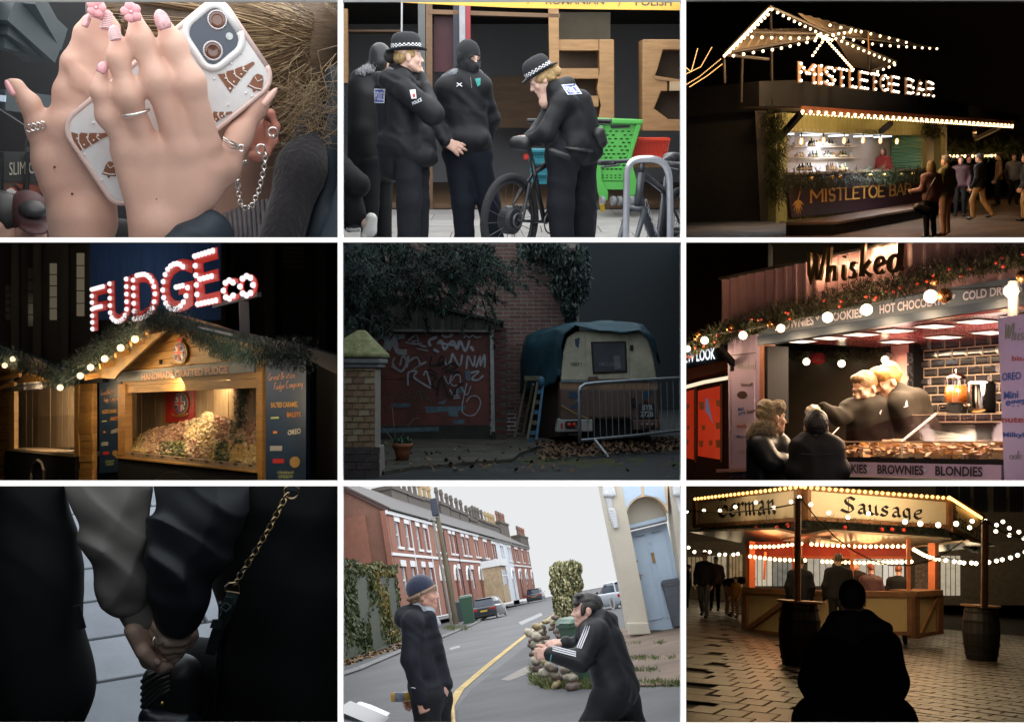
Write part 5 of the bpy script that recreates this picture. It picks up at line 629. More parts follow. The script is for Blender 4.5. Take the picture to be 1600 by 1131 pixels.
 bm=[mat('bottle_brown',(.03,.015,.008),.1,var=0),mat('bottle_green',(.02,.05,.02),.1,var=0),mat('bottle_clear',(.35,.37,.4),.1,var=0),mat('bottle_amber',(.25,.11,.02),.1,var=0),mat('bottle_gold',(.5,.32,.1),.2,var=0)];random.seed(3)
 for row,(yb,hh,xs)in enum_(((229,12,[1242,1246,1250,1265,1268,1272,1276,1281,1291,1296,1300,1303,1322,1326]),(246.5,11,[1246,1250,1254,1266,1270,1276,1279,1290,1294,1298,1302,1313,1317,1321,1329,1331]),(267,13,[1249,1254,1259,1262,1266,1294,1298,1301,1307,1312,1316,1321]))):
  for x in xs:o=-.84 if row<2 else-.3;p=Z(x,yb,off(o));h=hh*runi(.75,1.05)*pxm(p.y);k=pick((0,0,0,1,2,3,4));t=thing('bottle',('dark','green','clear','amber','gold')[k]+' bottle on the '+('top shelf','middle shelf','counter')[row]+' of the bar','bottle','bottles in the bar');mb=MB();bottle(mb,p,.06,h);obj('glass',mb,bm[k],t,smooth=1);obj('label',MB().lathe([(.062,h*.15),(.062,h*.4)],p,n=8,cap=False),mat('label_cream',(.5,.42,.3),var=.3,sc=20),t)
 pur=mat('purple_tin',(.09,.04,.3),.4,var=.3,sc=10);p=Z(1240,268,off(-.3));p=Z(1428,265,off(-.3))
 for x,y in((1252.5,221),(1287,220),(1319,220),(1348.5,219.5),(1375.5,220),(1401.5,221)):t=thing('pendant_bulb','large warm filament bulb hanging in the bar hatch','lamp','filament bulbs in the hatch');p=Z(x,y,off(-.25));obj('glass',MB().sph(p,(.065,.065,.1),2),glow('filament',(1,.5,.16),1.1,True),t,smooth=1);obj('cord',MB().tube([p+V((0,0,.1)),p+V((0,0,.45))],.018,6),BLK,t);obj('filament',MB().tube([p-V((.01,.1,.07)),p+V((.0,-.1,.06))],.025,5),WARM,t)
 simple_person(Z(1380,285,off(-.6))-V((0,0,.6)),1.65,150,mat('red_jumper',(.3,.03,.03),var=.2),BLACKC,'barmaid with long brown hair behind the beer taps',hair=(.08,.03,.02),kind='long');mb=MB()
 for k,w in enum_((8,4,6,5,7,6,4,8,9,7,9,8)):y=217+k*3.1+(4 if k>0 else 0);mb.slab([(1458-w,y),(1458+w,y),(1458+w,y+1),(1458-w,y+1)],pl,.103,.106)
 t=thing('painted_sign','dark board with gold lettering MISTLETOE BAR below the counter','sign');sl(t,'board',[(1222,274),(1444,267),(1438,318),(1230,341)],mat('sign_maroon',(.035,.012,.02),.5,var=.4,sc=2),.06,.12);gold=mat('gold_paint',(.75,.43,.1),.4,var=.1);tx=MB();stroke(tx,'MISTLETOE BAR',off(.125),(1267,297),(1423,287),(1267,316.5),gold);obj('lettering',tx,gold,t);sp=MB()
 for a in range(7):c=Z(1247,312,off(.13));an=math.radians(200+a*23);e=c+d*(cos(an)*.35)+V((0,0,sin(an)*.4));sp.ribbon([c,mid(c,e),e],[.01,.07,.01],n)
 sp.tube([Z(1247,312,off(.14)),Z(1250,300,off(.14)),Z(1252,282,off(.14))],.012,4);obj('mistletoe_sprig',sp,gold,t);t=thing('step','brown wooden step along the foot of the bar','step');p0,p1=(Z(1228,345),Z(1441,322));f0,f1=(p0+n*1.3,p1+n*1.3);z0=GZ+.32;q=[V((p.x,p.y,z0))for p in(p0,p1,f1,f0)];obj('tread',fixn(MB().prism(q,(0,0,-.06))),brown,t);q=[V((p.x,p.y,GZ))for p in(p0,p1,f1-n*.06,f0-n*.06)];obj('riser',fixn(MB().prism(q,(0,0,.255))),dk,t);sl(bar,'upper_deck',[(1180,128),(1240,126),(1475,158),(1590,182),(1590,190),(1250,166),(1180,172)],dk,-3,.1);sl(bar,'lower_wall',[(1192,172),(1220,172),(1222,345),(1200,345)],mat('side_grey',(.03,.032,.036),.6),-2.4,-.2);aw=thing('awning','brown wooden awning edge carrying two rows of warm bulbs','awning');e0,e1=(hit(1252,166,off(1.5)),hit(1582,189,off(1.5)));ab=mat('awning_brown',(.3,.09,.035),.6,var=.2);obj('edge_board',fixn(MB().prism([e0,e1,e1-V((0,0,.16)),e0-V((0,0,.16))],n*.05)),ab,aw);obj('canopy',fixn(MB().prism([e0,e1,e1-n*1.4+V((0,0,.1)),e0-n*1.4+V((0,0,.1))],(0,0,-.04))),mat('canopy_black',(.02,.012,.01),.7),aw)
 for a,b in(((1217,217),(1251,178)),((1376,206),(1392,193)),((1525,217),(1560,200)),((1523,200),(1523,212))):obj('brace',MB().bar(hit(*a,off(.1)),hit(*b,off(1.3)),.12),dk if a[0]<1500 else mat('brace_pale',(.2,.17,.13)),aw)
 r=.04;string_lights('front row of warm bulbs along the awning edge',[[hit(1254,171.5,off(1.57)),hit(1582,194.5,off(1.57))]],.42,r,WARM);string_lights('inner row of warm bulbs under the awning edge',[[hit(1254,176,off(1.45)),hit(1582,198.5,off(1.45))]],.2,.022,WARM)
 for x in(1265,1300,1335,1370,1405,1440,1480,1530,1570):lamp('POINT',hit(x,178+(x-1254)*.07,off(1.25))-V((0,0,.1)),18,(1,.55,.22),.15)
 letters=(('M',1245,1272),('I',1276,1283),('S',1285,1303),('T',1305,1321.5),('L',1325,1336),('E',1340,1354.5),('T',1358,1371),('O',1373,1388),('E',1390,1403),('B',1413,1427),('A',1429,1443),('R',1445,1458));lp=off(.5);lt=thing('bulb_sign','large MISTLETOE BAR letters lit with white bulbs on the upper deck','sign');gm=mat('letter_brass',(.2,.09,.03),.5,var=.1);pts=[]
 for ch,x0,x1 in letters:y=lambda x:96.5+(x-1245)*.148;yb=lambda x:129.5+(x-1245)*.112;obj('letter',MB().textp(ch,lp,(x0,y(x0)),(x1,y(x1)),(x0,yb(x0)),depth=.03,bold=.0),gm,lt);i=2.6 if ch!='I' else 3.4;pts+=[p+n*.07 for p in skel_pts(ch,*[hit(*q,lp)for q in((x0+i,y(x0)+2.8),(x1-i,y(x1)+2.8),(x0+i,yb(x0)-2.8))],.19)]
 orb(lt,pts,.033,glow('letter_bulb',(1,.8,.58),8,True))
 for x in(1260,1310,1360,1420):lamp('POINT',hit(x,116+(x-1245)*.13,off(1.)),7,(1,.7,.4),.2)
 rf=thing('deck_roof','open gabled roof of pale corrugated sheets over the upper deck','roof');pv=mat('corrugated_pale',(.55,.46,.36),.35,var=.1);H=lambda x,y,o:hit(x,y,off(o));mb=MB();corrug(mb,H(1246,21,-.2),H(1422,66,-.2),H(1440,72,.4),H(1290,56,.4),15,.06,n);obj('roof_sheet',mb,pv,rf);mb=MB();corrug(mb,H(1166,46,-.2),H(1290,44,-.2),H(1290,57,.3),H(1140,84,.3),11,.06,n);obj('roof_sheet',mb,pv,rf);mb=MB();corrug(mb,H(1302,58,.2),H(1398,97,.2),H(1362,111,-.8),H(1332,104,-.8),12,.06,n);obj('roof_sheet',mb,pv,rf);pm=mat('pole_dark',(.03,.022,.018),.6);P_=lambda L,r_=.035:obj('roof_pole',MB().tube([H(*q)for q in L],r_,6),pm,rf)
 for L in([(1132,84,.5),(1202,10,.5)],[(1202,10,.5),(1296,52,.5),(1337,46,.5)],[(1172,50,.4),(1294,53,.4)],[(1140,82,.4),(1290,56,.4)],[(1296,54,.4),(1400,97,.4)],[(1310,56,.4),(1468,75,.4)],[(1204,10,0),(1206,130,0)],[(1160,60,0),(1158,160,0)],[(1131,84,.3),(1132,130,.3)],[(1357,48,.3),(1358,110,.3)],[(1362,111,.3),(1400,97,.3)],[(1132,86,.4),(1200,93,.4)]):P_(L)
 obj('orange_strap',MB().ribbon([H(1357,49,.45),H(1357,80,.45)],.09,n),mat('strap_orange',(.4,.16,.03)),rf);sets=[([(1132,84),(1165,50),(1201,12)],26),([(1206,12),(1240,30),(1290,54)],11),([(1175,55),(1230,57),(1288,57)],9),([(1146,84),(1216,73.5),(1286,58)],11),([(1290,58),(1310,80),(1333,106)],14),([(1292,53),(1337,46)],6),([(1302,53),(1371,68),(1464,74)],13),([(1306,58),(1360,81),(1397,96)],12),([(1362,113),(1398,99)],5),([(1288,58),(1270,84)],6),([(1297,37),(1336,45),(1393,58),(1416,64)],9),([(1140,78),(1200,20)],12),([(1278,52),(1300,60)],8)];nm=('left rake of the gable','right rake from the peak','upper left tie','lower left tie','steep middle pole','short top brace','long right tie','lower right pole','small lower right brace','short hanging drop','top edge of the sheet','back of the left rake','crowded centre joint')
 for(L,k),a in zip(sets,nm):string_lights('warm bulbs strung along the '+a+' of the deck roof',[[H(x,y+1,.6)for x,y in L]],None,.033,glow('roof_bulb',(1,.66,.33),9,True),n=k)
 for x,y,o,e in((1190,68,.5,30),(1250,64,.5,30),(1300,50,.4,30),(1350,62,.6,30),(1400,70,.6,24),(1360,98,.9,14),(1440,80,.5,12)):lamp('POINT',H(x,y,o+.9),e*4,(1,.62,.3),.25)
 tm=mat('tinsel',(.5,.38,.18),.2,metal=.9,var=.5,sc=30);sm=mat('stair_black',(.02,.02,.022),.55,var=.2);rail=mat('rail_metal',(.2,.17,.13),.35,metal=.6);rb=MB();rb.tube([H(1162,118,.6),H(1202,94,.6)],.03,6)
 for k in range(12):x=1164+k*3.3;rb.tube([H(x,117-k*2.,.6),H(x,168-k*1.5,.6)],.012,4)
 red=mat('bow_red',(.5,.02,.015));fol=mat('garland_green',(.03,.045,.015),.6,var=.4);t=thing('garland','green garland with gold baubles hanging under the counter','garland');obj('foliage',needles([H(1228,276,.4),H(1300,277,.4),H(1443,271,.4)],.25,1600,.22,.012,.8),fol,t);orb(t,[H(x,279-(x-1267)*.045,.55)for x in(1267,1300,1312,1360,1382,1409,1426)],.06,mat('bauble_gold',(.55,.38,.12),.25,metal=.8,var=0),'bauble',2);t=thing('garland','green garland climbing the left corner post of the bar','garland');obj('foliage',needles([H(1206,178,.4),H(1214,200,.4),H(1212,250,.4),H(1216,310,.4)],.3,1300,.25,.013,.3),fol,t);t=thing('garland','bushy wreath of greenery behind the bow on the menu board','garland');obj('foliage',needles([H(1449,203,.25),H(1470,201,.25)],.28,400,.2,.013,.3),fol,t);c=at(1080,268,34);pts=[]
 for k in range(230):h=rand_();a=runi(0,6.28);r_=.48*(1-h*.9);pts.append(c+V((cos(a)*r_,sin(a)*r_,h*.95)))
 lamp('POINT',c+V((0,-1.2,.4)),3,(1,.5,.15),.2)
 for k,L in enum_(([(1066,100),(1080,112),(1090,76)],[(1068,134),(1092,120),(1126,92)],[(1070,116),(1095,104),(1112,74)],[(1078,135),(1105,118),(1128,100)])):string_lights('thin string of tiny amber lights at the upper left, '+('top','second','third','lowest')[k]+' one',[[at(x,y,33)for x,y in L]],None,.016,WARMD,n=26)
 hp=yplane(44);amb=mat('hut_wood',(.28,.15,.04),.6,var=.5,sc=1.5);string_lights('short row of warm bulbs under the hut roof',[[at(1478,242,43),at(1556,241,43)]],None,.055,WARM,n=14)
 for x in(1490,1525,1550,1580):lamp('POINT',at(x,246,42.5),5,(1,.55,.18),.2)
 obj_g=thing('garland','garland with red ornaments along the hut roof','garland');obj('foliage',needles([at(1476,233,43),at(1600,230,43)],.3,900,.3,.016,.5),fol,obj_g)
 def man(x,y,h,yaw,top,bot,lb,**k):return simple_person(G(x,y),h,yaw,top,bot,lb,**k)
 pk=mat('puffer_pink',(.3,.15,.15),.6,var=.3,sc=8,fold=.5,fs=4);t=man(1454,373,1.68,35,pk,BLACKC,'woman in pink puffer jacket with curly blond hair, pointing at the bar',hair=(.3,.18,.06),kind='long',arm=.9);o=thing('handbag','black shoulder bag at the hip of the woman in pink','bag');c=at(1442,325,24.4);body('bag',[c_(c-V((.1,0,0)),.09,c+V((.1,0,-.08)),.1)],.02,BLK,o);obj('strap',MB().tube([c,at(1455,290,24.4),at(1462,278,24.5)],.012,5),BLK,o);man(1478,369,1.78,55,mat('parka_olive',(.16,.15,.06),.7,var=.3,fold=.6),SKIN,'bare-legged grey-haired man in an olive parka beside the bar',hair=(.25,.22,.19),kind='short');man(1530,344,1.75,60,NAVYC,mat('trousers_tan',(.3,.18,.07),var=.3),'man in navy hooded coat and tan trousers walking left',pose='walk',hat=mat('beanie_grey',(.04,.045,.05)));man(1500,338,1.7,170,mat('coat_plum',(.05,.02,.03)),BLACKC,'person in dark coat half hidden behind the olive parka',hair=(.2,.1,.05));man(1560,322,1.7,90,mat('coat_brown',(.2,.11,.05)),BLACKC,'person in brown coat sitting near the bar stools',hair=(.05,.03,.02));man(1583,320,1.65,180,mat('hoodie_grey',(.14,.14,.16)),BLACKC,'bearded man in grey hoodie facing the bar stools',hair=(.03,.02,.015));man(1602,345,1.7,90,BLACKC,mat('trousers_tan'),'dark figure cut off at the right edge by the stools');man(1512,330,1.7,200,BLACKC,BLACKC,'dark figure with a raised hand in front of the hut');wd=mat('stool_wood',(.4,.22,.08),.5,var=.2);lamp('POINT',at(1450,200,22),9,(1,.6,.28),.5);lamp('POINT',at(1540,250,30),14,(1,.5,.18),.5)  # last two point lamps are unseen fill added for the crowd
 lamp('POINT',at(1300,215,24.5),110,(1,.62,.32),.6);lamp('POINT',at(1400,220,26.5),110,(1,.62,.32),.6);t=thing('dark_building','unlit building rising behind the bar in the dark','building');obj('wall',fixn(MB().slab([(1060,-10),(1610,-10),(1610,240),(1060,300)],yplane(54),-1,0)),mat('far_dark',(.012,.011,.013)),t)  # both point lamps are unseen fill added to brighten the bar facade
panel3()
def flag_badge(par,pl,cx,cy,w,h,t=.01):
 blue=mat('badge_royal',(.02,.035,.22),.4,var=0);wh=mat('badge_cream',(.7,.66,.6),.5,var=0);rd=mat('badge_red',(.55,.035,.02),.5,var=0);gd=mat('badge_gold',(.42,.27,.08),.4,metal=.3,var=0);el=lambda k:[(cx+w*k*cos(a*pi/12),cy+h*k*sin(a*pi/12))for a in range(24)];obj('rim',fixn(MB().slab(el(1.12),pl,t,t+.012)),gd,par);obj('field',fixn(MB().slab(el(1.),pl,t+.012,t+.018)),blue,par);mb=MB()
 for k,(dx,dy,ww)in enum_(((.62,.62,.2),(.62,-.62,.2))):mb.slab([(cx-w*dx-w*ww*.5,cy-h*dy+h*.1),(cx-w*dx+w*ww*.5,cy-h*dy-h*.1),(cx+w*dx+w*ww*.5,cy+h*dy-h*.1),(cx+w*dx-w*ww*.5,cy+h*dy+h*.1)],pl,t+.018,t+.022+.001*k)
 mb.slab([(cx-w*.22,cy-h*.8),(cx+w*.22,cy-h*.8),(cx+w*.22,cy+h*.8),(cx-w*.22,cy+h*.8)],pl,t+.018,t+.0245).slab([(cx-w*.75,cy-h*.2),(cx+w*.75,cy-h*.2),(cx+w*.75,cy+h*.2),(cx-w*.75,cy+h*.2)],pl,t+.018,t+.0255);obj('white_cross',fixn(mb),wh,par);obj('red_cross',fixn(MB().slab([(cx-w*.13,cy-h*.8),(cx+w*.13,cy-h*.8),(cx+w*.13,cy+h*.8),(cx-w*.13,cy+h*.8)],pl,t+.026,t+.03).slab([(cx-w*.75,cy-h*.11),(cx+w*.75,cy-h*.11),(cx+w*.75,cy+h*.11),(cx-w*.75,cy+h*.11)],pl,t+.026,t+.031)),rd,par);pts=[hit(cx+w*1.25*sin(a),cy+h*1.+h*.28*cos(a),pl)+pl[1]*(t+.03)for a in[-1.4+.28*k for k in range(11)]];obj('scroll',MB().tube(pts,w*.13*pxm(pts[5].y),6),gd,par)
def crown(par,pl,cx,cy,w,t=.02):
 gd=mat('badge_gold');rd=mat('badge_red');m_=pxm(hit(cx,cy,pl).y);H=lambda x,y:hit(cx+x*w,cy+y*w,pl)+pl[1]*(t+.01);mb=MB().tube([H(-.8,.7),H(.8,.7)],w*.12*m_,6).tube([H(-.75,.55),H(-1,-.2),H(-.5,-.75),H(0,-.35),H(.5,-.75),H(1,-.2),H(.75,.55)],w*.07*m_,6).tube([H(0,.5),H(0,-1.1)],w*.05*m_,5).tube([H(-.25,-.95),H(.25,-.95)],w*.05*m_,5)
 for x in(-.5,0,.5):mb.sph(H(x,-.05),w*.1*m_,1)
 obj('crown',mb,gd,par);obj('crown_lining',fixn(MB().slab([(cx-w*.7,cy+w*.5),(cx-w*.85,cy-w*.1),(cx-w*.45,cy-w*.55),(cx+w*.45,cy-w*.55),(cx+w*.85,cy-w*.1),(cx+w*.7,cy+w*.5)],pl,t-.005,t)),rd,par)
def panel4():
 use(P4);A=at(407,650,11.);A.z=0;d=ray(-480,642);d.z=0;d.normalize();n=d.cross(V((0,0,1)))
 if n.dot(A)>0:n=-n
 pl=(A,n);off=lambda o:(A+n*o,n);H=lambda x,y,o=0:hit(x,y,off(o));sl=lambda par,nm,pts,m,a=0,b=.05,o=0,**k:obj(nm,fixn(MB().slab(pts,off(o),a,b)),m,par,**k);amb=[mat('amber_plank_%d'%k,c,.55,var=.3,sc=2.5,stretch=(1,1,9),bump=.15,bs=10)for k,c in enum_(((.46,.24,.06),(.4,.2,.05),(.5,.27,.075)))];beige=[mat('beige_board_%d'%k,c,.6,var=.3,sc=2.5,stretch=(7,7,1),bump=.15,bs=10)for k,c in enum_(((.42,.29,.15),(.36,.24,.12),(.46,.32,.17)))];dk=mat('night_black');slate=mat('slate_blue',(.1,.13,.17),.5,var=.15,sc=2);cop=mat('copper_letters',(.6,.27,.13),.5,var=0);navy=mat('panel_navy',(.014,.035,.075),.4,var=.3,sc=1);cream=mat('label_white',(.62,.58,.5),.5,var=0);obj('ground',MB().add([V((-9,4,-1.6)),V((9,4,-1.6)),V((12,40,-1.6)),V((-12,40,-1.6))],[(0,1,2,3)]),mat('dark_ground',(.03,.03,.03),.8),kind='structure');b=thing('dark_building','dark stone building with tall narrow windows behind the stalls','building');bp=yplane(30);obj('wall',fixn(MB().slab([(-10,370),(540,370),(540,760),(-10,760)],bp,-1,0)),mat('stone_night',(.06,.055,.05),.9,var=.3,sc=.5),b)
 for k,(x0,x1,y0,y1,e)in enum_(((9,18,445,500,.06),(44,53,420,510,.12),(78,89,412,500,.3),(120,132,396,494,.35),(222,238,380,425,.12),(285,303,380,405,.12),(355,366,380,430,.05),(440,475,385,420,.02))):
  w=obj('window',fixn(MB().slab([(x0,y0),(x1,y0),(x1,y1),(x0,y1)],bp,.02,.05)),glow('window_%d'%k,(1,.82,.55),e*.3)if k in(2,3)else mat('dark_pane',(.2,.19,.17),.2,var=.4,sc=2),b);mb=MB()
  for q in range(1,5):y=y0+(y1-y0)*q/5;mb.slab([(x0,y-.6),(x1,y-.6),(x1,y+.6),(x0,y+.6)],bp,.052,.08)
  obj('glazing_bar',fixn(mb),dk,w)
 for x in(28,62,104,145,270,345,420,500):obj('pilaster',fixn(MB().slab([(x-6,372),(x+6,372),(x+6,755),(x-6,755)],bp,.05,.6)),mat('stone_night'),b)
 br=MB()
 def twig(p,dr,L,r,k):
  q=p+dr*L;br.tube([p,q],[r,r*.6],4,cap=False)
  if k:
   for _ in range(3):twig(p+dr*L*runi(.5,1),(dr+V((gau(0,.6),gau(0,.3),gau(0,.5)))).normalized(),L*.65,r*.55,k-1)
 for x,y in((20,480),(110,470),(330,420),(390,440)):twig(at(x,y+30,26),V((runi(-.4,.4),0,1)).normalized(),1.1,.04,4)
 obj('cloth',fixn(MB().slab([(140,372),(345,372),(345,500),(140,500)],yplane(22),-.05,0)),mat('night_blue_cloth',(.012,.022,.045),.7,var=.5,sc=2,stretch=(4,1,.3)),thing('banner','dark blue cloth hanging behind the lit letters','banner'));lp=off(-.25);lt=thing('bulb_sign','red FUDGE CO letters studded with white bulbs above the stall','sign');red=mat('letter_red',(.62,.035,.025),.4,var=.05,emit=.22,ecol=(1,.06,.04));pts=[]  # red letter faces given a faint glow of their own to look bulb-lit
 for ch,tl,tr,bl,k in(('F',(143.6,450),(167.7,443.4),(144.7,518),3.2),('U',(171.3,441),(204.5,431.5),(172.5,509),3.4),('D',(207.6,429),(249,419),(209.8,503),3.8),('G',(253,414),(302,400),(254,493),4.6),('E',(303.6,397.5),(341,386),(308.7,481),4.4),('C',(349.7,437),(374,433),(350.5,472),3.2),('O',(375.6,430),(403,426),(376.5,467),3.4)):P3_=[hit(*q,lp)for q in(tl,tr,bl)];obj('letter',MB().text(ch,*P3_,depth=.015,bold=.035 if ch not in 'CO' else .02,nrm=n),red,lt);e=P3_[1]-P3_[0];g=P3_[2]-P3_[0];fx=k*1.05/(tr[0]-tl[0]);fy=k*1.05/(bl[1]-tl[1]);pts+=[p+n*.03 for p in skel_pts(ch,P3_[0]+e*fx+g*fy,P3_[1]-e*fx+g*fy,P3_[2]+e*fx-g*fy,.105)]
 orb(lt,pts,.034,glow('white_big_bulb',(1,.9,.9),1.15,True),n=2);obj('mount',MB().bar(H(335,478,-.3),H(405,460,-.3),.05).bar(H(381,470,-.33),H(383,545,-.33),.1),mat('mount_grey',(.12,.12,.12),.5),lt)
 for x,y in((160,480),(225,460),(280,445),(325,430),(375,450)):lamp('POINT',H(x,y,.4),4,(1,.8,.75),.15)
 st=thing('fudge_stall','wooden market stall selling handmade fudge under a gabled roof','stall');y=500.;k=0
 while y<606:
  yb=y+11.5;f=lambda x,yy:yy-.088*(x-189)*((642-yy)/59. if yy<642 else 0)
  def xr(yy):return(max(172,245-(yy-497)*.95),min(410,245+(yy-497)*2.6))
  l0,r0=xr(y);l1,r1=xr(yb);sl(st,'plank',[(l0,f(l0,y)),(r0,f(r0,y)),(r1,f(r1,yb-.6)),(l1,f(l1,yb-.6))],amb[k%3],-.03,runi(0,.012));y=yb;k+=1
 sl(st,'post',[(188,600),(199,600),(199,712),(188,710)],amb[1],-.06,.03);sl(st,'post',[(405,560),(414.5,559),(414.5,752),(405,752)],amb[1],-.1,.03);sl(st,'wall_board',[(396,600),(406,600),(406,740),(396,740)],amb[0],-.8,-.78);fb=thing('fascia_sign','slate blue fascia reading HANDMADE CRAFTED FUDGE in copper letters','sign');sl(fb,'board',[(189,583.5),(405,563.5),(405.5,581),(190,597)],slate,.035,.06);sl(fb,'edge',[(188.5,582),(405,562),(405,563.5),(189,583.6)],mat('edge_pale',(.35,.33,.3)),.03,.07);obj('lettering',MB().textp('HANDMADE CRAFTED FUDGE',off(.062),(221.5,584),(356,570.5),(222,594.5),bold=.03),cop,fb);t=thing('flag_badge','oval blue badge with red and white crossed flag on the gable','badge');flag_badge(t,off(.02),284,551,9.5,15);crown(t,off(.02),283,531,6);sl(st,'latch',[(253.5,562),(256,562),(256,569),(253.5,569)],dk,.02,.04);sl(st,'soffit',[(124,588),(245,497),(262,505),(180,582),(172,592)],mat('soffit_wood',(.3,.19,.08),.6,var=.3,sc=3),-.08,-.05,.3)
 for k in range(5):x=140+k*24;yy=588-k*18;obj('rafter',MB().bar(H(x-8,yy+2,.42),H(x+38,yy-6,.05),.05,.07),amb[1],st)
 sl(st,'beam',[(118,588),(172,584),(172,590),(118,594)],amb[2],.1,.16);sl(st,'beam',[(118,594),(172,590),(172,597),(118,601)],dk,.02,.1);D=-.5
 for k in range(24):x=160+k*10.4;sl(st,'back_board',[(x,580),(x+9.9,580),(x+9.9,700),(x,700)],beige[k%3],-.03,runi(0,.012),D)
 a,b2=(H(189,585),H(407,570));obj('ceiling',fixn(MB().prism([a,b2,b2+n*(D-.05),a+n*(D-.05)],(0,0,.03))),beige[1],st);bn=thing('red_banner','red hanging banner with crown and flag badge at the back of the fudge stall','banner');sl(bn,'cloth',[(262,590),(306,586),(306,658),(262,660)],mat('banner_red',(.5,.018,.015),.35,var=.1,sc=4),.015,.03,D);flag_badge(bn,off(D+.03),285,630,10,15.5);crown(bn,off(D+.03),284.5,606,7);t=thing('garland','snowy green garland hanging down the right of the fudge stall','garland');obj('foliage',needles([H(392,585,D+.25),H(380,610,D+.25),H(376,630,D+.25),H(374,660,D+.25)],.07,900,.07,.005,.3),[mat('garland_frost',(.07,.1,.08),.6,var=.5,sc=30)],t);fc=[mat('fudge_%d'%k,c,.6,var=.25,sc=30)for k,c in enum_(((.6,.43,.2),(.42,.22,.14),(.2,.19,.07),(.55,.36,.24),(.3,.16,.09),(.62,.5,.3),(.06,.07,.03),(.5,.33,.1)))];top=lambda x:np.interp(x,[198,215,235,250,270,290,312,325,340,355,372,390,408],[692,683,672,668,664,658,654,642,650,655,662,656,652]);mixes=[(0,7,5),(0,3,1),(2,6,3),(2,2,6),(3,1,5),(5,0,7),(2,6,2),(0,7,7),(7,0,5)];up=[(0,7),(0,3),(1,3),(1,3,4),(5,0),(0,5),(1,4,3),(2,3,6),(1,3)]
 for k in range(9):
  x0,x1=(200+k*23,222.3+k*23);t=thing('fudge_tray',('first','second','third','fourth','fifth','sixth','seventh','eighth','ninth')[k]+' tray from the left heaped with chunks of fudge','tray','trays of fudge');yb=lambda x:706+(x-200)*.098;sl(t,'tray_front',[(x0,yb(x0)),(x1,yb(x1)),(x1,yb(x1)+9),(x0,yb(x0)+9)],mat('tray_tan',(.34,.25,.15),.6,var=.2),-.06,.02);sl(t,'slot',[(x0+8,yb(x0)+2),(x0+13,yb(x0)+2.5),(x0+13,yb(x0)+4.2),(x0+8,yb(x0)+3.8)],dk,.021,.026);mb=MB()
  for q in range(240):x=runi(x0-2,x1+2);v=rand_();yy=yb(x)-2+(top(x)-yb(x)+2)*v;o=-.03-.38*v+runi(-.03,.02);p=H(min(x,405.5),yy,o);s=runi(.018,.034)*(1.2 if v>.5 else 1);mb.m=pick((up if v>.45 else mixes)[k]);mb.box(p,(s*1.3,s,s*.9),Matrix.Rotation(runi(0,3),3,V((gau(0,1),gau(0,1),gau(0,1)))))
  obj('fudge_chunks',mb,fc,t,kind='stuff')
 hb=MB()
 for q in range(12):x=199+q*19;hb.v+=[H(min(x,406),716,-.08),H(min(x,406),top(x)+6,-.46)]
 hb.f=[(2*q,2*q+2,2*q+3,2*q+1)for q in range(11)];hb.mi=[0]*11;obj('heap_base',hb,fc[1],st);p=H(326,678,-.16);sl(st,'counter_edge',[(188,712),(407,735),(407,738),(188,715)],amb[2],-.1,.06);sl(st,'counter_front',[(188,715),(407,738),(407,760),(188,760)],dk,-.1,.03);sl(st,'roundel',[(275+34*cos(a*.26),762-26*sin(a*.26))for a in range(13)],mat('roundel_dark',(.02,.018,.018),.4),.032,.04)
 def side_panel(lb,quad,o,tq,big):
  t=thing('side_panel',lb,'sign');sl(t,'board',quad,navy,-.04,0,o);q=off(o);(x0,y0),(x1,y1),(x2,y2),(x3,y3)=quad;W=x1-x0;Hh=y3-y0;R=lambda u,v:(x0+W*u,y0+(y1-y0)*u+((y3-y0)*(1-u)+(y2-y1)*u)*v);sc_=MB();script(sc_,'Great British',q,R(.08,tq),R(.75,tq-.012),R(.08,tq+.055),.5);script(sc_,'Fudge Company',q,R(.2,tq+.075),R(.95,tq+.055),R(.2,tq+.13),.5);obj('script_lettering',sc_,cop,t)
  for txt,u0,u1,v0,v1,m in(('SALTED CARAMEL',.14,.82,.33,.37,mat('logo_gold',(.5,.26,.04),var=0)),('BAILEYS',.54,.88,.41,.45,mat('logo_orange',(.5,.17,.03),var=0)),('OREO',.56,.88,.55,.59,cream),('clotted',.3,.7,.865,.89,mat('logo_sage',(.3,.34,.16),var=0)),('cream',.32,.68,.9,.925,mat('logo_sage'))):tl,tr,bl=(R(u0,v0),R(u1,v0-.012 if txt=='OREO' else v0),R(u0,v1));obj('lettering',MB().textp(txt,q,tl,tr,bl,bold=.02),m,t)
  for u,v,w,h,m in((.24,.45,.1,.008,mat('logo_sage')),(.25,.565,.05,.01,mat('logo_orange')),(.27,.69,.15,.02,mat('logo_frame',(.3,.3,.3),var=0)),(.33,.79,.14,.018,mat('logo_red',(.4,.02,.02),var=0))):obj('logo',fixn(MB().slab([R(u-w,v-h),R(u+w,v-h),R(u+w,v+h),R(u-w,v+h)],q,.002,.005)),m,t)
  c=R(.74,.8);obj('logo',fixn(MB().slab([(c[0]+W*.13*cos(a*.4488),c[1]+W*.14*sin(a*.4488))for a in range(14)],q,.002,.005)),mat('logo_tan',(.36,.22,.06),var=.2),t)
 side_panel('narrow navy side panel listing fudge flavours, left of the hatch',[(155,592),(189,590),(189,736),(155,740)],.02,.12,0);side_panel('wide navy side panel listing fudge flavours, right of the hatch',[(415,564),(478,560),(478,762),(415,762)],.12,.1,1);sl(st,'side_wall',[(479,555),(540,560),(540,770),(479,770)],dk,-2,-.1);s2=thing('chocolate_stall','smaller wooden stall selling boxed chocolate at the left','stall')
 for k in range(16):y=590+k*11;sl(s2,'log',[(126,y),(146,y-1),(146,y+9.8),(126,y+10.6)],amb[k%3],-.05,runi(0,.03))
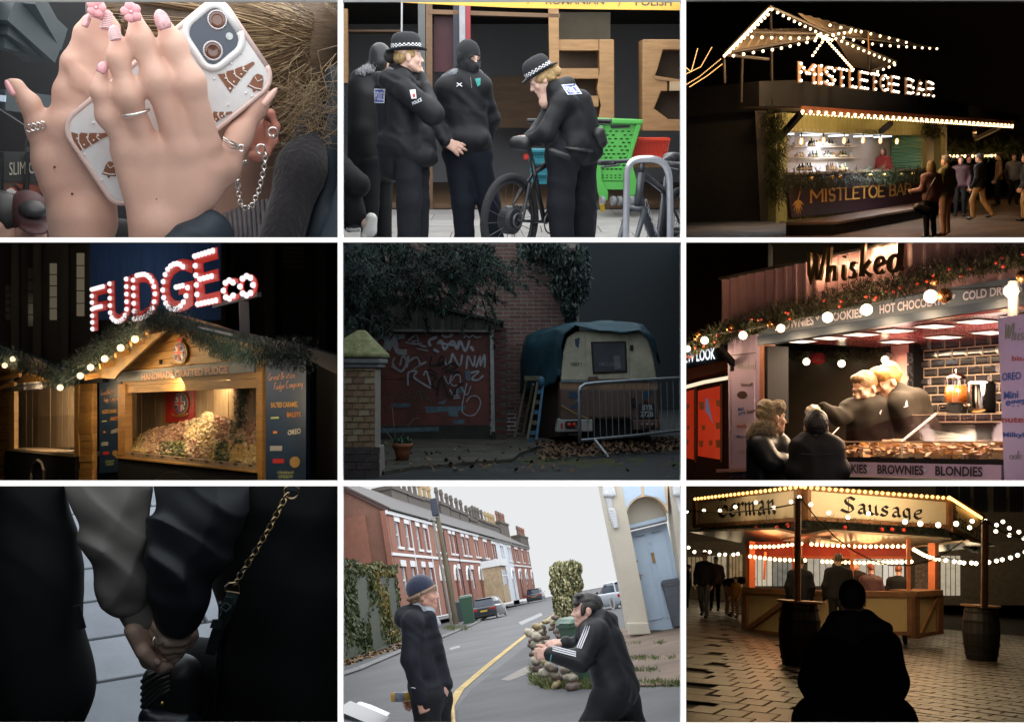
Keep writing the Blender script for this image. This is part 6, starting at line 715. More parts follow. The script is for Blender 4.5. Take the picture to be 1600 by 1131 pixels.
 for k in range(13):y=585+k*13;sl(s2,'log',[(-4,y),(17,y-1),(17,y+11.5),(-4,y+12.2)],amb[k%3],-.05,runi(0,.03))
 sl(s2,'gable',[(10,606),(60,570),(100,585),(125,590),(125,600),(17,612)],amb[0],-.03,0);sl(s2,'soffit',[(-4,575),(30,560),(60,568),(17,606),(-4,620)],mat('soffit_wood'),.1,.14)
 for k in range(3):obj('rafter',MB().bar(H(-4,578+k*14,.2),H(40-k*8,572+k*14,.1),.05,.06),amb[1],s2)
 for k in range(12):x=14+k*9.4;sl(s2,'back_board',[(x,600),(x+8.9,600),(x+8.9,700),(x,700)],beige[k%3],-.03,runi(0,.012),-.6)
 sl(s2,'post',[(17,610),(25,609),(25,702),(17,701)],amb[2],-.04,.03);sl(s2,'post',[(119,600),(126,600),(126,712),(119,711)],amb[2],-.04,.03);sl(s2,'sill',[(17,700),(121,709),(121,714),(17,704)],beige[2],-.5,.04);sl(s2,'counter_front',[(10,704),(121,713),(121,760),(10,760)],dk,-.2,.03);obj('arch_trim',MB().tube([H(x,y,.04)for x,y in((49,755),(49,735),(53,724),(59,719),(65,723),(69,735),(69,755))],.025,6),mat('trim_tan',(.12,.09,.06)),s2)
 for x0,x1,txt,lb in((17,45,'Chocolate Slices','left board over the chocolate stall'),(48,82,'£5 each 3 for £12.50','middle board over the chocolate stall'),(88,125,'DUCK OUR FUDGE','right board over the chocolate stall')):t=thing('name_board',lb+', grey with pale writing','sign');f=lambda x:602-(x-17)*.085;sl(t,'board',[(x0,f(x0)),(x1,f(x1)),(x1,f(x1)+9.5),(x0,f(x0)+10.5)],mat('board_grey',(.1,.09,.075),.6),.05,.08);sl(t,'trim',[(x0,f(x0)-1.2),(x1,f(x1)-1.2),(x1,f(x1)),(x0,f(x0))],cream,.05,.085);obj('lettering',MB().textp(txt,off(.08),(x0+2,f(x0)+3),(x1-2,f(x1)+3),(x0+2,f(x0)+7.5),bold=.01),cream,t)
 pk=[mat('choc_pack_%d'%k,c,.4,var=.4,sc=25)for k,c in enum_(((.42,.36,.3),(.3,.22,.17),(.5,.44,.38),(.12,.08,.06)))];obj('screen',fixn(MB().slab([(28,652),(120,648),(120,705),(28,696)],pl,-.005,0)),glass('acrylic',(.93,.93,.93),.06),s2);mb=MB();[mb.slab([(130+k,646+k*3.3),(139-k,645.6+k*3.3),(139-k,647.2+k*3.3),(130+k,647.6+k*3.3)],pl,.051,.053)for k in range(3)];gf=[mat('pine_garland',(.02,.06,.055),.6,var=.5,sc=12)];t=thing('garland','thick dark green garland along the eaves of both stalls','garland');mb=needles([H(x,y,.5)for x,y in((-8,552),(20,560),(55,574),(95,592),(120,575),(150,552),(180,530),(212,510),(245,497))],.19,9000,.055,.0035,.1);obj('foliage',mb,gf,t);t=thing('garland','thick dark green garland sweeping down the right side of the gable','garland');obj('foliage',needles([H(x,y,.45)for x,y in((235,496),(262,497),(290,507),(320,525),(350,540),(385,548),(430,551),(480,556))],.16,8000,.055,.0035,.3),gf,t);obj('roof_edge',fixn(MB().slab([(250,489),(310,505),(470,540),(530,556),(530,585),(480,560),(250,500)],off(.2),-.06,.02)),mat('roof_felt',(.01,.011,.014),.7),st);obj('verge_light',MB().tube([H(311,511,.5),H(362,523,.5)],.012,6),mat('verge_metal',(.4,.42,.45),.3,metal=.7),st);obj('roof_edge',fixn(MB().slab([(-8,540),(60,560),(100,582),(130,560),(250,486),(250,500),(128,585),(98,600),(-8,560)],off(.2),-.06,.02)),mat('roof_felt'),st);bl=[(211,530),(188.5,543.5),(163.5,560.5),(141.5,574),(125.5,587),(94,605.5),(20,561),(7.5,571)];string_lights('large round warm bulbs under the garland of the stalls',[[H(x,y-4,.55)for x,y in bl]],None,.045,glow('eave_bulb',(1,.75,.42),2.2,True),n=2)
 t=TOPS[-1][0]
 for ch in[c for c in t.children if c.name.startswith('bulb')]:bpy.data.objects.remove(ch)
 orb(t,[H(x,y,.56)for x,y in bl],.042,mat('eave_bulb'),n=2)
 for x,y in bl:lamp('POINT',H(x+4,y+6,.5),6.5,(1,.66,.32),.08)
 lamp('AREA',H(300,590,-.1)-V((0,0,.03)),26,(1,.78,.5),1.8,.2,H(300,700,-.3));lamp('AREA',H(70,611,.06)-V((0,0,.02)),34,(1,.8,.6),.9,.1,H(70,700,-.3));lamp('POINT',H(300,620,.9),20,(1,.78,.5),.3);lamp('POINT',H(70,620,.8),14,(1,.78,.5),.3);lamp('POINT',H(300,545,1.),22,(1,.75,.45),.3);lamp('POINT',H(447,560,.9),4,(.6,.8,1),.2);lamp('POINT',H(172,590,.9),3,(.8,.85,1),.2);lamp('POINT',H(250,440,1.2),10,(.75,.88,1),.3);lamp('POINT',at(240,400,20.5),70,(.35,.6,1),.5)
 for x,y,e in((100,420,.5),(15,455,.3)):lamp('POINT',at(x,y,27),e*30,(1,.85,.6),.3)
 lamp('POINT',at(123,543,23.5),2.5,(.1,.1,1),.1)
panel4()
def panel5():
 use(P5);GZ=-1.4;G=lambda x,y,dz=0:gz(x,y,GZ+dz);S=lambda par,nm,pts,m,y,a=0,b=.05,**k:obj(nm,fixn(MB().slab(pts,y if isinstance(y,tuple)else yplane(y),a,b)),m,par,**k);obj('road',MB().add([V((-9,8,GZ)),V((9,8,GZ)),V((11,40,GZ)),V((-11,40,GZ))],[(0,1,2,3)]),mat('lane_asphalt',(.024,.026,.03),.8,var=.5,sc=1.2,bump=.6,bs=12,col2=(.013,.015,.011)),kind='structure');pv=MB();q=[G(600,742),G(640,735),G(720,728),G(800,722),G(812,712),G(870,690),G(800,684),G(560,690),G(540,720)];pv.prism([V((p.x,p.y,GZ))for p in q],(0,0,.05));obj('path',fixn(pv),mat('forecourt',(.09,.078,.06),.85,var=.6,sc=1.5,bump=.6,bs=10,col2=(.025,.025,.017)),kind='structure');bm=[mat('house_brick_%d'%k,c,.9,var=.35,sc=3,bump=.4,bs=14)for k,c in enum_(((.2,.1,.085),(.16,.08,.07),(.23,.12,.1),(.18,.095,.08)))];mort=mat('pale_mortar',(.34,.3,.26),.95,var=.2,sc=4);hw=thing('brick_house','tall brick house wall behind the garage and the van','house');S(hw,'mortar',[(600,370),(905,370),(905,640),(600,640)],mort,23.,-.3,0);bricks(hw,yplane(23.),[(755,372),(900,372),(900,520),(800,690),(755,690)],.255,.083,.02,.012,bm,285);bricks(hw,yplane(23.),[(610,372),(755,372),(755,500),(610,480)],.255,.083,.02,.012,bm,0);ga=thing('garage','old garage with a red sectional door covered in graffiti and a boarded gable','garage');gp=yplane(20.9);red=mat('door_red',(.19,.055,.045),.6,var=.45,sc=2,col2=(.08,.032,.027),bump=.1,bs=20)
 for k in range(7):y=520+k*24.2;S(ga,'door_section',[(580,y),(765,y-1),(766,y+23.2),(580,y+23.6)],red if k<6 else mat('door_foot',(.05,.05,.045),.8,var=.4,sc=3),gp,-.06,runi(-.004,.004))
 for k in range(25):
  x=568+k*8.6;yt=452+max(0,x-600)*.27 if x>600 else 452
  if x<782:S(ga,'gable_board',[(x,yt+3),(x+8.1,yt+5),(x+8.1,516),(x,516)],mat('gable_grey_%d'%(k%3),((.06,.055,.05),(.048,.045,.04),(.075,.07,.062))[k%3],.9,var=.4,sc=3,stretch=(5,5,.5)),gp,.02,.05+runi(0,.012))
 S(ga,'verge',[(560,448),(640,468),(788,502),(787,506),(640,472),(560,452)],mat('verge_black',(.03,.028,.026),.8),gp,-.1,.12);S(ga,'roof',[(560,449),(640,469),(785,502),(785,504),(640,472),(560,453)],mat('verge_black'),gp,-3,-.1);S(ga,'lintel',[(562,514),(772,516),(772,519.5),(562,518)],mat('lintel_grey',(.16,.15,.14),.7),gp,.0,.1);S(ga,'door_frame',[(765.5,519),(771,519),(773.5,680),(768,680)],mat('frame_white',(.4,.41,.42),.6,var=.3,sc=4),gp,-.02,.07);S(ga,'frame_foot',[(768,674),(774,674),(775,690),(768,690)],BLK,gp,-.02,.075);pr=thing('brick_pier','red brick pier between the garage door and the van','pier');S(pr,'mortar',[(772,515),(790,512),(792,690),(774,690)],mat('dark_mortar',(.09,.075,.065)),gp,-.3,0);bricks(pr,gp,[(772,512),(790,512),(792,690),(774,690)],.225,.075,.012,.012,[mat('pier_brick_%d'%k,c,.9,var=.3,sc=4,bump=.3)for k,c in enum_(((.13,.05,.04),(.11,.045,.038),(.1,.05,.04)))],120);Zp=lambda x,y:(x/4.62+534,y/4.62+500);cnt=[0]
 def tag(strokes,m,w,nm='graffiti'):
  mb=MB()
  for st in strokes:
   pts=[V((*Zp(*p),0))for p in st];out=[]
   for i in range(len(pts)-1):
    for q in range(4):t=q/4;a,b,c,e=(pts[max(i-1,0)],pts[i],pts[i+1],pts[min(i+2,len(pts)-1)]);out.append(.5*(2*b+(c-a)*t+(2*a-5*b+4*c-e)*t*t+(3*b-a-3*c+e)*t**3))
   out.append(pts[-1]);cnt[0]+=1;lift=.008+.0006*(cnt[0]%20);mb.ribbon([hit(p.x,p.y,gp)+V((0,-lift,0))for p in out],[w*runi(.8,1.2)for _ in out],V((0,-1,0)))
  obj(nm,mb,m,ga)
 sil=mat('spray_silver',(.34,.35,.37),.5,var=.3,sc=8);whi=mat('spray_white',(.42,.44,.5),.6,var=.3,sc=8);blk=mat('spray_black',(.008,.008,.009),.5,var=0);grn=mat('spray_green',(.1,.1,.05),.7,var=.4,sc=10);blu=mat('spray_blue',(.13,.2,.26),.7,var=.5,sc=6);tag([[(240,170),(262,122),(318,128),(322,190),(285,225)],[(332,215),(385,132),(455,118)],[(380,142),(402,222),(470,232)],[(300,265),(345,252)]],sil,.1);tag([[(480,150),(540,108),(560,180),(612,192),(500,160),(560,150)],[(540,205),(622,222)],[(460,160),(520,175),(580,165)]],sil,.022);tag([[(640,190),(632,148),(690,122)],[(690,172),(720,150),(742,212),(800,150),(832,212),(852,150),(892,222),(922,146)],[(930,190),(952,222)],[(662,212),(702,232)],[(720,106),(760,124),(802,104)],[(700,160),(770,178),(820,180)]],whi,.05);tag([[(382,270),(370,320),(432,370),(470,300),(440,262),(420,330)],[(482,258),(470,342)],[(480,302),(540,268),(562,322),(520,352),(612,300)],[(360,330),(432,375)]],sil,.04);tag([[(480,472),(482,380),(542,370),(522,412),(592,462),(642,490)],[(590,400),(612,370),(642,472)],[(900,352),(912,258),(950,332),(962,258)],[(970,342),(1000,258),(1000,332),(1032,248),(1032,342)],[(930,382),(992,368),(940,422),(982,432),(1022,400)],[(800,240),(780,330)],[(800,240),(850,330),(870,250)],[(740,270),(760,330),(790,280)]],whi,.035);tag([[(790,442),(822,398),(852,402),(852,460),(800,472),(780,432)],[(740,402),(770,462),(792,398)],[(780,500),(802,542)],[(832,488),(832,542)],[(862,482),(902,542),(932,478)],[(900,592),(930,550),(982,552),(1002,602),(970,672),(920,690),(872,662),(872,602),(902,455)],[(805,548),(850,545)],[(808,565),(855,560)],[(880,130),(900,112),(920,128),(945,110),(970,126),(1010,118)]],whi,.022)
 tag([[(650,262),(638,332),(690,322),(742,292),(720,260),(690,332),(742,312)],[(720,362),(800,310),(832,342),(740,372),(855,376)],[(690,392),(640,358),(618,380),(682,412),(650,462),(692,490),(722,408)],[(702,430),(688,552)],[(722,410),(782,562),(842,468),(880,458)]],blk,.03);tag([[(330,510),(352,582)],[(350,545),(392,508)],[(400,592),(422,518),(442,592)],[(460,510),(470,592),(502,560),(470,540),(502,520)],[(520,592),(552,508),(582,592)],[(560,518),(642,510)],[(600,520),(612,592)],[(610,560),(650,610)]],grn,.022)
 for pts in([(370,600),(500,600),(490,630),(370,630)],[(600,625),(900,620),(890,650),(610,670)],[(690,600),(760,570),(740,610)],[(800,720),(890,715),(880,750),(810,750)],[(765,650),(840,640),(835,700),(770,690)],[(820,500),(880,480),(890,520),(830,535)],[(240,782),(700,770),(700,800),(240,815)],[(890,370),(925,360),(930,440),(895,430)]):cnt[0]+=1;mb=MB();mb.add([hit(*Zp(*p),gp)+V((0,-.0065-.0002*(cnt[0]%6),0))for p in pts],[(0,1,2,3)]if len(pts)==4 else[(0,1,2)]);obj('paint_patch',mb,blu,ga)
 gp_=thing('gate_pillar','brick gate pillar with a mossy pyramid cap at the left edge','pillar');Y=14.2;pp=yplane(Y);tan=[mat('pillar_brick_%d'%k,c,.85,var=.3,sc=5,bump=.35,bs=16)for k,c in enum_(((.36,.26,.15),(.28,.17,.1),(.42,.33,.22),(.34,.22,.13),(.38,.3,.22)))];plum=[mat('plinth_brick_%d'%k,c,.85,var=.3,sc=5,bump=.35)for k,c in enum_(((.1,.075,.075),(.085,.065,.068)))];S(gp_,'core',[(520,575),(586,575),(586,700),(520,700)],mort,Y,-.6,-.012);bricks(gp_,pp,[(514,577),(587,577),(587,700),(514,700)],.15,.083,.013,.016,tan,140,trim=True);S(gp_,'plinth_core',[(520,700),(591,700),(594,770),(520,770)],mort,Y-.05,-.65,-.012);bricks(gp_,yplane(Y-.05),[(505,698),(594,698),(594,770),(505,770)],.2,.1,.013,.016,plum,60,trim=True);cap=mat('mossy_stone',(.26,.25,.14),.95,var=.5,sc=9,bump=.9,bs=14,col2=(.13,.15,.035));m_=pxm(Y);c=hit(548,571,pp);w=51*m_;b=V((c.x,Y+.35,c.z));obj('moulding',MB().box(b+V((0,0,.06)),(w*1.86,.9,.07)).box(b+V((0,0,0)),(w*1.72,.82,.06)),mat('mould_grey',(.24,.25,.26),.8,var=.3,sc=5),gp_,bevel=.02);z1=hit(548,553,pp).z;z0=b.z+.1;z2=hit(562,514.5,pp).z;py=MB();base=[b+V((sx*w*.97,sy*.48,z0-b.z))for sx,sy in((-1,-1),(1,-1),(1,1),(-1,1))];mid_=[V((p.x,p.y,z1))for p in base];ap=[V((b.x+w*.22+sx*.05,b.y+sy*.05,z2))for sx,sy in((-1,-1),(1,-1),(1,1),(-1,1))];py.add(base+mid_+ap,[(3,2,1,0)]+[(i,(i+1)%4,4+(i+1)%4,4+i)for i in range(4)]+[(4+i,4+(i+1)%4,8+(i+1)%4,8+i)for i in range(4)]+[(8,9,10,11)]);obj('pyramid_cap',fixn(py),cap,gp_,bevel=.02);pt=thing('plant_pot','terracotta plant pot with green leaves by the gate pillar','plant pot')
 p=G(629,719,.05);m_=pxm(p.y);terra=mat('terracotta',(.3,.11,.05),.8,var=.3,sc=5);obj('pot',MB().lathe([(9*m_,0),(13*m_,16*m_),(14*m_,20*m_),(16*m_,20.5*m_),(16*m_,27*m_),(14*m_,27*m_),(13*m_,22*m_)],p,n=28,cap=True),terra,pt,smooth=1);obj('band',MB().ring(p+V((0,0,19*m_)),(0,0,1),14.3*m_,1*m_,28,6),terra,pt);gl=[mat('pot_leaf',(.03,.1,.05),.5,var=.4,sc=10),mat('pot_leaf_dark',(.015,.05,.028),.5)];lv=MB();leaves(lv,p+V((0,0,29*m_)),(15*m_,12*m_,6*m_),200,.035,.2,2);obj('leaves',lv,gl,pt);st=MB()
 for a,b2 in(((618,690),(612,630)),((622,690),(645,655)),((616,690),(598,668)),((645,655),(655,652))):st.tube([hit(*a,yplane(p.y)),hit(*b2,yplane(p.y-.05))],.006,4)
 obj('stems',st,mat('stem_straw',(.2,.16,.09)),pt);vn=thing('old_van','derelict cream and brown ambulance van seen from behind under a blue tarpaulin','van');Y=19.5;vp=yplane(Y);crm=mat('van_cream',(.5,.46,.35),.6,var=.35,sc=2.5,col2=(.3,.28,.2));brn=mat('van_brown',(.13,.075,.06),.5,var=.3,sc=2);tan_=mat('van_tan',(.34,.19,.11),.5,var=.2);S(vn,'rear_upper',[(876,596),(880,550),(886,527),(900,518),(950,514),(1000,518),(1014,530),(1022,560),(1027,596)],crm,Y,-4.2,0,bevel=.04);S(vn,'tan_band',[(875,597),(1027,597),(1028,608),(875,608)],tan_,Y,-4.2,-.005);S(vn,'rear_lower',[(875,608),(1028,608),(1030,655),(875,655)],brn,Y,-4.2,-.003,bevel=.02)
 for q in([(872,655),(926,655),(926,674),(868,675)],[(988,655),(1030,655),(1032,672),(990,672)]):S(vn,'rear_corner',q,mat('corner_white',(.42,.42,.4),.6,var=.4,sc=5)if q[0][0]<900 else brn,Y,-.5,.02,bevel=.02)
 S(vn,'underside',[(900,650),(1010,650),(1010,684),(885,684)],BLK,Y,-4,-.4);S(vn,'trim',[(876,594.5),(1026,594),(1026,596.5),(876,597)],mat('trim_blue',(.2,.28,.38),.3,metal=.4),Y,.0,.03);S(vn,'rear_door',[(914,520),(982,518),(984,592),(916,593)],crm,Y,.0,.022,bevel=.02);S(vn,'lower_door',[(916,610),(986,610),(988,652),(918,652)],brn,Y,.0,.02,bevel=.015);w=S(vn,'rear_window',[(923,534),(978,533),(980,582),(926,584)],mat('rubber',(.012,.012,.012),.6,var=0),Y,.023,.05,bevel=.02);S(w,'pane',[(926.5,537),(975,536),(976.5,579),(929,580.5)],mat('van_pane',(.05,.052,.062),.08,var=.6,sc=2,col2=(.1,.1,.12)),Y,.051,.056);S(w,'curtain',[(958,556),(968,556),(970,576),(960,577)],mat('curtain_grey',(.16,.16,.18),var=.3),Y,.0565,.06);obj('lettering',MB().textp('AMBULANCE',yplane(Y),(935,566),(964,566),(935,572),t=.058,bold=.01),mat('ghost_letters',(.14,.15,.17),var=0),w);obj('lettering',MB().textp('OBEY !',vp,(891,566),(909,566.5),(891,571.5),t=.006,bold=.02),mat('stencil',(.06,.05,.04),var=.3,sc=20),vn);S(vn,'latch',[(919,588),(934,588),(934,597),(919,597)],mat('latch_rust',(.12,.08,.06),.7,var=.4,sc=10),Y,.02,.12,bevel=.02)
 for x,y in((986,543),(988,625),(989,632)):S(vn,'hinge',[(x-2,y-4),(x+3,y-4),(x+3,y+4),(x-2,y+4)],BLK,Y,.0,.06,bevel=.01)
 pb=S(vn,'number_plate',[(998,630),(1022,630),(1022,653),(998,653)],mat('plate_navy',(.02,.028,.045),.4,var=0),Y,.0,.025);pw=mat('plate_letters',(.5,.5,.5),var=0);obj('lettering',MB().textp('BYB',vp,(1003,632),(1019,632),(1003,640.5),t=.028,bold=.02).textp('272B',vp,(1000.5,642.5),(1020.5,642.5),(1000.5,651),t=.028,bold=.02),pw,pb);S(vn,'plate_lamp',[(1005,625.5),(1014,625.5),(1014,629),(1005,629)],mat('lamp_red_dark',(.1,.015,.01),.3),Y,.0,.05)
 for x in(893,1011):h=S(vn,'tail_lamp_housing',[(x-9,658),(x+10,657),(x+12,662),(x+10,668),(x-9,669),(x-11,663)],BLK if x<950 else brn,Y,.02,.06)
 for x in(889,897):obj('tail_lamp',MB().sph(hit(x,663.5,vp)-V((0,.07,0)),.045,2),mat('tail_red',(.45,.03,.02),.2,var=0),vn,smooth=1)
 for x in(1003,1011,1019):obj('tail_lamp',MB().sph(hit(x,663.5,vp)-V((0,.065,0)),.04,2),mat('tail_dull',(.16,.1,.08),.3),vn,smooth=1)
 S(vn,'reflector',[(876,661),(879,661),(879,669),(876,669)],mat('tail_red'),Y,.021,.04);S(vn,'reflector',[(1023,658),(1026,656),(1027,666),(1024,668)],mat('reflector_orange',(.4,.15,.04)),Y,.021,.04);bl=mat('van_blue',(.02,.055,.11),.5,var=.3,sc=6)
 for q in([(888,611),(909,612),(906,624),(889,622)],[(890,633),(903,632),(901,638),(891,639)],[(1004,612),(1021,610),(1017,620),(1006,624)],[(898,530),(906,527),(904,545),(899,540)]):S(vn,'paint_patch',q,bl,Y,.001,.004)
 obj('rope',MB().tube([hit(876,633,vp)-V((0,.05,0)),hit(897,645,vp)-V((0,.1,0)),hit(921,655,vp)-V((0,.12,0))],.012,5),mat('rope_ochre',(.3,.2,.06)),vn);S(vn,'door_gap',[(926,610),(927.5,610),(927.5,652),(926,652)],BLK,Y,.021,.024)
 for x in(905,1005):obj('wheel',MB().lathe([(.1,-.1),(.3,-.1),(.32,.1),(.1,.1)],V((at(x,660,20.6).x,20.6,GZ+.32)),(1,0,0),20),mat('tyre'),vn)
 tp=thing('tarpaulin','blue green tarpaulin draped over the roof and left side of the van','tarpaulin');tm=mat('tarp',(.012,.06,.085),.6,var=.35,sc=2,bump=.5,bs=5,spec=.25,fold=.5,fs=3);rows=[[(793,612,24.4),(815,614,22.8),(840,612,21.4),(862,600,20.2),(874,590,19.55)],[(794,575,24.4),(816,572,22.8),(842,570,21.4),(866,572,20.2),(877,575,19.55)],[(797,540,24.4),(818,537,22.8),(845,535,21.4),(866,533,20.2),(876,545,19.5)],[(806,528,24.4),(824,524,22.8),(850,520,21.4),(870,514,20.2),(884,522,19.4)],[(830,523,24.6),(845,516,23),(868,510,21.5),(890,504,20.2),(900,506,19.3)],[(880,508,24.6),(890,506,23),(905,503,21.5),(930,504,20.2),(936,517,19.3)],[(960,506,24.6),(960,505,23),(962,503,21.5),(965,503,20.2),(968,519,19.3)],[(1005,508,24.6),(1003,508,23),(1002,507,21.5),(1000,506,20.2),(998,514,19.3)],[(1022,540,24.6),(1022,535,23),(1022,530,21.5),(1020,525,20.2),(1010,521,19.3)],[(1030,570,24.6),(1030,565,23),(1030,565,21.5),(1030,562,20.2),(1027,555,19.4)]];mb=MB();nr,nc=(len(rows),5);SUB=5
 def bil(u,v):i,j=(min(int(u),nr-2),min(int(v),nc-2));a,b2=(u-i,v-j);P_=lambda i,j:at(*rows[i][j]);return P_(i,j)*(1-a)*(1-b2)+P_(i+1,j)*a*(1-b2)+P_(i,j+1)*(1-a)*b2+P_(i+1,j+1)*a*b2
 NU,NV=((nr-1)*SUB,(nc-1)*SUB);from mathutils import noise
 for i in range(NU+1):
  for j in range(NV+1):p=bil(i/SUB,j/SUB);mb.v.append(p+V((noise.noise(p*2.2),noise.noise(p*2.2+V((9,0,0))),noise.noise(p*2.5+V((0,7,0)))))*.055)
 for i in range(NU):
  for j in range(NV):mb.f.append((i*(NV+1)+j,i*(NV+1)+j+1,(i+1)*(NV+1)+j+1,(i+1)*(NV+1)+j));mb.mi.append(0)
 o=obj('sheet',mb,tm,tp,smooth=1);so=o.modifiers.new('s','SOLIDIFY');so.thickness=.012;S(vn,'side',[(795,560),(876,560),(876,672),(880,680),(800,690)],mat('van_side',(.05,.03,.025),.6),vplane(at(795,600,24.4),at(876,600,19.6)),-.3,-.12);ld=thing('step_ladder','old blue-spattered wooden step ladder leaning beside the van','ladder');lw=mat('ladder_wood',(.13,.115,.075),.8,var=.4,sc=6);lb=mat('ladder_blue',(.03,.12,.22),.6,var=.4,sc=8);J=lambda x,y,Y:at(x,y,Y)
 for a,b2,m,Y0,Y1 in(((823,592),(804,684),lw,19.4,19.2),((833,600),(816,682),lw,19.6,19.8),((840,598),(824,688),lw,18.9,18.5),((849,598),(838,688),lb,18.9,18.5)):obj('rail',MB().bar(J(*a,Y0),J(*b2,Y1),.07,.04),m,ld)
 for k in range(5):y=612+k*16;obj('rung',MB().bar(J(838.5-k*2.8,y,18.85-k*.07),J(848-k*2.1,y,18.85-k*.07),.03,.07),lb if k in(0,2,4)else lw,ld)
 obj('top_step',MB().box(J(832,591,19.1),(.28,.4,.07)),lw,ld);obj('blue_cloth',MB().sph(J(846,596,18.8),(.06,.05,.09),2),lb,ld);obj('foot',MB().box(J(827,688,18.5),(.09,.08,.06)),lb,ld);br=thing('barrier','leaning galvanised crowd barrier in front of the van','barrier');galv=mat('galvanised',(.42,.46,.5),.35,metal=.7,var=.25,sc=10);bp=vplane(at(906,640,17.6),at(1064,640,18.4));H=lambda x,y:hit(x,y,bp);obj('frame',MB().tube([H(906,692),H(905,640),H(904.5,612),H(907,605),H(914,600.5),H(930,598.5),H(985,595),H(1075,590)],.028,10),galv,br,smooth=1);obj('bottom_rail',MB().tube([H(907,688),H(985,681),H(1075,671)],.024,10),galv,br)
 for k in range(16):x=917+k*9.6;yt=600-.0667*(x-917);yb=687-.1*(x-907);obj('bar',MB().tube([H(x,yt),H(x+2.2,yb)],.0085,6),galv,br)
 obj('foot',MB().tube([H(929,686),H(929,686)+V((.18,-.55,-.25)),H(939,705)+V((0,-.6,0))],.022,8),galv,br)
 for y in(626,667):obj('lug',MB().bar(H(900,y),H(908,y),.035),galv,br)
 yew=[mat('yew_%d'%k,c,.6,var=.4,sc=6)for k,c in enum_(((.012,.04,.026),(.02,.06,.036),(.006,.018,.013)))];t=thing('yew_tree','dark drooping evergreen boughs filling the upper left','tree');mb=MB();br2=MB()
 for k in range(330):
  x,y=(runi(520,820),runi(370,500));lim=470+12*sin(x*.09)if x<620 else 458-(x-620)*.02+16*sin(x*.07)if x<760 else 440-(x-760)*.5
  if x<580:lim=505
  if y>lim:continue
  if 690<x<760 and 430<y<452 and(rand_()<.75)or(x>755 and y<425 and(rand_()<.8)):continue
  c=at(x,y,runi(16.5,20.2));dr_=V((gau(.3,.5),gau(-.3,.4),-.35)).normalized();L=runi(.5,.95);br2.tube([c,c+dr_*L],[.012,.004],4,cap=False);kk=random.choices((0,1,2),(4,3,3))[0]
  for q in range(70):
   s=rand_();p=c+dr_*L*s;e=(dr_*.6+V((gau(0,.6),gau(0,.6),gau(-.25,.4)))).normalized();u,_=_basis(e);l=.17*(1.1-s*.5);k0=len(mb.v);mb.v+=[p-u*.012,p+u*.012,p+e*l];mb.f.append((k0,k0+1,k0+2));mb.mi.append(kk if rand_()<.8 else 2)
   for _j in range(2):p2=p+e*l*rand_();e2=(e+V((gau(0,.8),gau(0,.8),gau(0,.8)))).normalized();k0=len(mb.v);mb.v+=[p2-u*.01,p2+u*.01,p2+e2*l*.6];mb.f.append((k0,k0+1,k0+2));mb.mi.append(kk)
 obj('foliage',mb,yew,t);br2.tube([at(500,440,19),at(640,420,18.5),at(760,400,18.5)],[.12,.07,.03],6);obj('branches',br2,mat('yew_bark',(.03,.022,.018)),t);mb=MB();leaves(mb,at(560,480,21.5),(1.2,.6,1.1),1500,.07,.3,3);ivy=[mat('ivy_%d'%k,c,.4,var=.4,sc=8)for k,c in enum_(((.03,.05,.04),(.05,.07,.06),(.012,.022,.016)))];t=thing('ivy','glossy ivy spilling over the right edge of the brick wall','ivy');mb=MB()
 for x,y,rx,rz,n_ in((840,392,26,24,900),(870,405,26,30,1000),(875,445,16,26,700),(890,480,14,26,700),(905,430,20,50,1100),(820,385,14,14,300)):m_=pxm(22.5);leaves(mb,at(x,y,22.5),(rx*m_,.35,rz*m_),n_,.055,.3,3)
 obj('leaves',mb,ivy,t);tw=mat('trunk_dark',(.05,.042,.035),.9,var=.4,sc=4,stretch=(4,4,.4));mb=MB()
 for k in range(26):x,y=(runi(890,1075),runi(375,660))
 for k in range(34):x,y=(runi(900,1075),runi(372,640));leaves(mb,at(x,y,runi(25.5,27.5)),(.7,.4,.6),150,.075,.2,3)
 b4=MB();mb=MB()
 for k in range(26):x=runi(1030,1066);c=at(x,runi(640,690),19.5);e=V((runi(-.6,.6),runi(-.3,.3),runi(.2,.9)));b4.tube([c,c+e*.6+V((0,0,.2)),c+e],[.008,.006,.003],4,cap=False);leaves(mb,c+e*.7,(.2,.15,.15),16,.04,.1,2)
 dl=[mat('leaf_litter_%d'%k,c,.8,var=.4,sc=12)for k,c in enum_(((.16,.075,.035),(.1,.05,.03),(.2,.12,.06)))];mb=MB()
 def lt(x,y):c=G(x,y,.02+rand_()*.06);e=V((gau(0,.5),gau(0,.5),1)).normalized();u,w_=_basis(e);s=runi(.03,.065);k0=len(mb.v);mb.v.extend([c-u*s*.6,c-w_*s,c+u*s*.6,c+w_*s]);mb.f.append((k0,k0+1,k0+2,k0+3));mb.mi.append(random.randrange(3))
 for k in range(1500):x=runi(845,1070);lt(x,runi(688-(x-900)*.04,712-(x-900)*.06))
 for k in range(160):lt(runi(600,900),runi(690,735))
 for k in range(40):lt(runi(545,1060),runi(715,735))
 obj('fallen_leaves',mb,dl,kind='stuff');mo=MB();[mo.sph(G(gau(900,70),gau(722,5),-.01),(runi(.06,.2),runi(.1,.3),.02),1)for _ in range(60)];obj('moss',mo,mat('moss',(.06,.065,.015),.95,var=.4,sc=12),kind='stuff')
panel5()
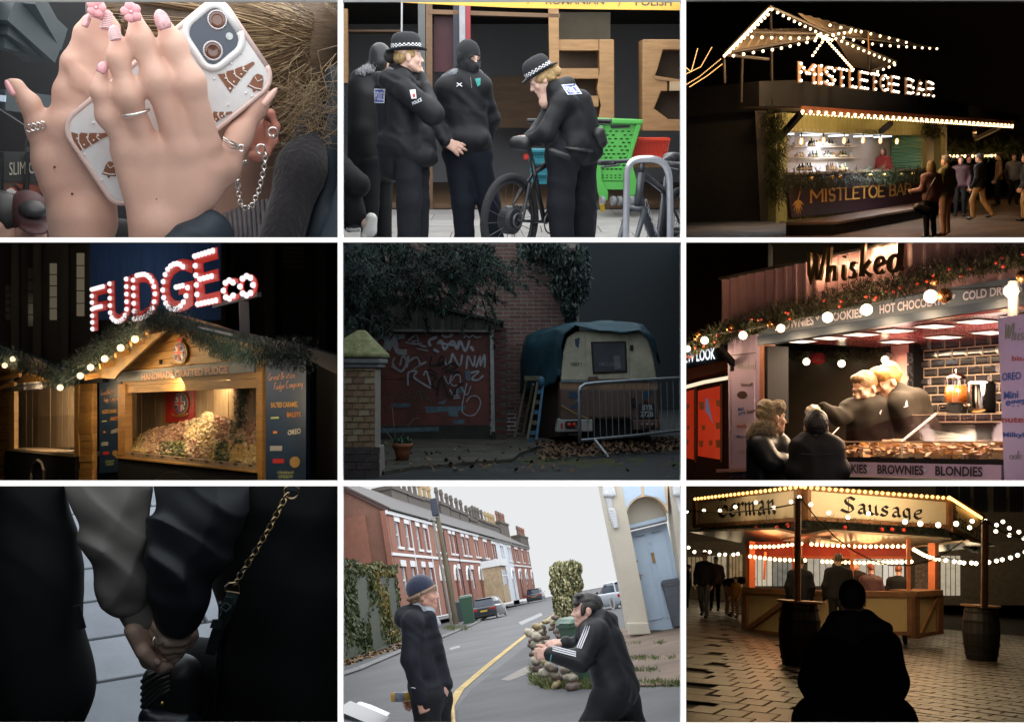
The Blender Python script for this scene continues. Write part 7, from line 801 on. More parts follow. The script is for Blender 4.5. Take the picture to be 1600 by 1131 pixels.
def panel6():
 use(P6);A=at(1400,690,8.2);A.z=0;d=ray(70,690);d.z=0;d.normalize();n=d.cross(V((0,0,1)))
 if n.dot(A)>0:n=-n
 dr=-d;pl=(A,n);off=lambda o:(A+n*o,n);H=lambda x,y,o=0:hit(x,y,off(o));GZ=-1.25;sl=lambda par,nm,pts,m,a=0,b=.03,o=0,**k:obj(nm,fixn(MB().slab(pts,off(o),a,b)),m,par,**k);pink=mat('kiosk_pink',(.5,.28,.29),.5,var=.08);lilac=mat('kiosk_lilac',(.5,.38,.58),.5,var=.05);dk=mat('night_black');slate=mat('kiosk_slate',(.1,.13,.19),.5,var=.1);wl=mat('pale_lilac_ink',(.7,.66,.8),var=0);ink=mat('kiosk_ink',(.02,.02,.03),.5,var=0);wood=mat('kiosk_wood',(.5,.29,.1),.5,var=.25,sc=4,stretch=(1,1,5));obj('ground',MB().add([V((-8,4,GZ)),V((8,4,GZ)),V((10,24,GZ)),V((-10,24,GZ))],[(0,1,2,3)]),mat('plaza_dark',(.06,.05,.045),.6,var=.3),kind='structure');k=thing('brownie_kiosk','pink corrugated brownie kiosk with a lit serving hatch','kiosk');mb=MB();corrug(mb,H(1128,437),H(1612,336),H(1612,440),H(1128,506),26,.02,n);obj('fascia',mb,pink,k);sl(k,'fascia_cap',[(1127,434),(1612,333),(1612,337),(1127,438)],mat('cap_dark',(.05,.04,.035)),-.3,.03);sg=thing('script_sign','backlit bronze Whisked script sign on the pink fascia','sign');mb=MB();script(mb,'Whisked',off(.07),(1262,394),(1408,364),(1266,446),.62,.25,.0,.02);obj('lettering',mb,mat('bronze_letters',(.06,.035,.012),.4,var=.1),sg)
 for x,y in((1280,425),(1298,420),(1318,414),(1338,412),(1358,405),(1378,398),(1396,394),(1286,405),(1370,388),(1392,383)):lamp('POINT',H(x,y,.035),1.1,(1,.66,.36),.02)
 sl(k,'slate_band',[(1188,498),(1612,430),(1612,461),(1188,525)],slate,-.02,.02);tb=MB();f=lambda x:-.158*(x-1190)
 for txt,x0,x1 in(('BROWNIES',1212,1272),('COOKIES',1293,1348),('HOT CHOCOLATE',1375,1478),('COLD DRINKS',1505,1598)):tb.textp(txt,off(.022),(x0,506+f(x0)),(x1,506+f(x1)),(x0,520+f(x0)),bold=.03)
 for x in(1204,1281,1362,1494):y=512+f(x);tb.slab([(x-3,y-2),(x-1.5,y-4),(x,y-2.5),(x+1.5,y-4),(x+3,y-2),(x,y+3.5)],pl,.022,.025)
 obj('lettering',tb,wl,k);steel=mat('blue_steel',(.05,.075,.13),.3,var=.1,metal=.3);obj('beam',fixn(MB().slab([(1188,526),(1612,461),(1612,475),(1188,540)],off(.0),-.05,.03)),steel,k,bevel=.008);zc=H(1400,507).z;c0,c1=(H(1190,541),H(1590,480));D=1.35;P=lambda s,o,z:V(((A+dr*s-n*o).x,(A+dr*s-n*o).y,z));S=lambda x,y=690,o=0:(H(x,y,o)-A).dot(dr);s0,s1=(S(1188),S(1612));obj('ceiling',fixn(MB().prism([P(s0,0,zc),P(s1,0,zc),P(s1,D,zc),P(s0,D,zc)],(0,0,.05))),mat('ceiling_pink',(.45,.12,.13),.25,var=.25,sc=1.5,col2=(.3,.05,.07),coat=.3),k)
 for r,(o,xs)in enum_(((.25,(1210,1256,1304,1356,1418,1484,1556)),(.9,(1262,1330,1400,1450,1505,1560)))):
  for x in xs:s=S(x)if r==0 else S(x)-.0;t=thing('downlight','square white downlight in the pink ceiling, '+('front' if r==0 else 'back')+' row','light','square downlights in the pink ceiling');q=[P(s-.11,o-.11,zc-.004),P(s+.11,o-.11,zc-.004),P(s+.11,o+.11,zc-.004),P(s-.11,o+.11,zc-.004)];obj('frame',fixn(MB().prism(q,(0,0,-.006))),mat('light_frame',(.3,.25,.25),.4,var=0),t);q=[v+(P(s,o,zc-.004)-v)*.12 for v in q];obj('diffuser',MB().add([v-V((0,0,.008))for v in q],[(0,1,2,3)]),glow('downlight_glow',(1,.82,.62),3.),t)
 for s in(S(1230),S(1320),S(1420),S(1530)):lamp('AREA',P(s,.55,zc-.03),42,(1,.72,.46),.5,.7,P(s,.5,zc-1))
 lamp('POINT',P(S(1450),.6,zc-.3),9,(1,.7,.6),.15);lamp('POINT',P(S(1300),.6,zc-.3),7,(1,.7,.6),.15);B=-1.35;sl(k,'back_wall',[(1150,530),(1450,530),(1450,690),(1150,690)],mat('back_olive',(.045,.035,.022),.6,var=.2),-.05,0,B);sl(k,'back_beam',[(1150,540),(1440,546),(1440,552),(1150,548)],dk,.0,.08,B);bp=thing('brownie_post','pink post with vertical letters BRO','sign');sl(bp,'post',[(1409,540),(1436,538),(1437,650),(1410,650)],mat('post_pink',(.62,.33,.3),.5,var=.3,sc=3),.03,.12,B);tb=MB()  # two point lamps here are added fill to brighten the pink ceiling
 for ch,y in(('B',551),('R',571),('O',592)):tb.textp(ch,off(B+.125),(1417.5,y),(1427.5,y-1),(1418,y+17),bold=.03)
 obj('lettering',tb,ink,bp);sl(k,'frame_post',[(1437,538),(1444,537),(1445,650),(1437,650)],dk,.02,.12,B);sl(k,'pink_post',[(1393,548),(1402,547),(1402,600),(1393,600)],pink,.02,.06,B);tw=thing('tile_wall','wall of glossy black bevelled tiles behind the drinks urns','wall');tp=(off(B+.02)[0],n);sl(tw,'grout',[(1443,520),(1620,505),(1620,660),(1443,660)],mat('grout',(.34,.25,.18),.8,var=.1),-.03,.0,B+.02);tm=mat('black_tile',(.03,.028,.03),.12,var=.2,sc=3,coat=.4);u=n.cross(V((0,0,1))).normalized();u=u if u.dot(dr)>0 else-u;o0=hit(1444,652,tp);w,h=(.16,.075);mb=MB();e=.016;q0=[u*(-w/2+.005)+V((0,0,-h/2+.005)),u*(w/2-.005)+V((0,0,-h/2+.005)),u*(w/2-.005)+V((0,0,h/2-.005)),u*(-w/2+.005)+V((0,0,h/2-.005))];q1=[q0[0]+(u*e+V((0,0,e))),q0[1]+(-u*e+V((0,0,e))),q0[2]+(-u*e-V((0,0,e))),q0[3]+(u*e-V((0,0,e)))];mb.add(q0+[v+n*.014 for v in q1],[(0,1,5,4),(1,2,6,5),(2,3,7,6),(3,0,4,7),(4,5,6,7),(3,2,1,0)]);fixn(mb);me=bpy.data.meshes.new('tile');me.from_pydata(mb.v,[],mb.f);me.materials.append(tm)
 for r in range(9):
  for c in range(9):o=bpy.data.objects.new('tile',me);COL.objects.link(o);o.parent=tw;o.location=o0+u*(c*w+(w/2 if r%2 else 0))+V((0,0,r*h))+n*.003
 mb=MB();corrug(mb,H(1137,528,.02),H(1191,521,.02),H(1191,745,.02),H(1139,745,.02),5,.012,n);obj('end_panel',mb,lilac,k)
 def logos(par,q,X,items):
  for txt,u0,u1,y0,y1,m,kind in items:
   x0,x1=(X(u0),X(u1));mb=MB()
   if kind=='s':script(mb,txt,q,(x0,y0),(x1,y0-1),(x0,y1),.4)
   else:mb.textp(txt,q,(x0,y0),(x1,y0-(2.5 if kind=='t' else 0)),(x0,y1),bold=.02)
   obj('lettering',mb,m,par)
 sage=mat('logo_sage2',(.22,.24,.17),var=0);blue=mat('logo_blue',(.03,.09,.35),var=0);redm=mat('logo_red2',(.45,.06,.05),var=0);brn=mat('logo_brown',(.08,.04,.03),var=0);t=thing('flavour_panel','lilac flavour panel with logos at the left end of the kiosk','sign');sl(t,'board',[(1150,556),(1186,552),(1186,733),(1151,735)],lilac,.035,.05);sl(t,'edge',[(1149,555),(1187,551),(1187,552.5),(1149,556.5)],mat('edge_grey',(.15,.13,.17)),.035,.052);logos(t,off(.05),lambda v:1150+36*v,(('Whisked',.08,.88,564,577,sage,'s'),('biscoff',.25,.75,598,604,brn,'n'),('OREO',.06,.42,614,620,blue,'t'),('Mini',.1,.36,637,643,blue,'t'),('eggs',.12,.42,645,651,blue,'t'),('bueno',.5,.88,640,646,brn,'t'),('nutella',.05,.48,662,668,redm,'n'),('Milkybar',.05,.5,680,685,blue,'n'),('Made with',.05,.8,700,708,sage,'s')));obj('logo',fixn(MB().slab([(1168+8*cos(a),617+6*sin(a))for a in[k_*.5 for k_ in range(12)]],pl,.052,.054)),brn,t);sl(k,'ledge',[(1134,733),(1192,731),(1192,736),(1134,738)],pink,0,.1);sl(k,'corner_post',[(1190,526),(1196,525),(1196,650),(1190,650)],mat('post_orange',(.5,.2,.12),.5),-.1,.02);sl(k,'inner_frame',[(1196,541),(1201,540),(1201,660),(1196,660)],dk,-.2,.01);obj('red_lamp',MB().tube([H(1197,595,-.25),H(1197,640,-.25)],.02,8),glow('red_neon',(1,.12,.03),.9),k);obj('bracket',MB().bar(H(1122,540,.25),H(1148,571,.03),.045).bar(H(1146,562,.04),H(1146,580,.04),.05),dk,k);obj('strip_lamp',MB().tube([H(1192,548,-.3),H(1217,546,-.3)],.028,8),glow('cool_strip',(.85,.95,1),2.4),k);t=thing('flavour_panel','big lilac flavour panel with logos at the right edge','sign')
 sl(t,'board',[(1559,497),(1615,489),(1615,765),(1570,765)],lilac,-.03,0,.35);q=off(.35);logos(t,q,lambda v:1562+70*v,(('Whisked',.12,.9,505,532,sage,'s'),('biscoff',.28,.9,556,564,redm,'n'),('OREO',.06,.48,583,595,blue,'t'),('Mini',.1,.42,612,624,blue,'t'),('eggs',.14,.58,626,638,blue,'t'),('nutella',.06,.78,650,660,redm,'n'),('Milkybar',.08,.8,675,685,blue,'n'),('Made with',.12,.95,703,717,sage,'s')));obj('pole',MB().tube([H(1583,440,.25),H(1583,500,.25)],.03,10),mat('pole_white',(.6,.6,.65),.3),k);sl(k,'counter_base',[(1300,745),(1600,758),(1600,790),(1300,790)],mat('base_olive',(.07,.075,.04),.6),-.6,.0);cs=thing('counter_sign','lilac counter sign reading COOKIES BROWNIES BLONDIES','sign');sl(cs,'board',[(1300,721),(1572,726.5),(1572,750),(1300,741.5)],lilac,0,.04);tb=MB()
 for txt,x0,x1 in(('COOKIES',1300,1355.5),('BROWNIES',1371.5,1443.5),('BLONDIES',1462,1536)):tb.textp(txt,off(.041),(x0,724.3+.02*(x0-1300)),(x1,724.3+.02*(x1-1300)),(x0,738.2+.027*(x0-1300)),bold=.03)
 obj('lettering',tb,ink,cs);tb=MB()
 for x in(1363.5,1453):y=732+.024*(x-1300);tb.slab([(x-2.5,y-2),(x-1.2,y-3.5),(x,y-2.2),(x+1.2,y-3.5),(x+2.5,y-2),(x,y+3.5)],pl,.041,.044)
 obj('heart',tb,mat('heart_pale',(.5,.58,.68),var=0),cs);sl(k,'ledge',[(1296,741.5),(1572,750),(1572,752.5),(1296,743.5)],mat('ledge_pale',(.4,.36,.3)),0,.12);sl(k,'black_trim',[(1300,713.5),(1572,718),(1572,726),(1300,720.5)],dk,-.5,.02);gl=glass('case_glass',(.95,.94,.94),.1,.02);gc=thing('glass_case','sloping glass display case full of brownies and blondies','display case');sl(gc,'front_glass',[(1290,690),(1572,690),(1572,718),(1290,713)],gl,-.006,0);zt=H(1400,648,-.45).z;q=[H(1290,690),H(1572,690),H(1572,646,-.5),H(1328,650,-.5)];obj('sloping_glass',fixn(MB().prism(q,n*.006)),glass('slope_glass',(.86,.8,.84),.05,.1),gc);ed=mat('glass_edge',(.75,.6,.45),.3,var=0);eb=MB().bar(q[0],q[1],.009).bar(q[0],q[3],.008).bar(q[3],q[2],.006).bar(H(1409,690),H(1409,722,.01),.012).bar(H(1409,690),H(1462,647,-.5),.012);obj('glass_edges',eb,ed,gc);bc=[mat('bake_%d'%i,c,.55,var=.3,sc=30)for i,c in enum_(((.5,.28,.08),(.55,.38,.2),(.22,.1,.05),(.6,.45,.27),(.36,.2,.1),(.08,.04,.03),(.55,.26,.04)))];t=thing('bakes_tray','long tray heaped with brownies, blondies and cookies behind the glass','tray');obj('tray',fixn(MB().slab([(1300,712),(1572,716),(1572,720),(1300,716)],pl,-.5,-.03)),dk,t);made=[];bm2=[]
 for i in range(7):mb=MB().box((0,0,0),(.1,.07,.045));me=bpy.data.meshes.new('bake');me.from_pydata(mb.v,[],mb.f);me.materials.append(bc[i]);bm2.append(me)
 for i in range(296):x=runi(1302,1568);v=rand_();o=bpy.data.objects.new('bake',random.choices(bm2,(4,5,2,5,3,1,3))[0]);COL.objects.link(o);o.parent=t;p=H(x,713+.016*(x-1300)-v*21+runi(-1,1),-.05-.3*v);o.matrix_basis=Matrix.Translation(p)@Matrix.Rotation(runi(0,6.3),4,'Z')@Matrix.Rotation(runi(-.6,.6),4,'X')
 o=-.42;p=H(1333,741,.07);mb=MB();bottle(mb,p,.03,.175);t=thing('juice_dispenser','glass dispenser of orange drink with a domed metal lid','dispenser');p=H(1495,645,-.95);r=16.5*pxm(p.y);hh=pxm(p.y);chrome=mat('chrome',(.6,.55,.5),.12,metal=1,var=0);obj('base',MB().lathe([(r*.85,0),(r*.85,14*hh)],p,n=24),dk,t);obj('drink',MB().lathe([(r,15*hh),(r,40*hh)],p,n=24),mat('orange_drink',(.5,.16,.03),.15,var=.1,coat=.5),t,smooth=1);obj('glass',MB().lathe([(r*1.01,15*hh),(r*1.01,52*hh)],p,n=24,cap=False),glass('case_glass'),t,smooth=1);obj('lid',MB().lathe([(r*1.05,50*hh),(r*.9,54*hh),(r*.3,59*hh),(r*.12,60*hh),(r*.15,64*hh),(.002,65*hh)],p,n=24),chrome,t,smooth=1);obj('tap',MB().tube([p+V((-r,-.02,8*hh)),p+V((-r*1.5,-.04,8*hh)),p+V((-r*1.5,-.04,3*hh))],.012,8),chrome,t);t=thing('steel_urn','polished steel hot drinks urn beside the orange dispenser','urn');p=H(1534,645,-.9);r=20*pxm(p.y);obj('body',MB().lathe([(r*.95,0),(r,6*hh),(r,40*hh),(r*.96,44*hh),(r*.5,46*hh),(.01,47*hh)],p,n=32),chrome,t,smooth=1);obj('tap',MB().tube([p+V((-r,-.02,10*hh)),p+V((-r*1.3,-.04,10*hh)),p+V((-r*1.3,-.04,5*hh))],.012,8),chrome,t);o=-.25;mb=MB();script(mb,'Choc',off(-.078),(1228,690),(1248,689),(1228,697),.3);script(mb,'or',off(-.078),(1229,699),(1236,698.5),(1229,705),.3);sl(k,'counter_front',[(1196,708),(1300,712),(1300,790),(1196,790)],mat('counter_olive',(.1,.09,.05)),-.6,-.05);sl(k,'counter_top',[(1196,700),(1572,708),(1572,714),(1196,706)],wood,-.8,-.52);gm=[mat('garland_olive',(.06,.06,.02),.6,var=.6,sc=12),mat('garland_dark',(.012,.016,.012),.7)]
 path=[(1062,548),(1100,530),(1140,515),(1190,498),(1240,484),(1300,468),(1350,455),(1400,446),(1450,430),(1500,415),(1560,402),(1612,392)];t=thing('garland','thick dark garland with berries along the front of the kiosk','garland');mb=needles([H(x,y,.16)for x,y in path],.095,7000,.05,.0035,.1);nn=len(mb.f);mb.mi=[0 if rand_()<.5 else 1 for _ in range(nn)];obj('foliage',mb,gm,t);mb=needles([H(x,y+8,.2)for x,y in path],.06,2500,.05,.0035,.4);obj('lower_sprigs',mb,gm[0],t);orb(t,[H(pick(path)[0]+runi(-25,25),0,.24)if False else H(x+runi(-20,20),y+runi(0,16),.25)for x,y in path for _ in range(3)],.013,mat('berry_red',(.5,.04,.02),.3,var=0),'berry');orb(t,[H(x,y,.24)for x,y in((1092,522),(1142,512),(1219,514),(1476,462),(1088,528),(1598,432),(1205,506),(1460,440))],[.035,.04,.04,.05,.03,.04,.035,.03],mat('bauble_bronze',(.35,.16,.06),.25,metal=.8,var=0),'bauble',2);mb=MB();c=H(1500,432,.3)
 for a in range(7):an=a*.9;e=c+u*(.13*cos(an))+V((0,0,-.16*abs(sin(an))-.02));mb.ribbon([c,mid(c,e),e],[.02,.07,.004],n)
 bl=[(1074,545),(1101,532),(1161,524),(1220,513),(1293,496),(1354,484),(1454,463),(1580,455)];t=string_lights('round warm bulbs hanging under the kiosk garland',[[H(x,y-8,.24)for x,y in bl]],None,.03,glow('kiosk_bulb',(1,.82,.55),4,True),n=2)
 for ch in[c for c in t.children if c.name.startswith('bulb')]:bpy.data.objects.remove(ch)
 orb(t,[H(x,y,.26)for x,y in bl],[.03,.035,.035,.033,.04,.042,.044,.044],mat('kiosk_bulb'),n=2)
 for x,y in bl:lamp('POINT',H(x,y+4,.33),4.5,(1,.68,.36),.05)
 t=string_lights('smaller warm bulbs inside at the back of the kiosk',[[H(x,y-6,B+.1)for x,y in((1195,560),(1262,562),(1320,566),(1385,560))]],None,.03,WARM,n=2)
 for ch in[c for c in t.children if c.name.startswith('bulb')]:bpy.data.objects.remove(ch)
 orb(t,[H(x,y,B+.12)for x,y in((1197,562),(1260,565),(1315,568),(1383,562))],.036,mat('kiosk_bulb'),n=2);tg=thing('garland','thin garland with red bow inside at the back of the kiosk','garland');obj('foliage',needles([H(1200,552,B+.12),H(1280,556,B+.12),H(1400,552,B+.12)],.06,1200,.05,.004,.4),gm[0],tg);obj('bow',MB().sph(H(1278,560,B+.18),(.08,.03,.06),2),mat('bow_deep',(.3,.01,.015)),tg);nl=thing('shop_front','dark shop front with white NEW LOOK letters and red-lit windows','shop');q=yplane(17);obj('wall',fixn(MB().slab([(1060,370),(1200,370),(1200,765),(1060,765)],q,-1,0)),mat('shop_charcoal',(.02,.02,.02),.7,var=.3),nl);obj('lettering',MB().textp('NEW LOOK',q,(1062,551),(1118,543),(1062,569),t=.05,bold=.02),glow('sign_white_glow',(.85,.92,1),1.6),nl);obj('awning',fixn(MB().slab([(1060,584),(1142,566),(1142,580),(1060,600)],q,.0,.5)),mat('shop_brown',(.09,.045,.025),.6),nl)
 for x0,x1 in((1060,1085),(1091,1127)):w=obj('window',fixn(MB().slab([(x0,615-(x0-1060)*.14),(x1,612-(x1-1060)*.14),(x1,718),(x0,712)],q,.02,.04)),mat('red_display',(.5,.03,.012),.3,var=.4,sc=2.5,emit=.22,ecol=(1,.07,.02),stretch=(3,3,.4)),nl)
 cr=mat('poster_cream',(.55,.4,.2),.6,var=.3)
 for x,y,s in((1097,634,6),(1123,630,5),(1100,668,4),(1122,665,5),(1096,693,5),(1111,692,4),(1123,693,6),(1075,635,4),(1076,668,3),(1074,690,4)):obj('display_card',fixn(MB().slab([(x-s*.7,y-s),(x+s*.7,y-s),(x+s*.6,y+s),(x-s*.5,y+s)],q,.045,.06)),cr,nl)
 obj('blue_bird',fixn(MB().slab([(1104,622),(1107,623),(1110,640),(1115,661),(1108,648),(1103,642)],q,.065,.08)),mat('bird_blue',(.2,.32,.6),var=0,emit=.2),nl)
 for x in(1059,1087.5,1128):obj('mullion',fixn(MB().slab([(x-1.5,600),(x+2,600),(x+2,722),(x-1.5,722)],q,.05,.12)),mat('mullion_bronze',(.12,.09,.06),.4),nl)
 obj('kerb_light',MB().tube([at(1066,606,16.4),at(1100,597,16.4),at(1138,590,16.4)],.03,6),glow('shop_strip',(1,.85,.6),1.),nl);lamp('POINT',at(1100,650,15.8),9,(1,.2,.08),.4);lamp('POINT',at(1100,720,15),6,(1,.6,.3),.4);mb=MB();q2=yplane(16);mb.ribbon([hit(x,y,q2)for x,y in((1245,390),(1250,393),(1255,386),(1258,374))],[.05,.06,.07,.06],V((0,-1,0)),.02);b=thing('dark_building','dark building behind the kiosk','building');obj('wall',fixn(MB().slab([(1060,360),(1164,360),(1164,560),(1060,560)],yplane(21),-1,0)),mat('far_dark2',(.012,.012,.013)),b);obj('wall',fixn(MB().slab([(1164,360),(1612,360),(1612,480),(1164,480)],yplane(20.8),-1,0)),mat('far_olive',(.05,.042,.03),.8,var=.2),b);lamp('POINT',at(1220,420,19),14,(1,.75,.45),.4);fleece=mat('fleece_black',(.022,.017,.012),.8,var=.3,sc=14,spec=.3,fold=.6);fair=mat('skin_warm',(.62,.36,.25),.5,var=.1,sc=25,sss=.1);gold_h=mat('hair_ginger',(.38,.19,.05),.5,var=.4,sc=40,bump=.6,bs=90);sandy=mat('hair_short_brown',(.2,.11,.045),.5,var=.4,sc=40,bump=.5,bs=90);Y=8.9;J=lambda x,y,dy=.0:at(x,y,Y+dy);t=thing('person','smiling server in black fleece reaching out a gloved hand with a brownie','person');hc=J(1351,607);R=rotm(140,-22,0);s=1.05;sl_,sr=(J(1328,640,.0),J(1385,640,.05));hl,hr=(J(1340,720,.1),J(1385,720,.1));el,wl_=(J(1312,652,-.12),J(1287,638,-.22));body('body',head_prims(hc,R,s)+[e_(hc+R@V((.04,.065,-.035)),V((.026,.024,.022)),R),e_(hc+R@V((-.04,.065,-.035)),V((.026,.024,.022)),R)],.0055,fair,t,k=.013);face_bits(t,hc,R,s,mat('brow_brown',(.12,.07,.04)),False)
 obj('smile',MB().tube([hc+R@V(q)for q in((-.028*s,.083*s,-.055*s),(-.012*s,.094*s,-.066*s),(.012*s,.094*s,-.066*s),(.028*s,.083*s,-.055*s))],[.003,.0075,.0075,.003],6),mat('teeth',(.75,.7,.66),.3,var=0),t);body('hair',hair_prims(hc,R,s*1.,'short'),.006,sandy,t,k=.012,wr=.003,ws=60);jp=torso(sl_,sr,hl,hr,.085,.12)+limb(J(1330,640,-.02),el,wl_,.08,.066,.05)+limb(sr,J(1398,690,.05),J(1380,730,-.05),.08,.07,.05)+[c_(J(1350,632,0),.08,J(1366,634,.03),.08)];body('jacket',jp,.011,fleece,t,k=.04,wr=.006,ws=18);lg=MB();patch(lg,[(1374,645),(1377,640),(1378,641),(1375.5,648)],jp,.04,.006,3);obj('chest_logo',lg,wl,t);glove=mat('glove_white',(.72,.62,.5),.4,var=.1);body('glove',hand_prims(wl_,V((-1,-.2,.1)),V((0,-.3,1)),1,1.,48)+[c_(wl_,.036,mid(wl_,el,.15),.04)],.0055,glove,t,k=.012);Y=9.;t=thing('person','young server with ginger quiff looking down, black fleece','person');hc=J(1387,596);R=rotm(112,-24,-4);sl_,sr=(J(1404,632,-.1),J(1432,625,.12));hl,hr=(J(1412,720,-.05),J(1440,720,.1));body('body',head_prims(hc,R,s)+[],.0055,fair,t,k=.013);face_bits(t,hc,R,s,mat('brow_ginger',(.2,.1,.03)));body('hair',hair_prims(hc,R,s*1.,'mop')+[e_(hc+R@V((0,.085,.075)),V((.06,.05,.04)),R),e_(hc+R@V((.02,.1,.055)),V((.05,.03,.03)),R)],.006,gold_h,t,k=.012,wr=.006,ws=45);jp=torso(sl_,sr,hl,hr,.09,.13)+limb(J(1408,632,-.12),J(1428,680,-.16),J(1405,725,-.1),.08,.07,.05)+limb(sr,J(1455,668,.1),J(1450,710,.1),.082,.07,.055)+[c_(J(1404,612,0),.075,J(1414,620,.03),.08)];body('jacket',jp,.011,fleece,t,k=.045,wr=.006,ws=17)
 lg=MB();patch(lg,[(1414,633),(1416.5,625),(1417.5,627),(1418,634)],jp,.045,.006,3);patch(lg,[(1412,635.5),(1419,633),(1419,634.5),(1412,637)],jp,.045,.006,3);obj('chest_logo',lg,wl,t);Y=7.5;J=lambda x,y,dy=.0:at(x,y,Y+dy);t=thing('person','fair-haired boy in dark puffer coat with fur hood, turned away','person');hc=J(1206,653);R=rotm(-55,4);s=.93;sl_,sr=(J(1188,697,-.12),J(1212,690,.14));hl,hr=(J(1192,765,-.12),J(1214,765,.12));er,wr2=(J(1206,725,-.2),J(1228,720,-.08));body('body',head_prims(hc,R,s)+hand_prims(wr2,V((1,.2,.3)),V((0,-1,.3)),-1,.9,45),.0055,fair,t,k=.013);face_bits(t,hc,R,s);body('hair',hair_prims(hc,R,s*.98,'mop'),.006,mat('hair_ash',(.26,.19,.1),.5,var=.4,sc=40,bump=.6,bs=90),t,k=.012,wr=.005,ws=45);qs=[c_(J(1190,y,-.02),.1,J(1214,y,.04),.105)for y in(700,714,728,742,756,770)];sv=[c_(mid(J(1190,698,-.14),er,a),.072,mid(J(1190,698,-.14),er,a+.12),.07)for a in(.05,.38,.7)]+[c_(mid(er,wr2,a),.062,mid(er,wr2,a+.15),.058)for a in(.05,.4,.72)];body('puffer_coat',qs+sv+[c_(sl_,.08,sr,.08)],.01,mat('puffer_navy',(.012,.014,.02),.45,var=.3,sc=8,spec=.4),t,k=.025,wr=.002,ws=30);fur=[mat('fur_tan',(.5,.4,.27),.9,var=.3,sc=40),mat('fur_cream',(.62,.54,.42),.9)];mb=needles([J(1176,692,.0),J(1174,676,-.05),J(1184,665,-.1),J(1200,667,-.1),J(1210,676,-.04)],.045,3000,.03,.0016,0);mb.mi=[random.randrange(2)for _ in mb.f];obj('fur_trim',mb,fur,t);body('hood',[c_(J(1180,690,.02),.06,J(1203,682,.05),.07)],.01,BLK,t);t=thing('person','dark-haired boy seen from behind in a black jacket at the counter','person')
 hc=J(1275,668,-.2);R=rotm(6,0);s=.9;Y=7.3;sl_,sr=(J(1252,700),J(1300,700));hl,hr=(J(1258,775),J(1298,775));ea,wa=(J(1243,738,-.02),J(1252,775,.1));eb2,wb=(J(1312,735,0),J(1300,745,.16));body('body',head_prims(hc,R,s)+hand_prims(wb,V((-.6,1,.2)),V((0,0,1)),-1,.9,30),.0055,fair,t,k=.013);body('hair',hair_prims(hc,R,s*1.02,'short')+[e_(hc+R@V((0,-.035,.02)),V((.076,.075,.085))*s,R)],.006,mat('hair_jet',(.016,.015,.016),.4,var=.4,sc=40,bump=.5,bs=90),t,k=.012,wr=.003,ws=60);jp=torso(sl_,sr,hl,hr,.075,.11)+limb(sl_,ea,wa,.068,.06,.05)+limb(sr,eb2,wb,.068,.06,.045)+[c_(J(1266,686),.06,J(1284,686),.06)];body('jacket',jp,.01,mat('jacket_black2',(.008,.0085,.011),.6,var=.3,spec=.3,fold=.6),t,k=.04,wr=.005,ws=20);seam=MB();seam.tube(drape([(1252+q_*5,711-abs(q_-5)*.5)for q_ in range(11)],jp,.04,.002),.003,5);obj('yoke_seam',seam,mat('seam_grey',(.04,.04,.045)),t);lamp('POINT',at(1230,560,6.4),9,(1,.75,.5),.4);lamp('POINT',at(1160,560,7.5),12,(1,.72,.55),.3);lamp('POINT',at(1585,540,6.3),6,(.9,.8,1),.3);lamp('POINT',at(1450,690,6.9),4,(1,.8,.75),.4)  # point lamps are unseen fill added to lighten the boys and kiosk front
panel6()
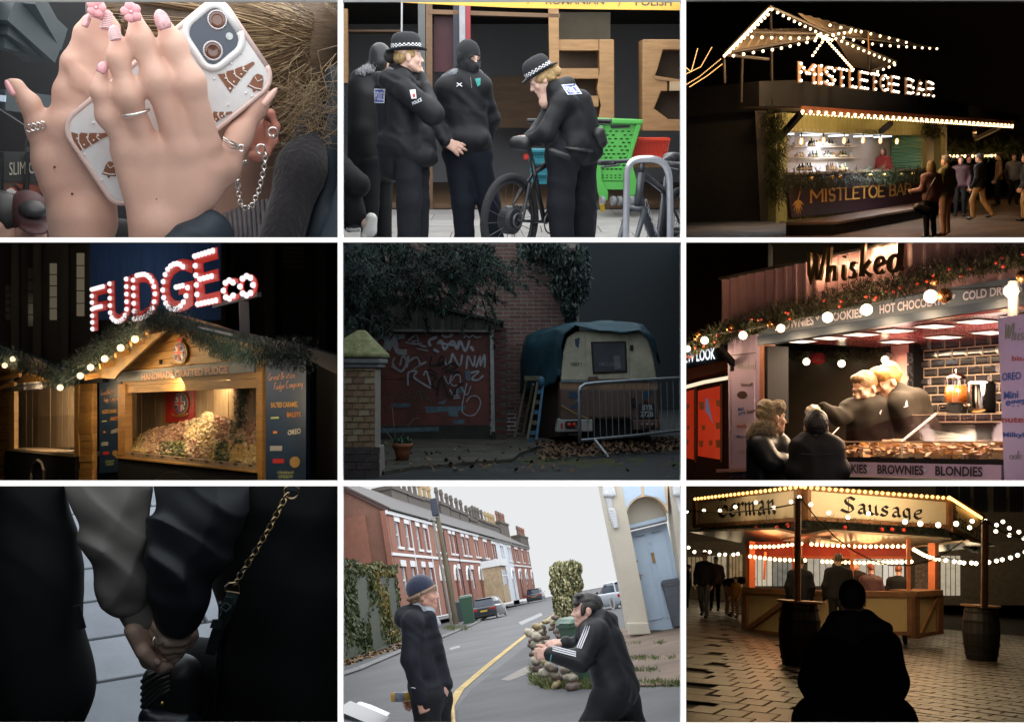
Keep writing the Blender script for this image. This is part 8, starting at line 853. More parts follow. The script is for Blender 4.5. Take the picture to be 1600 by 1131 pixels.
def panel7():
 use(P7);K=3.0075;Y0=1.45;J=lambda x,y,Y=Y0:at(x/K,755+y/K,Y);mz=(J(801,600)-J(800,600)).length;M=lambda r:r*mz;GZ=J(500,600,2.9).z;pv=thing('pavement','pale grey paving slabs seen between the two people','pavement');pv['kind']='structure';sm=[mat('grey_slab_%d'%k,c,.8,var=.15,sc=8,bump=.25,bs=60)for k,c in enum_(((.27,.285,.31),(.25,.265,.29),(.29,.305,.33)))];obj('ground',MB().add([V((-3,1,GZ-.02)),V((3,1,GZ-.02)),V((4,8,GZ-.02)),V((-4,8,GZ-.02))],[(0,1,2,3)]),mat('slab_joint',(.05,.055,.06)),kind='structure');R=Matrix.Rotation(.18,3,'Z');o0=J(445,935,0)if False else gz(445/K,755+935/K,GZ);w,l=(.62,(gz(400/K,755+735/K,GZ)-gz(410/K,755+938/K,GZ)).length)
 for j in range(-3,9):
  for i in range(-4,5):p=o0+R@V((i*w+(.31 if j%2 else 0)+w/2,j*l+l/2,0));obj('slab',MB().box((p.x,p.y,GZ-.01),(w-.012,l-.012,.02),R),pick(sm),pv,bevel=.003)
 blk=mat('coat_black7',(.007,.0072,.008),.85,var=.3,spec=.25,fold=.5,fs=9);blk2=mat('jacket_black7',(.007,.0085,.011),.55,var=.3,spec=.4,fold=.8,fs=11);gry=mat('sleeve_taupe',(.16,.148,.13),.7,var=.12,sc=10,fold=.35,fs=8);sk=mat('hand_skin7',(.45,.29,.22),.5,var=.1,sc=30,sss=.1,bump=.15,bs=200);C=lambda a,b,ra,rb,Ya=Y0,Yb=None:c_(J(*a,Ya),M(ra),J(*b,Yb if Yb else Ya),M(rb));lt=thing('person','person on the left in a long black coat and taupe sleeve, holding hands','person');body('coat',[C((60,-150),(90,420),230,250,1.48),C((90,420),(60,700),250,270,1.48),C((60,700),(130,960),270,275,1.48),C((130,960),(40,1260),270,290,1.48)],.004,blk,lt,k=.05,wr=.003,ws=25);tg=obj('label_tag',fixn(MB().prism([J(342,580,1.405),J(376,572,1.405),J(405,678,1.405),J(366,690,1.405)],(0,.002,.0005))),BLK,lt);sl=[C((495,-120),(520,60),185,168,1.46),C((520,60),(556,250),168,152,1.46),C((556,250),(580,430),152,128,1.45),C((580,430),(580,540),128,98,1.45),C((520,500),(560,570),55,50,1.44)];body('sleeve',sl,.0025,gry,lt,k=.02,wr=.007,ws=34);body('cuff',[C((600,575),(645,655),62,60,1.45),C((660,560),(700,630),60,58,1.45)],.0018,gry,lt,k=.01);H1=[C((655,650),(690,740),62,58,1.45),C((625,690),(675,790),42,40,1.435),C((675,790),(728,842),38,28,1.425),C((690,750),(730,830),52,42,1.455),C((720,830),(760,862),40,34,1.45),C((760,862),(798,846),33,27,1.445),C((650,720),(700,830),40,44,1.46),C((885,660),(905,715),40,32,1.46),C((905,715),(885,755),30,24,1.452),C((700,720),(860,660),50,46,1.47)];body('hand',H1,.0011,sk,lt,k=.004)
 nl=mat('nail_plain',(.5,.33,.27),.3,var=0);obj('nail',MB().sph(J(738,838,1.412),(M(15),.0015,M(20)),2,Matrix.Rotation(-.5,3,'Y')),nl,lt,smooth=1);rt=thing('person','person on the right in black jacket and trousers, holding hands','person');H2=[C((770,640),(745,690),58,50,1.44),C((745,668),(790,735),36,36,1.425),C((790,735),(850,735),36,33,1.42),C((850,735),(900,712),31,24,1.424),C((750,725),(785,770),34,33,1.43),C((785,770),(850,770),32,28,1.43),C((850,770),(868,752),27,24,1.436),C((765,765),(795,800),30,28,1.436),C((795,800),(850,790),27,24,1.438),C((785,795),(820,822),24,21,1.44),C((820,822),(845,808),20,18,1.442),C((790,620),(870,640),60,55,1.45)];body('hand',H2,.0011,mat('hand_skin7b',(.5,.34,.25),.5,var=.1,sc=30,sss=.1,bump=.15,bs=200),rt,k=.004);obj('nail',MB().sph(J(905,712,1.409),(M(14),.0015,M(10)),2,Matrix.Rotation(.3,3,'Y')),nl,rt,smooth=1);slv=[C((960,-120),(930,130),230,200,1.44),C((930,130),(900,270),210,195,1.42),C((760,260),(900,300),70,100,1.4),C((860,380),(840,500),155,150,1.41),C((840,500),(835,600),145,118,1.42),C((720,250),(800,330),35,70,1.4)];body('sleeve',slv,.0025,blk2,rt,k=.02,wr=.009,ws=32);bodyp=[C((1250,-150),(1280,400),300,290,1.52),C((1500,-150),(1520,500),320,320,1.5),C((1280,400),(1270,800),290,280,1.53),C((1270,800),(1210,1260),270,260,1.54),C((1520,500),(1520,1260),330,340,1.5),C((900,860),(920,1260),160,190,1.56)];body('jacket',bodyp,.005,blk,rt,k=.03,wr=.005,ws=20);obj('jacket_edge',MB().tube(drape([(x/K,755+y/K)for x,y in((1045,560),(1040,700),(1030,850),(1010,1000),(985,1150))],bodyp,.03,-.001),.006,6),blk2,rt,smooth=1)
 gold=mat('chain_gold',(.42,.3,.16),.3,metal=1,var=.1);sil=mat('ring_silver7',(.65,.58,.5),.2,metal=1,var=0);rg=thing('ring','silver ring with a small square stone on the held hand','ring');obj('band',MB().ring(J(748,735,1.418),(.35,.5,-.8),M(30),.0011,20,6),sil,rg);obj('stone',MB().box(J(736,768,1.408),(.004,.003,.004)),sil,rg,bevel=.0006);bg=thing('handbag','black quilted handbag with a gold and leather chain strap','handbag');qb=mat('quilted_leather',(.012,.012,.013),.45,var=.2,spec=.5);bb=[C((745,920),(745,1020),80,85,1.5),C((850,900),(850,1030),110,110,1.5)];body('body',bb,.0025,qb,bg,k=.02)
 for k in range(6):obj('quilt_ridge',MB().tube(drape([(x/K,755+y/K)for x,y in((668,930+k*30),(700,905+k*26),(750,880+k*22),(800,865+k*20))],bb,.02,.0),.0035,6),mat('quilt_edge',(.04,.038,.035),.45),bg,smooth=1)
 body('flap',[C((700,1090),(860,1120),45,80,1.48),C((740,1140),(900,1200),80,100,1.48)],.003,mat('leather_blue',(.012,.018,.026),.3,spec=.5,var=.3),bg,k=.02);obj('stud',MB().sph(J(763,1033,1.44),.003,2),mat('stud_gold',(.6,.42,.12),.25,metal=1,var=0),bg,smooth=1);P0,P1_=((1345,62),(1110,462));n_=15
 for k in range(n_):u=k/(n_-1);x,y=(P0[0]+(P1_[0]-P0[0])*u+8*sin(u*3.1),P0[1]+(P1_[1]-P0[1])*u);c=J(x,y,1.395-.01*sin(u*3.14));dr_=(J(P1_[0],P1_[1],1.39)-J(P0[0],P0[1],1.395)).normalized();side=dr_.cross(V((0,1,0))).normalized();nn=(V((0,1,0))*.8+side*(.6 if k%2 else-.6)).normalized();obj('link',MB().ring(c,nn,M(21),.0014,14,6,sx=.62,up=dr_),gold,bg,smooth=1)
 obj('ring',MB().ring(J(1370,40,1.395),(.1,1,.1),M(36),.0014,24,6),gold,bg);obj('d_ring',MB().tube([J(x,y,1.392)for x,y in((1062,505),(1060,485),(1078,467),(1105,464),(1124,480),(1126,515),(1062,505))],.0014,6),gold,bg);lm=mat('strap_leather',(.012,.02,.02),.35,spec=.5,var=.2);obj('strap',MB().ribbon([J(1096,505,1.395),J(1080,560,1.39),J(1060,620,1.395),J(1020,690,1.41),J(985,800,1.43)],M(52),V((0,-1,0)),.003),lm,bg);obj('keeper',fixn(MB().prism([J(1062,530,1.385),J(1096,536,1.385),J(1084,608,1.385),J(1034,600,1.385)],(0,.003,0))),lm,bg,bevel=.001);obj('buckle',MB().ring(J(1062,580,1.382),(0,1,0),M(24),.0012,4,5),mat('buckle_grey',(.2,.25,.25),.3,metal=.7),bg);obj('keeper',fixn(MB().prism([J(1000,640,1.395),J(1048,640,1.395),J(1040,686,1.395),J(985,680,1.395)],(0,.003,0))),lm,bg,bevel=.001);obj('upper_strap',MB().ribbon([J(1372,30,1.394),J(1395,-60,1.4)],M(50),V((0,-1,0)),.003),lm,bg)
panel7()
def panel8():
 use(P8);GZ=-1.46;G=lambda x,y,dz=.0:gz(x,y,GZ+dz);asphalt=mat('asphalt',(.085,.088,.095),.7,var=.4,sc=.35,bump=.4,bs=14,spec=.4);pave=mat('pavement',(.066,.069,.075),.8,var=.3,sc=.8,bump=.4,bs=18);obj('road',MB().add([G(-500,1200),G(2200,1050),V((600,420,GZ)),V((-600,420,GZ))],[(0,1,2,3)]),asphalt,kind='structure')
 def sheet(name,pts,m,dz,th=.0):
  p=[G(x,y)for x,y in pts];p=[V((a.x,a.y,GZ+dz))for a in p];mb=MB()
  if th:mb.prism([a-V((0,0,th))for a in p],(0,0,th))
  else:mb.add(p,[tuple(range(len(p)))])
  return obj(name,fixn(mb),m,kind='structure')
 sheet('pavement',[(500,1066),(560,1046),(625,1018),(690,995),(740,974),(795,946),(822,938),(800,940.5),(740,957),(690,970),(500,1035)],pave,.1,.1);kerb=[(500,1068),(560,1048),(625,1020),(690,997),(740,976),(795,946),(830,935.5)];obj('kerb',MB().tube([G(x,y)+V((0,0,.06))for x,y in kerb],.11,6),mat('kerb_stone',(.11,.11,.11),var=.3,sc=2),kind='structure');sheet('pavement',[(716,1150),(716,1108),(738,1080),(806,1025),(854,988),(882,965),(905,950),(1150,950),(1150,1200)],pave,.05,.0);earth=mat('bare_earth',(.16,.115,.085),.95,var=.5,sc=.7,bump=.8,bs=6);sheet('ground',[(890,1000),(960,985),(1120,975),(1150,1070),(1064,1077),(1000,1079),(930,1075)],earth,.08,.02);yl=mat('yellow_line',(.5,.36,.13),.8,var=.4,sc=3)
 for k in(0,1):pts=[(703+k*3.5,1140),(701+k*4,1105),(716+k*4.5,1078),(760+k*4,1040),(800+k*3.4,1008),(835+k*3,981),(866+k*2.4,959)];pp=[G(x,y)+V((0,0,.012))for x,y in pts];obj('yellow_line',MB().ribbon(pp,.1,(0,0,1)),yl,kind='structure')
 pale=mat('worn_patch',(.24,.245,.25),.6,var=.4,sc=.4)
 for pts in([(810,972),(845,957),(848,961),(815,976)],[(702,1012),(718,1008),(719,1011),(704,1015)]):sheet('road',pts,pale,.005)
 sheet('manhole_cover',[(783,1066),(826,1043),(838,1052),(797,1068)],mat('pavement_cover',(.13,.11,.09),var=.4,sc=3),.056);d=ray(991,899);d.z=0;d.normalize();K=1.75;GH=-.4;A=at(613,860,105.);A.z=0;nrm=d.cross(V((0,0,1)))
 if nrm.dot(A)>0:nrm=-nrm
 pl=(A,nrm);back=(A-nrm*7.5,nrm);S=lambda x,y:(hit(x,y,pl)-A).dot(d);zg,zc0,zc1=(hit(610,799,pl).z,hit(618,863.5,pl).z,hit(618,868,pl).z);zlt,zlb,zw=(hit(617,807,pl).z,hit(618.5,814.5,pl).z,hit(633,855,pl).z);zr=hit(632,783.5,back).z;P=lambda s,z,o=.0:V((A.x+d.x*s+nrm.x*o,A.y+d.y*s+nrm.y*o,z))
 def fb(mb,s0,s1,z0,z1,o0,o1):return mb.prism([P(s0,z0,o0),P(s1,z0,o0),P(s1,z1,o0),P(s0,z1,o0)],nrm*(o1-o0))
 bm_=[]
 for i,c in enum_(((.3,.115,.075),(.27,.1,.07),(.32,.13,.085))):bm_.append(brick_mat('terrace_brick_%d'%i,c,(.3,.24,.2),4.5))
 white=mat('white_joinery',(.72,.73,.75),.5,var=.1);wpaint=mat('white_render',(.62,.66,.72),.7,var=.12,sc=1);pane=mat('window_pane',(.1,.13,.16),.08,var=.5,sc=1.2);slate=mat('slate',(.06,.055,.055),.7,var=.4,sc=2,bump=.3,bs=8);stackm=brick_mat('chimney_brick',(.085,.07,.06),(.13,.12,.1),4.);pots=[mat('pot_buff',(.34,.24,.12),var=.2),mat('pot_dark',(.09,.075,.065),var=.2),mat('pot_red',(.22,.09,.06),var=.2)];black=mat('dark_door',(.02,.02,.03),.4,var=0);houses=[(611,646.5,[619.5,636]),(646.5,673.5,[652,664.5]),(673.5,698,[680,690]),(698,717,[702.6,712.3]),(717,738,[721.9,730.8]),(738,752.5,[741.4,747.2]),(752.5,766,[756,762]),(766,779.5,[768.8,774.5]),(779.5,791.5,[782,787]),(791.5,803,[793,798]),(803,813.5,[804.5,809.5]),(813.5,822,[815,819]),(822,831,[824,828])];chim={0:[(606,630,765,785,3,0)],1:[(632,656,775,793,3,1)],2:[(657,678,782,799,3,0),(684,698,788,806,2,1)],3:[(700,713,796,813,2,1)],4:[(715,728,802,819,2,1)],5:[(730,741,812,823,2,1),(741.5,753,812,827,3,1)],6:[(754,765,817,831,2,0)],7:[(766,777,821,836,3,0)],8:[(780,793,818,839,4,2)],11:[(810,822,838,847,4,2)]};names=['brick end terrace house with its tall blank gable wall','brick terrace house behind the grey concrete wall, second from the gable','brick terrace house directly behind the telegraph pole','brick terrace house with a black drainpipe just past the pole','brick terrace house with arched white porch hood above the hedge','brick terrace house next to the beige bay window','brick terrace house with a beige stone bay window','brick terrace house between the bay window and the white houses','white painted terrace house nearer the bay window','white painted terrace house at the far side of the pair','brick terrace house just past the white painted pair','last but one brick terrace house, its chimney with four thin pots','last brick terrace house before the black gabled roof']
 gy=lambda x:860+.13*(x-613);zt=hit(700,887.5,pl).z;zlw=hit(715,921,pl).z
 for i,(x0,x1,wins)in enum_(houses):
  s0,s1=(S(x0,gy(x0)),S(x1,gy(x1)));wm=wpaint if i in(8,9)else bm_[i%3];t=thing('terrace_house',names[i],'house','terraced houses down the left of the street');ww=(s1-s0)*.2;cs=[S(x,gy(x)-22)+ww*.55 for x in wins];cs=[min(max(c,s0+ww*.7),s1-ww*.7)for c in cs];wall=MB();fb(wall,s0,s1,zlb,zg,-.5,0);fb(wall,s0,s1,zt,zw,-.5,0);edges=[s0]+sum([[c-ww/2,c+ww/2]for c in cs],[])+[s1]
  for a,b in zip(edges[::2],edges[1::2]):
   if b-a>.02:fb(wall,a,b,zw,zlb,-.5,0)
  for a,b in zip(edges[::2],edges[1::2]):
   if b-a>.02:fb(wall,a,b,GH,zt,-.5,0)
  fb(wall,s0+.01,s1-.01,GH,zg-.1,-15,-2);obj('wall',fixn(wall),wm,t);rf=MB();rf.prism([P(s0,zg,.5),P(s1,zg,.5),P(s1,zr,-7.5),P(s0,zr,-7.5)],(0,0,.12));rf.prism([P(s0,zg,-15),P(s1,zg,-15),P(s1,zr,-7.5),P(s0,zr,-7.5)],(0,0,.1));obj('roof',fixn(rf),slate,t);g2=MB();fb(g2,s0,s1,zg-.38,zg-.02,.0,.22);obj('gutter',fixn(g2),white if i<6 else mat('grey_gutter',(.25,.24,.23),var=.1),t)
  if i not in(8,9):obj('string_course',fixn(fb(MB(),s0,s1,zc1,zc0,.002,.12)),white,t)
  for c in cs:w=obj('window',fixn(fb(MB(),c-ww/2,c+ww/2,zw,zlb,-.4,-.32)),pane,t);f=MB();e=ww*.13;fb(f,c-ww/2,c-ww/2+e,zw,zlb,-.318,-.18);fb(f,c+ww/2-e,c+ww/2,zw,zlb,-.318,-.18);zm=(zw+zlb)/2;fb(f,c-ww/2+e,c+ww/2-e,zm-.06,zm+.06,-.318,-.2);fb(f,c-ww/2+e,c+ww/2-e,zw,zw+.1,-.318,-.18);fb(f,c-ww/2+e,c+ww/2-e,zlb-.1,zlb,-.318,-.18);obj('frame',fixn(f),white,w);obj('sill',fixn(fb(MB(),c-ww*.65,c+ww*.65,zw-.25,zw,.002,.14)),white,w);obj('lintel',fixn(fb(MB(),c-ww*.6,c+ww*.6,zlb,zlt,.002,.07)),white,w)
  for k,c in enum_(cs):
   if k==0 and i>1:obj('door',fixn(fb(MB(),c-ww/2,c+ww/2,GH,zt-1.,-.4,-.32)),black,t);hd=MB();pts=[P(c+ww*.75*cos(a),zt-1.5+1.8*sin(a),.03)for a in[pi*q/8 for q in range(9)]];hd.tube(pts,.22,5);obj('arched_hood',hd,white,t);obj('fanlight',fixn(fb(MB(),c-ww/2,c+ww/2,zt-1.,zt,-.4,-.32)),pane,t)
   else:w=obj('window',fixn(fb(MB(),c-ww/2,c+ww/2,zlw,zt,-.4,-.32)),pane,t);f=MB();fb(f,c-ww/2,c-ww*.36,zlw,zt,-.318,-.18);fb(f,c+ww*.36,c+ww/2,zlw,zt,-.318,-.18);fb(f,c-ww*.36,c+ww*.36,(zt+zlw)/2-.08,(zt+zlw)/2+.08,-.318,-.18);obj('frame',fixn(f),white,w);obj('lintel',fixn(fb(MB(),c-ww*.6,c+ww*.6,zt,zt+.6,.002,.07)),white,w);fb2=fixn(fb(MB(),c-ww/2,c+ww/2,GH,zlw,-.3,-.001));obj('wall',fb2,wm,t)
  if i in(0,1,2,3):obj('drainpipe',MB().tube([P(s1-.15,zg-.2,.12),P(s1-.15,GH,.12)],.075,6),white if i<2 else black,t)
  for cx0,cx1,cy0,cy1,npots,pm in chim.get(i,[]):
   a,b=(hit(cx0,cy1,back),hit(cx1,cy1,back));sa,sb=((a-A).dot(d),(b-A).dot(d));z1=hit((cx0+cx1)/2,cy0,back).z;mb=MB();mb.prism([P(sa,zr-2.5,-6.8),P(sb,zr-2.5,-6.8),P(sb,z1,-6.8),P(sa,z1,-6.8)],nrm*-2.6);mb.prism([P(sa-.2,z1-.5,-6.6),P(sb+.2,z1-.5,-6.6),P(sb+.2,z1,-6.6),P(sa-.2,z1,-6.6)],nrm*-2);c=obj('chimney',fixn(mb),stackm,t)
   for q in range(npots):s=sa+(sb-sa)*(q+.5)/npots;rr=min(.34,(sb-sa)/npots*.3);obj('chimney_pot',MB().lathe([(rr,0),(rr*.85,.8),(rr*.8,2.6),(rr*1.2,1.7),(rr*1.2,1.95),(rr*.7,1.95)],P(s,z1,-7.5),n=10),pots[pm if rand_()<.7 else 1],c)
  if i==0:n2=-d;gp=(A+n2*.0,n2 if n2.dot(A)<0 else d);z=lambda x,y:hit(x,y,gp);pts=[P(0,GZ,0),P(0,zg,0),P(0,zr+.05,-7.5),P(0,zg+1.,-16),P(0,GZ,-16)];obj('gable_wall',fixn(MB().prism(pts,d*.25)),brick_mat('gable_brick',(.25,.115,.08),(.26,.2,.16),4.5),t);vb=MB();vb.bar(P(-.12,zg+.02,.3),P(-.12,zr+.12,-7.5),.5,.45,up=(0,0,1));obj('verge_board',vb,mat('brown_board',(.11,.06,.05),var=.2),t);sb=MB();sb.prism([P(.2,zg,-10),P(4.5,zg,-10),P(4.5,zr+4.6,-10),P(.2,zr+4.6,-10)],nrm*-2.6);obj('chimney',fixn(sb),mat('grey_render',(.22,.22,.21),var=.3,sc=1),t)
  if i==6:bay=MB();b0,b1=(S(752,890),S(766,890));mb=MB();stone=mat('bay_stone',(.42,.31,.19),var=.3,sc=2);zb=zc0-.1;bayp=[P(b0,GH,0),P(b0+1.3,GH,2.6),P(b1-1.3,GH,2.6),P(b1,GH,0)];obj('bay',fixn(MB().prism(bayp,(0,0,zb-GH-1))),stone,t);cor=[P(b0-.15,zb-1.,0),P(b0+1.2,zb-1.,3.),P(b1-1.2,zb-1.,3.),P(b1+.15,zb-1.,0)];obj('bay_cornice',fixn(MB().prism(cor,(0,0,1.))),white,t);obj('bay_roof',fixn(MB().add(cor+[P(b0+.5,zb+.6,0),P(b1-.5,zb+.6,0)],[(0,1,4),(1,2,5,4),(2,3,5),(0,4,5,3)])),slate,t);w=obj('bay_window',fixn(fb(MB(),b0+2.2,b1-2.2,zlw,zb-1.6,2.602,2.65)),pane,t);f=MB();fb(f,b0+2.,b0+2.3,zlw-.1,zb-1.5,2.652,2.75);fb(f,b1-2.3,b1-2.,zlw-.1,zb-1.5,2.652,2.75);fb(f,b0+2.3,b1-2.3,(zt+zlw)/2-.08,(zt+zlw)/2+.08,2.652,2.75);obj('frame',fixn(f),white,w)
 cw=vplane(at(590,900,52),at(692,900,60));hg=[mat('hedge_green',(.045,.065,.015),.6,var=.5,sc=2),mat('hedge_olive',(.085,.085,.018),.6,var=.4,sc=2),mat('hedge_yellow',(.17,.12,.02),.6,var=.4,sc=2),mat('hedge_dark',(.018,.03,.01),.6,var=.4)];t=thing('hedge','tall clipped hedge turning yellow along the left of the road','hedge');a0,a1=(G(505,1050),G(645,1000));n_=(a1-a0).cross(V((0,0,1))).normalized();n_=n_ if n_.y>0 else-n_;z0,z1=(hit(560,884,vplane(a0,a1)).z,hit(640,893,vplane(a0,a1)).z);core=MB();core.prism([a0+n_*.5,a1+n_*.5,V((a1.x,a1.y,z1-.4))+n_*.5,V((a0.x,a0.y,z0-.4))+n_*.5],n_*1.6);obj('stems',fixn(core),hg[3],t);lv=MB()  # solid dark core stands for the shaded inside of the hedge
 for k in range(17000):u=rand_();p=a0+(a1-a0)*u;zt_=z0+(z1-z0)*u+.25*sin(u*21)+.15*sin(u*47);h=rand_()**.8;bulge=.35*sin(u*17+h*3)+.25*sin(u*31-h*7);top=rand_()<.12;q=p+n_*(runi(0,2)if top else .45-.4*bulge+rand_()*.3);q.z=zt_ if top else GZ+(zt_-GZ)*h;e=V((gau(0,1),gau(0,1)-.6,gau(0,1)+.4)).normalized();uu,w=_basis(e);s=.12*runi(.6,1.5);k0=len(lv.v);lv.v+=[q-uu*s*.6,q-w*s,q+uu*s*.6,q+w*s];lv.f.append((k0,k0+1,k0+2,k0+3));yl_=sin(u*9+1)+sin(u*23+h*4)*.6+(.5 if h>.75 else 0)+gau(0,.5);lv.mi.append(2 if yl_>1.2 else 1 if yl_>.2 else 0 if rand_()<.8 else 3)
 obj('foliage',lv,hg,t);vp=lambda x,y:G(x,y);lf=MB();leafm=[mat('dead_leaf',(.2,.11,.04),var=.4,sc=9),mat('dead_leaf_dark',(.09,.06,.03),var=.4,sc=9)]
 for k in range(700):u=rand_();q=G(500+u*130,1058-u*43-rand_()*9)+V((0,0,.12));e=V((gau(0,.5),gau(0,.5),1)).normalized();uu,w=_basis(e);s=runi(.05,.13);k0=len(lf.v);lf.v+=[q-uu*s,q-w*s,q+uu*s,q+w*s];lf.f.append((k0,k0+1,k0+2,k0+3));lf.mi.append(random.randrange(2))
 obj('fallen_leaves',lf,leafm,kind='stuff');sp=vplane(at(672,975,80),at(706,965,95));stm=[mat('rubble_%d'%k,c,var=.3,sc=3,bump=.5,bs=5)for k,c in enum_(((.2,.18,.165),(.15,.135,.12),(.25,.22,.2)))];pole=thing('telegraph_pole','leaning wooden telegraph pole with a black box near its top','pole');pb,pt_=(G(713,976),at(681,790,G(713,976).y));obj('shaft',MB().tube([pb-V((0,0,.3)),mid(pb,pt_),pt_],[.28,.25,.2],10),mat('pole_wood',(.13,.11,.065),var=.4,sc=2,stretch=(3,3,.3)),pole);b2,t2=(G(706,977),at(677,815,G(706,977).y));obj('cable_duct',MB().tube([b2,t2],.13,8),mat('duct_grey',(.3,.29,.27),var=.2),pole);obj('junction_box',MB().box(at(679,792,pb.y-.3),(.7,.4,1.7)),mat('junction',(.03,.035,.06),var=.3),pole,bevel=.1);obj('crossarm',MB().bar(at(670,812,pb.y-.2),at(686,806,pb.y-.2),.12),mat('duct_grey'),pole);vg=[mat('variegated_cream',(.6,.56,.33),.55,var=.3,sc=3),mat('variegated_green',(.07,.085,.03),.5,var=.4,sc=3),mat('variegated_pale',(.4,.38,.2),.5,var=.3)];t=thing('variegated_bush','tall cream and green variegated bush on the corner','bush');lv=MB();Y=32.;m_=pxm(Y)
 for x,y,rx,rz in((876,893,18,15),(892,890,18,14),(880,915,22,22),(893,912,18,22),(884,940,21,24),(895,945,17,20),(890,966,15,16),(880,955,14,16)):c=at(x,y,Y);r=(rx*m_,rx*m_*.8,rz*m_);leaves(lv,c,r,1300,.06,.8,3);obj('branches',MB().sph(c,tuple((q*.86 for q in r)),2),hg[3],t)  # dark solid lumps inside the leaves stand for the bush's shaded interior
 obj('foliage',lv,vg,t);gp=vplane(at(905,900,40),at(960,900,37));dk=[mat('old_brick_%d'%k,c,var=.3,sc=4,bump=.4,bs=10)for k,c in enum_(((.075,.05,.042),(.055,.04,.036),(.095,.06,.05)))];wq=[(901,870),(937,858),(946,900),(958,965),(915,985)];gp=yplane(37);Y=27.;hp=yplane(Y);cream=mat('cream_render',(.5,.46,.38),.8,var=.12,sc=.7,bump=.15,bs=10);peach=mat('peach_paint',(.6,.45,.31),.7,var=.08);blue=mat('pale_blue_paint',(.42,.53,.66),.45,var=.06);t=thing('cream_house','cream rendered house front with an arched pale blue doorway','house');obj('wall',fixn(MB().slab([(936,740),(968,740),(1000,905),(1014,985),(984,985),(969.5,905)],hp,-.9,0)),cream,t);obj('wall',fixn(MB().slab([(1043,740),(1100,740),(1110,985),(1078,985),(1062,890)],hp,-.9,0)),cream,t);arch=[(1011.5+33.5*cos(math.radians(a)),811-36*sin(math.radians(a)))for a in range(-10,191,12)]
 def rolled(pts,c=(1011,811),a=10):r=math.radians(a);return[(c[0]+(x-c[0])*cos(r)+(y-c[1])*sin(r),c[1]-(x-c[0])*sin(r)+(y-c[1])*cos(r))for x,y in pts]
 arch=[(1011.5+33.5*cos(math.radians(a)),811-36*sin(math.radians(a)))for a in range(0,181,10)];arch=rolled(arch);spand=[(968,740),(1043,740)]+[(1044.2,800)]+arch[1:-1]+[(979.2,822)];obj('arch_wall',fixn(MB().slab(spand,hp,-.6,-.04)),peach,t);obj('jamb',fixn(MB().slab([(979.2,822),(985,826),(1017,990),(1010,990)],hp,-.6,-.04)),peach,t);obj('tympanum',fixn(MB().slab(rolled([(975,770),(1048,770),(1048,816),(975,816)]),hp,-.7,-.6)),cream,t);obj('panel',fixn(MB().slab([(969.4,750),(1000,750),(1002.5,772),(985.4,782.9),(976.5,798.8)],hp,-.038,-.02)),blue,t);obj('panel',fixn(MB().slab([(1005,750),(1036.7,750),(1039.7,772),(1041,788),(1029,777.5),(1007,772.5)],hp,-.038,-.02)),blue,t);obj('transom',fixn(MB().slab([(980,820),(1044.5,803.5),(1046.5,812),(982.5,828)],hp,-.62,-.42)),blue,t,bevel=.02);dr=obj('door',fixn(MB().slab([(985,829),(1047,814),(1085,985),(1018,985)],hp,-.66,-.6)),blue,t)
 for q in([(990,838),(1013,832),(1040,965),(1017,970)],[(1021,830),(1043,825),(1070,960),(1047,965)]):
  mb=MB()
  for k in range(4):mb.bar(hit(*q[k],hp)-V((0,-.59,0)),hit(*q[(k+1)%4],hp)-V((0,-.59,0)),.03,.03)
  obj('door_panel',mb,blue,dr)
 brass=mat('brass',(.3,.19,.08),.4,metal=.7,var=.2);obj('letter_plate',fixn(MB().slab([(1021.5,862),(1026,861),(1029.5,877),(1025,878.5)],hp,-.6,-.57)),brass,dr);obj('handle',fixn(MB().slab([(1001.5,895),(1003.7,894.5),(1006,904),(1003.6,904.5)],hp,-.6,-.57).slab([(1003,897.5),(1008,896.5),(1008,897.7),(1003,899)],hp,-.569,-.54)),brass,dr);obj('keyhole',fixn(MB().slab([(998,874),(1000,873.6),(1000.4,876),(998.4,876.3)],hp,-.6,-.575)),BLK,dr);obj('house_number',MB().textp('12',hp,(1017.8,845.2),(1022,844.4),(1018.8,849.7),t=-.59),mat('brass_number',(.3,.25,.15),.4,var=0),dr)
 for a,b in(((986,831.5),(1043,817)),((983,826.5),(1045,811.8))):obj('moulding',MB().bar(hit(*a,hp)+V((0,.38,0)),hit(*b,hp)+V((0,.38,0)),.03,.05),mat('shadow_line',(.12,.13,.15)),t)  # dark bars paint the shade lines along the transom edges
 for a,b in(((996,837),(1011,833.5)),((1022.5,830.5),(1037,827))):obj('vent',MB().bar(hit(*a,hp)+V((0,.58,0)),hit(*b,hp)+V((0,.58,0)),.05,.03),mat('vent_grey',(.2,.23,.27)),dr)
 obj('plinth',fixn(MB().slab([(979,972),(1012,972),(1016,990),(982,992)],hp,0,.18)),cream,t,bevel=.03);orn=mat('plaster_white',(.5,.52,.55),var=.2,sc=6)
 for dx in(0,109):
  o=MB();ro=lambda x,y:(x+dx,y-dx*.176+(18 if dx else 0));pr=[]
  for k in range(5):u,v=ro(943.5+k*3,764);pr.append(c_(hit(u,v-6,hp)-V((0,.06,0)),.05,hit(u+2,v+9,hp)-V((0,.1,0)),.07))
  for k,w in enum_((4.5,5.5,5.5,5,4,3.2,2)):
   x,y=(955.5+k*1.1,797+k*4.4)
   for s in(-1,1):u,v=ro(x+s*w*.55,y);pr.append(e_(hit(u,v,hp)-V((0,.05,0)),V((.05,.06,.045))))
  u,v=ro(950,775);u2,v2=ro(953.5,792);pr.append(c_(hit(u,v,hp)-V((0,.02,0)),.08,hit(u2,v2,hp)-V((0,.02,0)),.07));body('plaster_ornament',pr,.022,orn,t,k=.025,relax=0)
 c=hit(1010,793,hp)+V((0,.25,0))
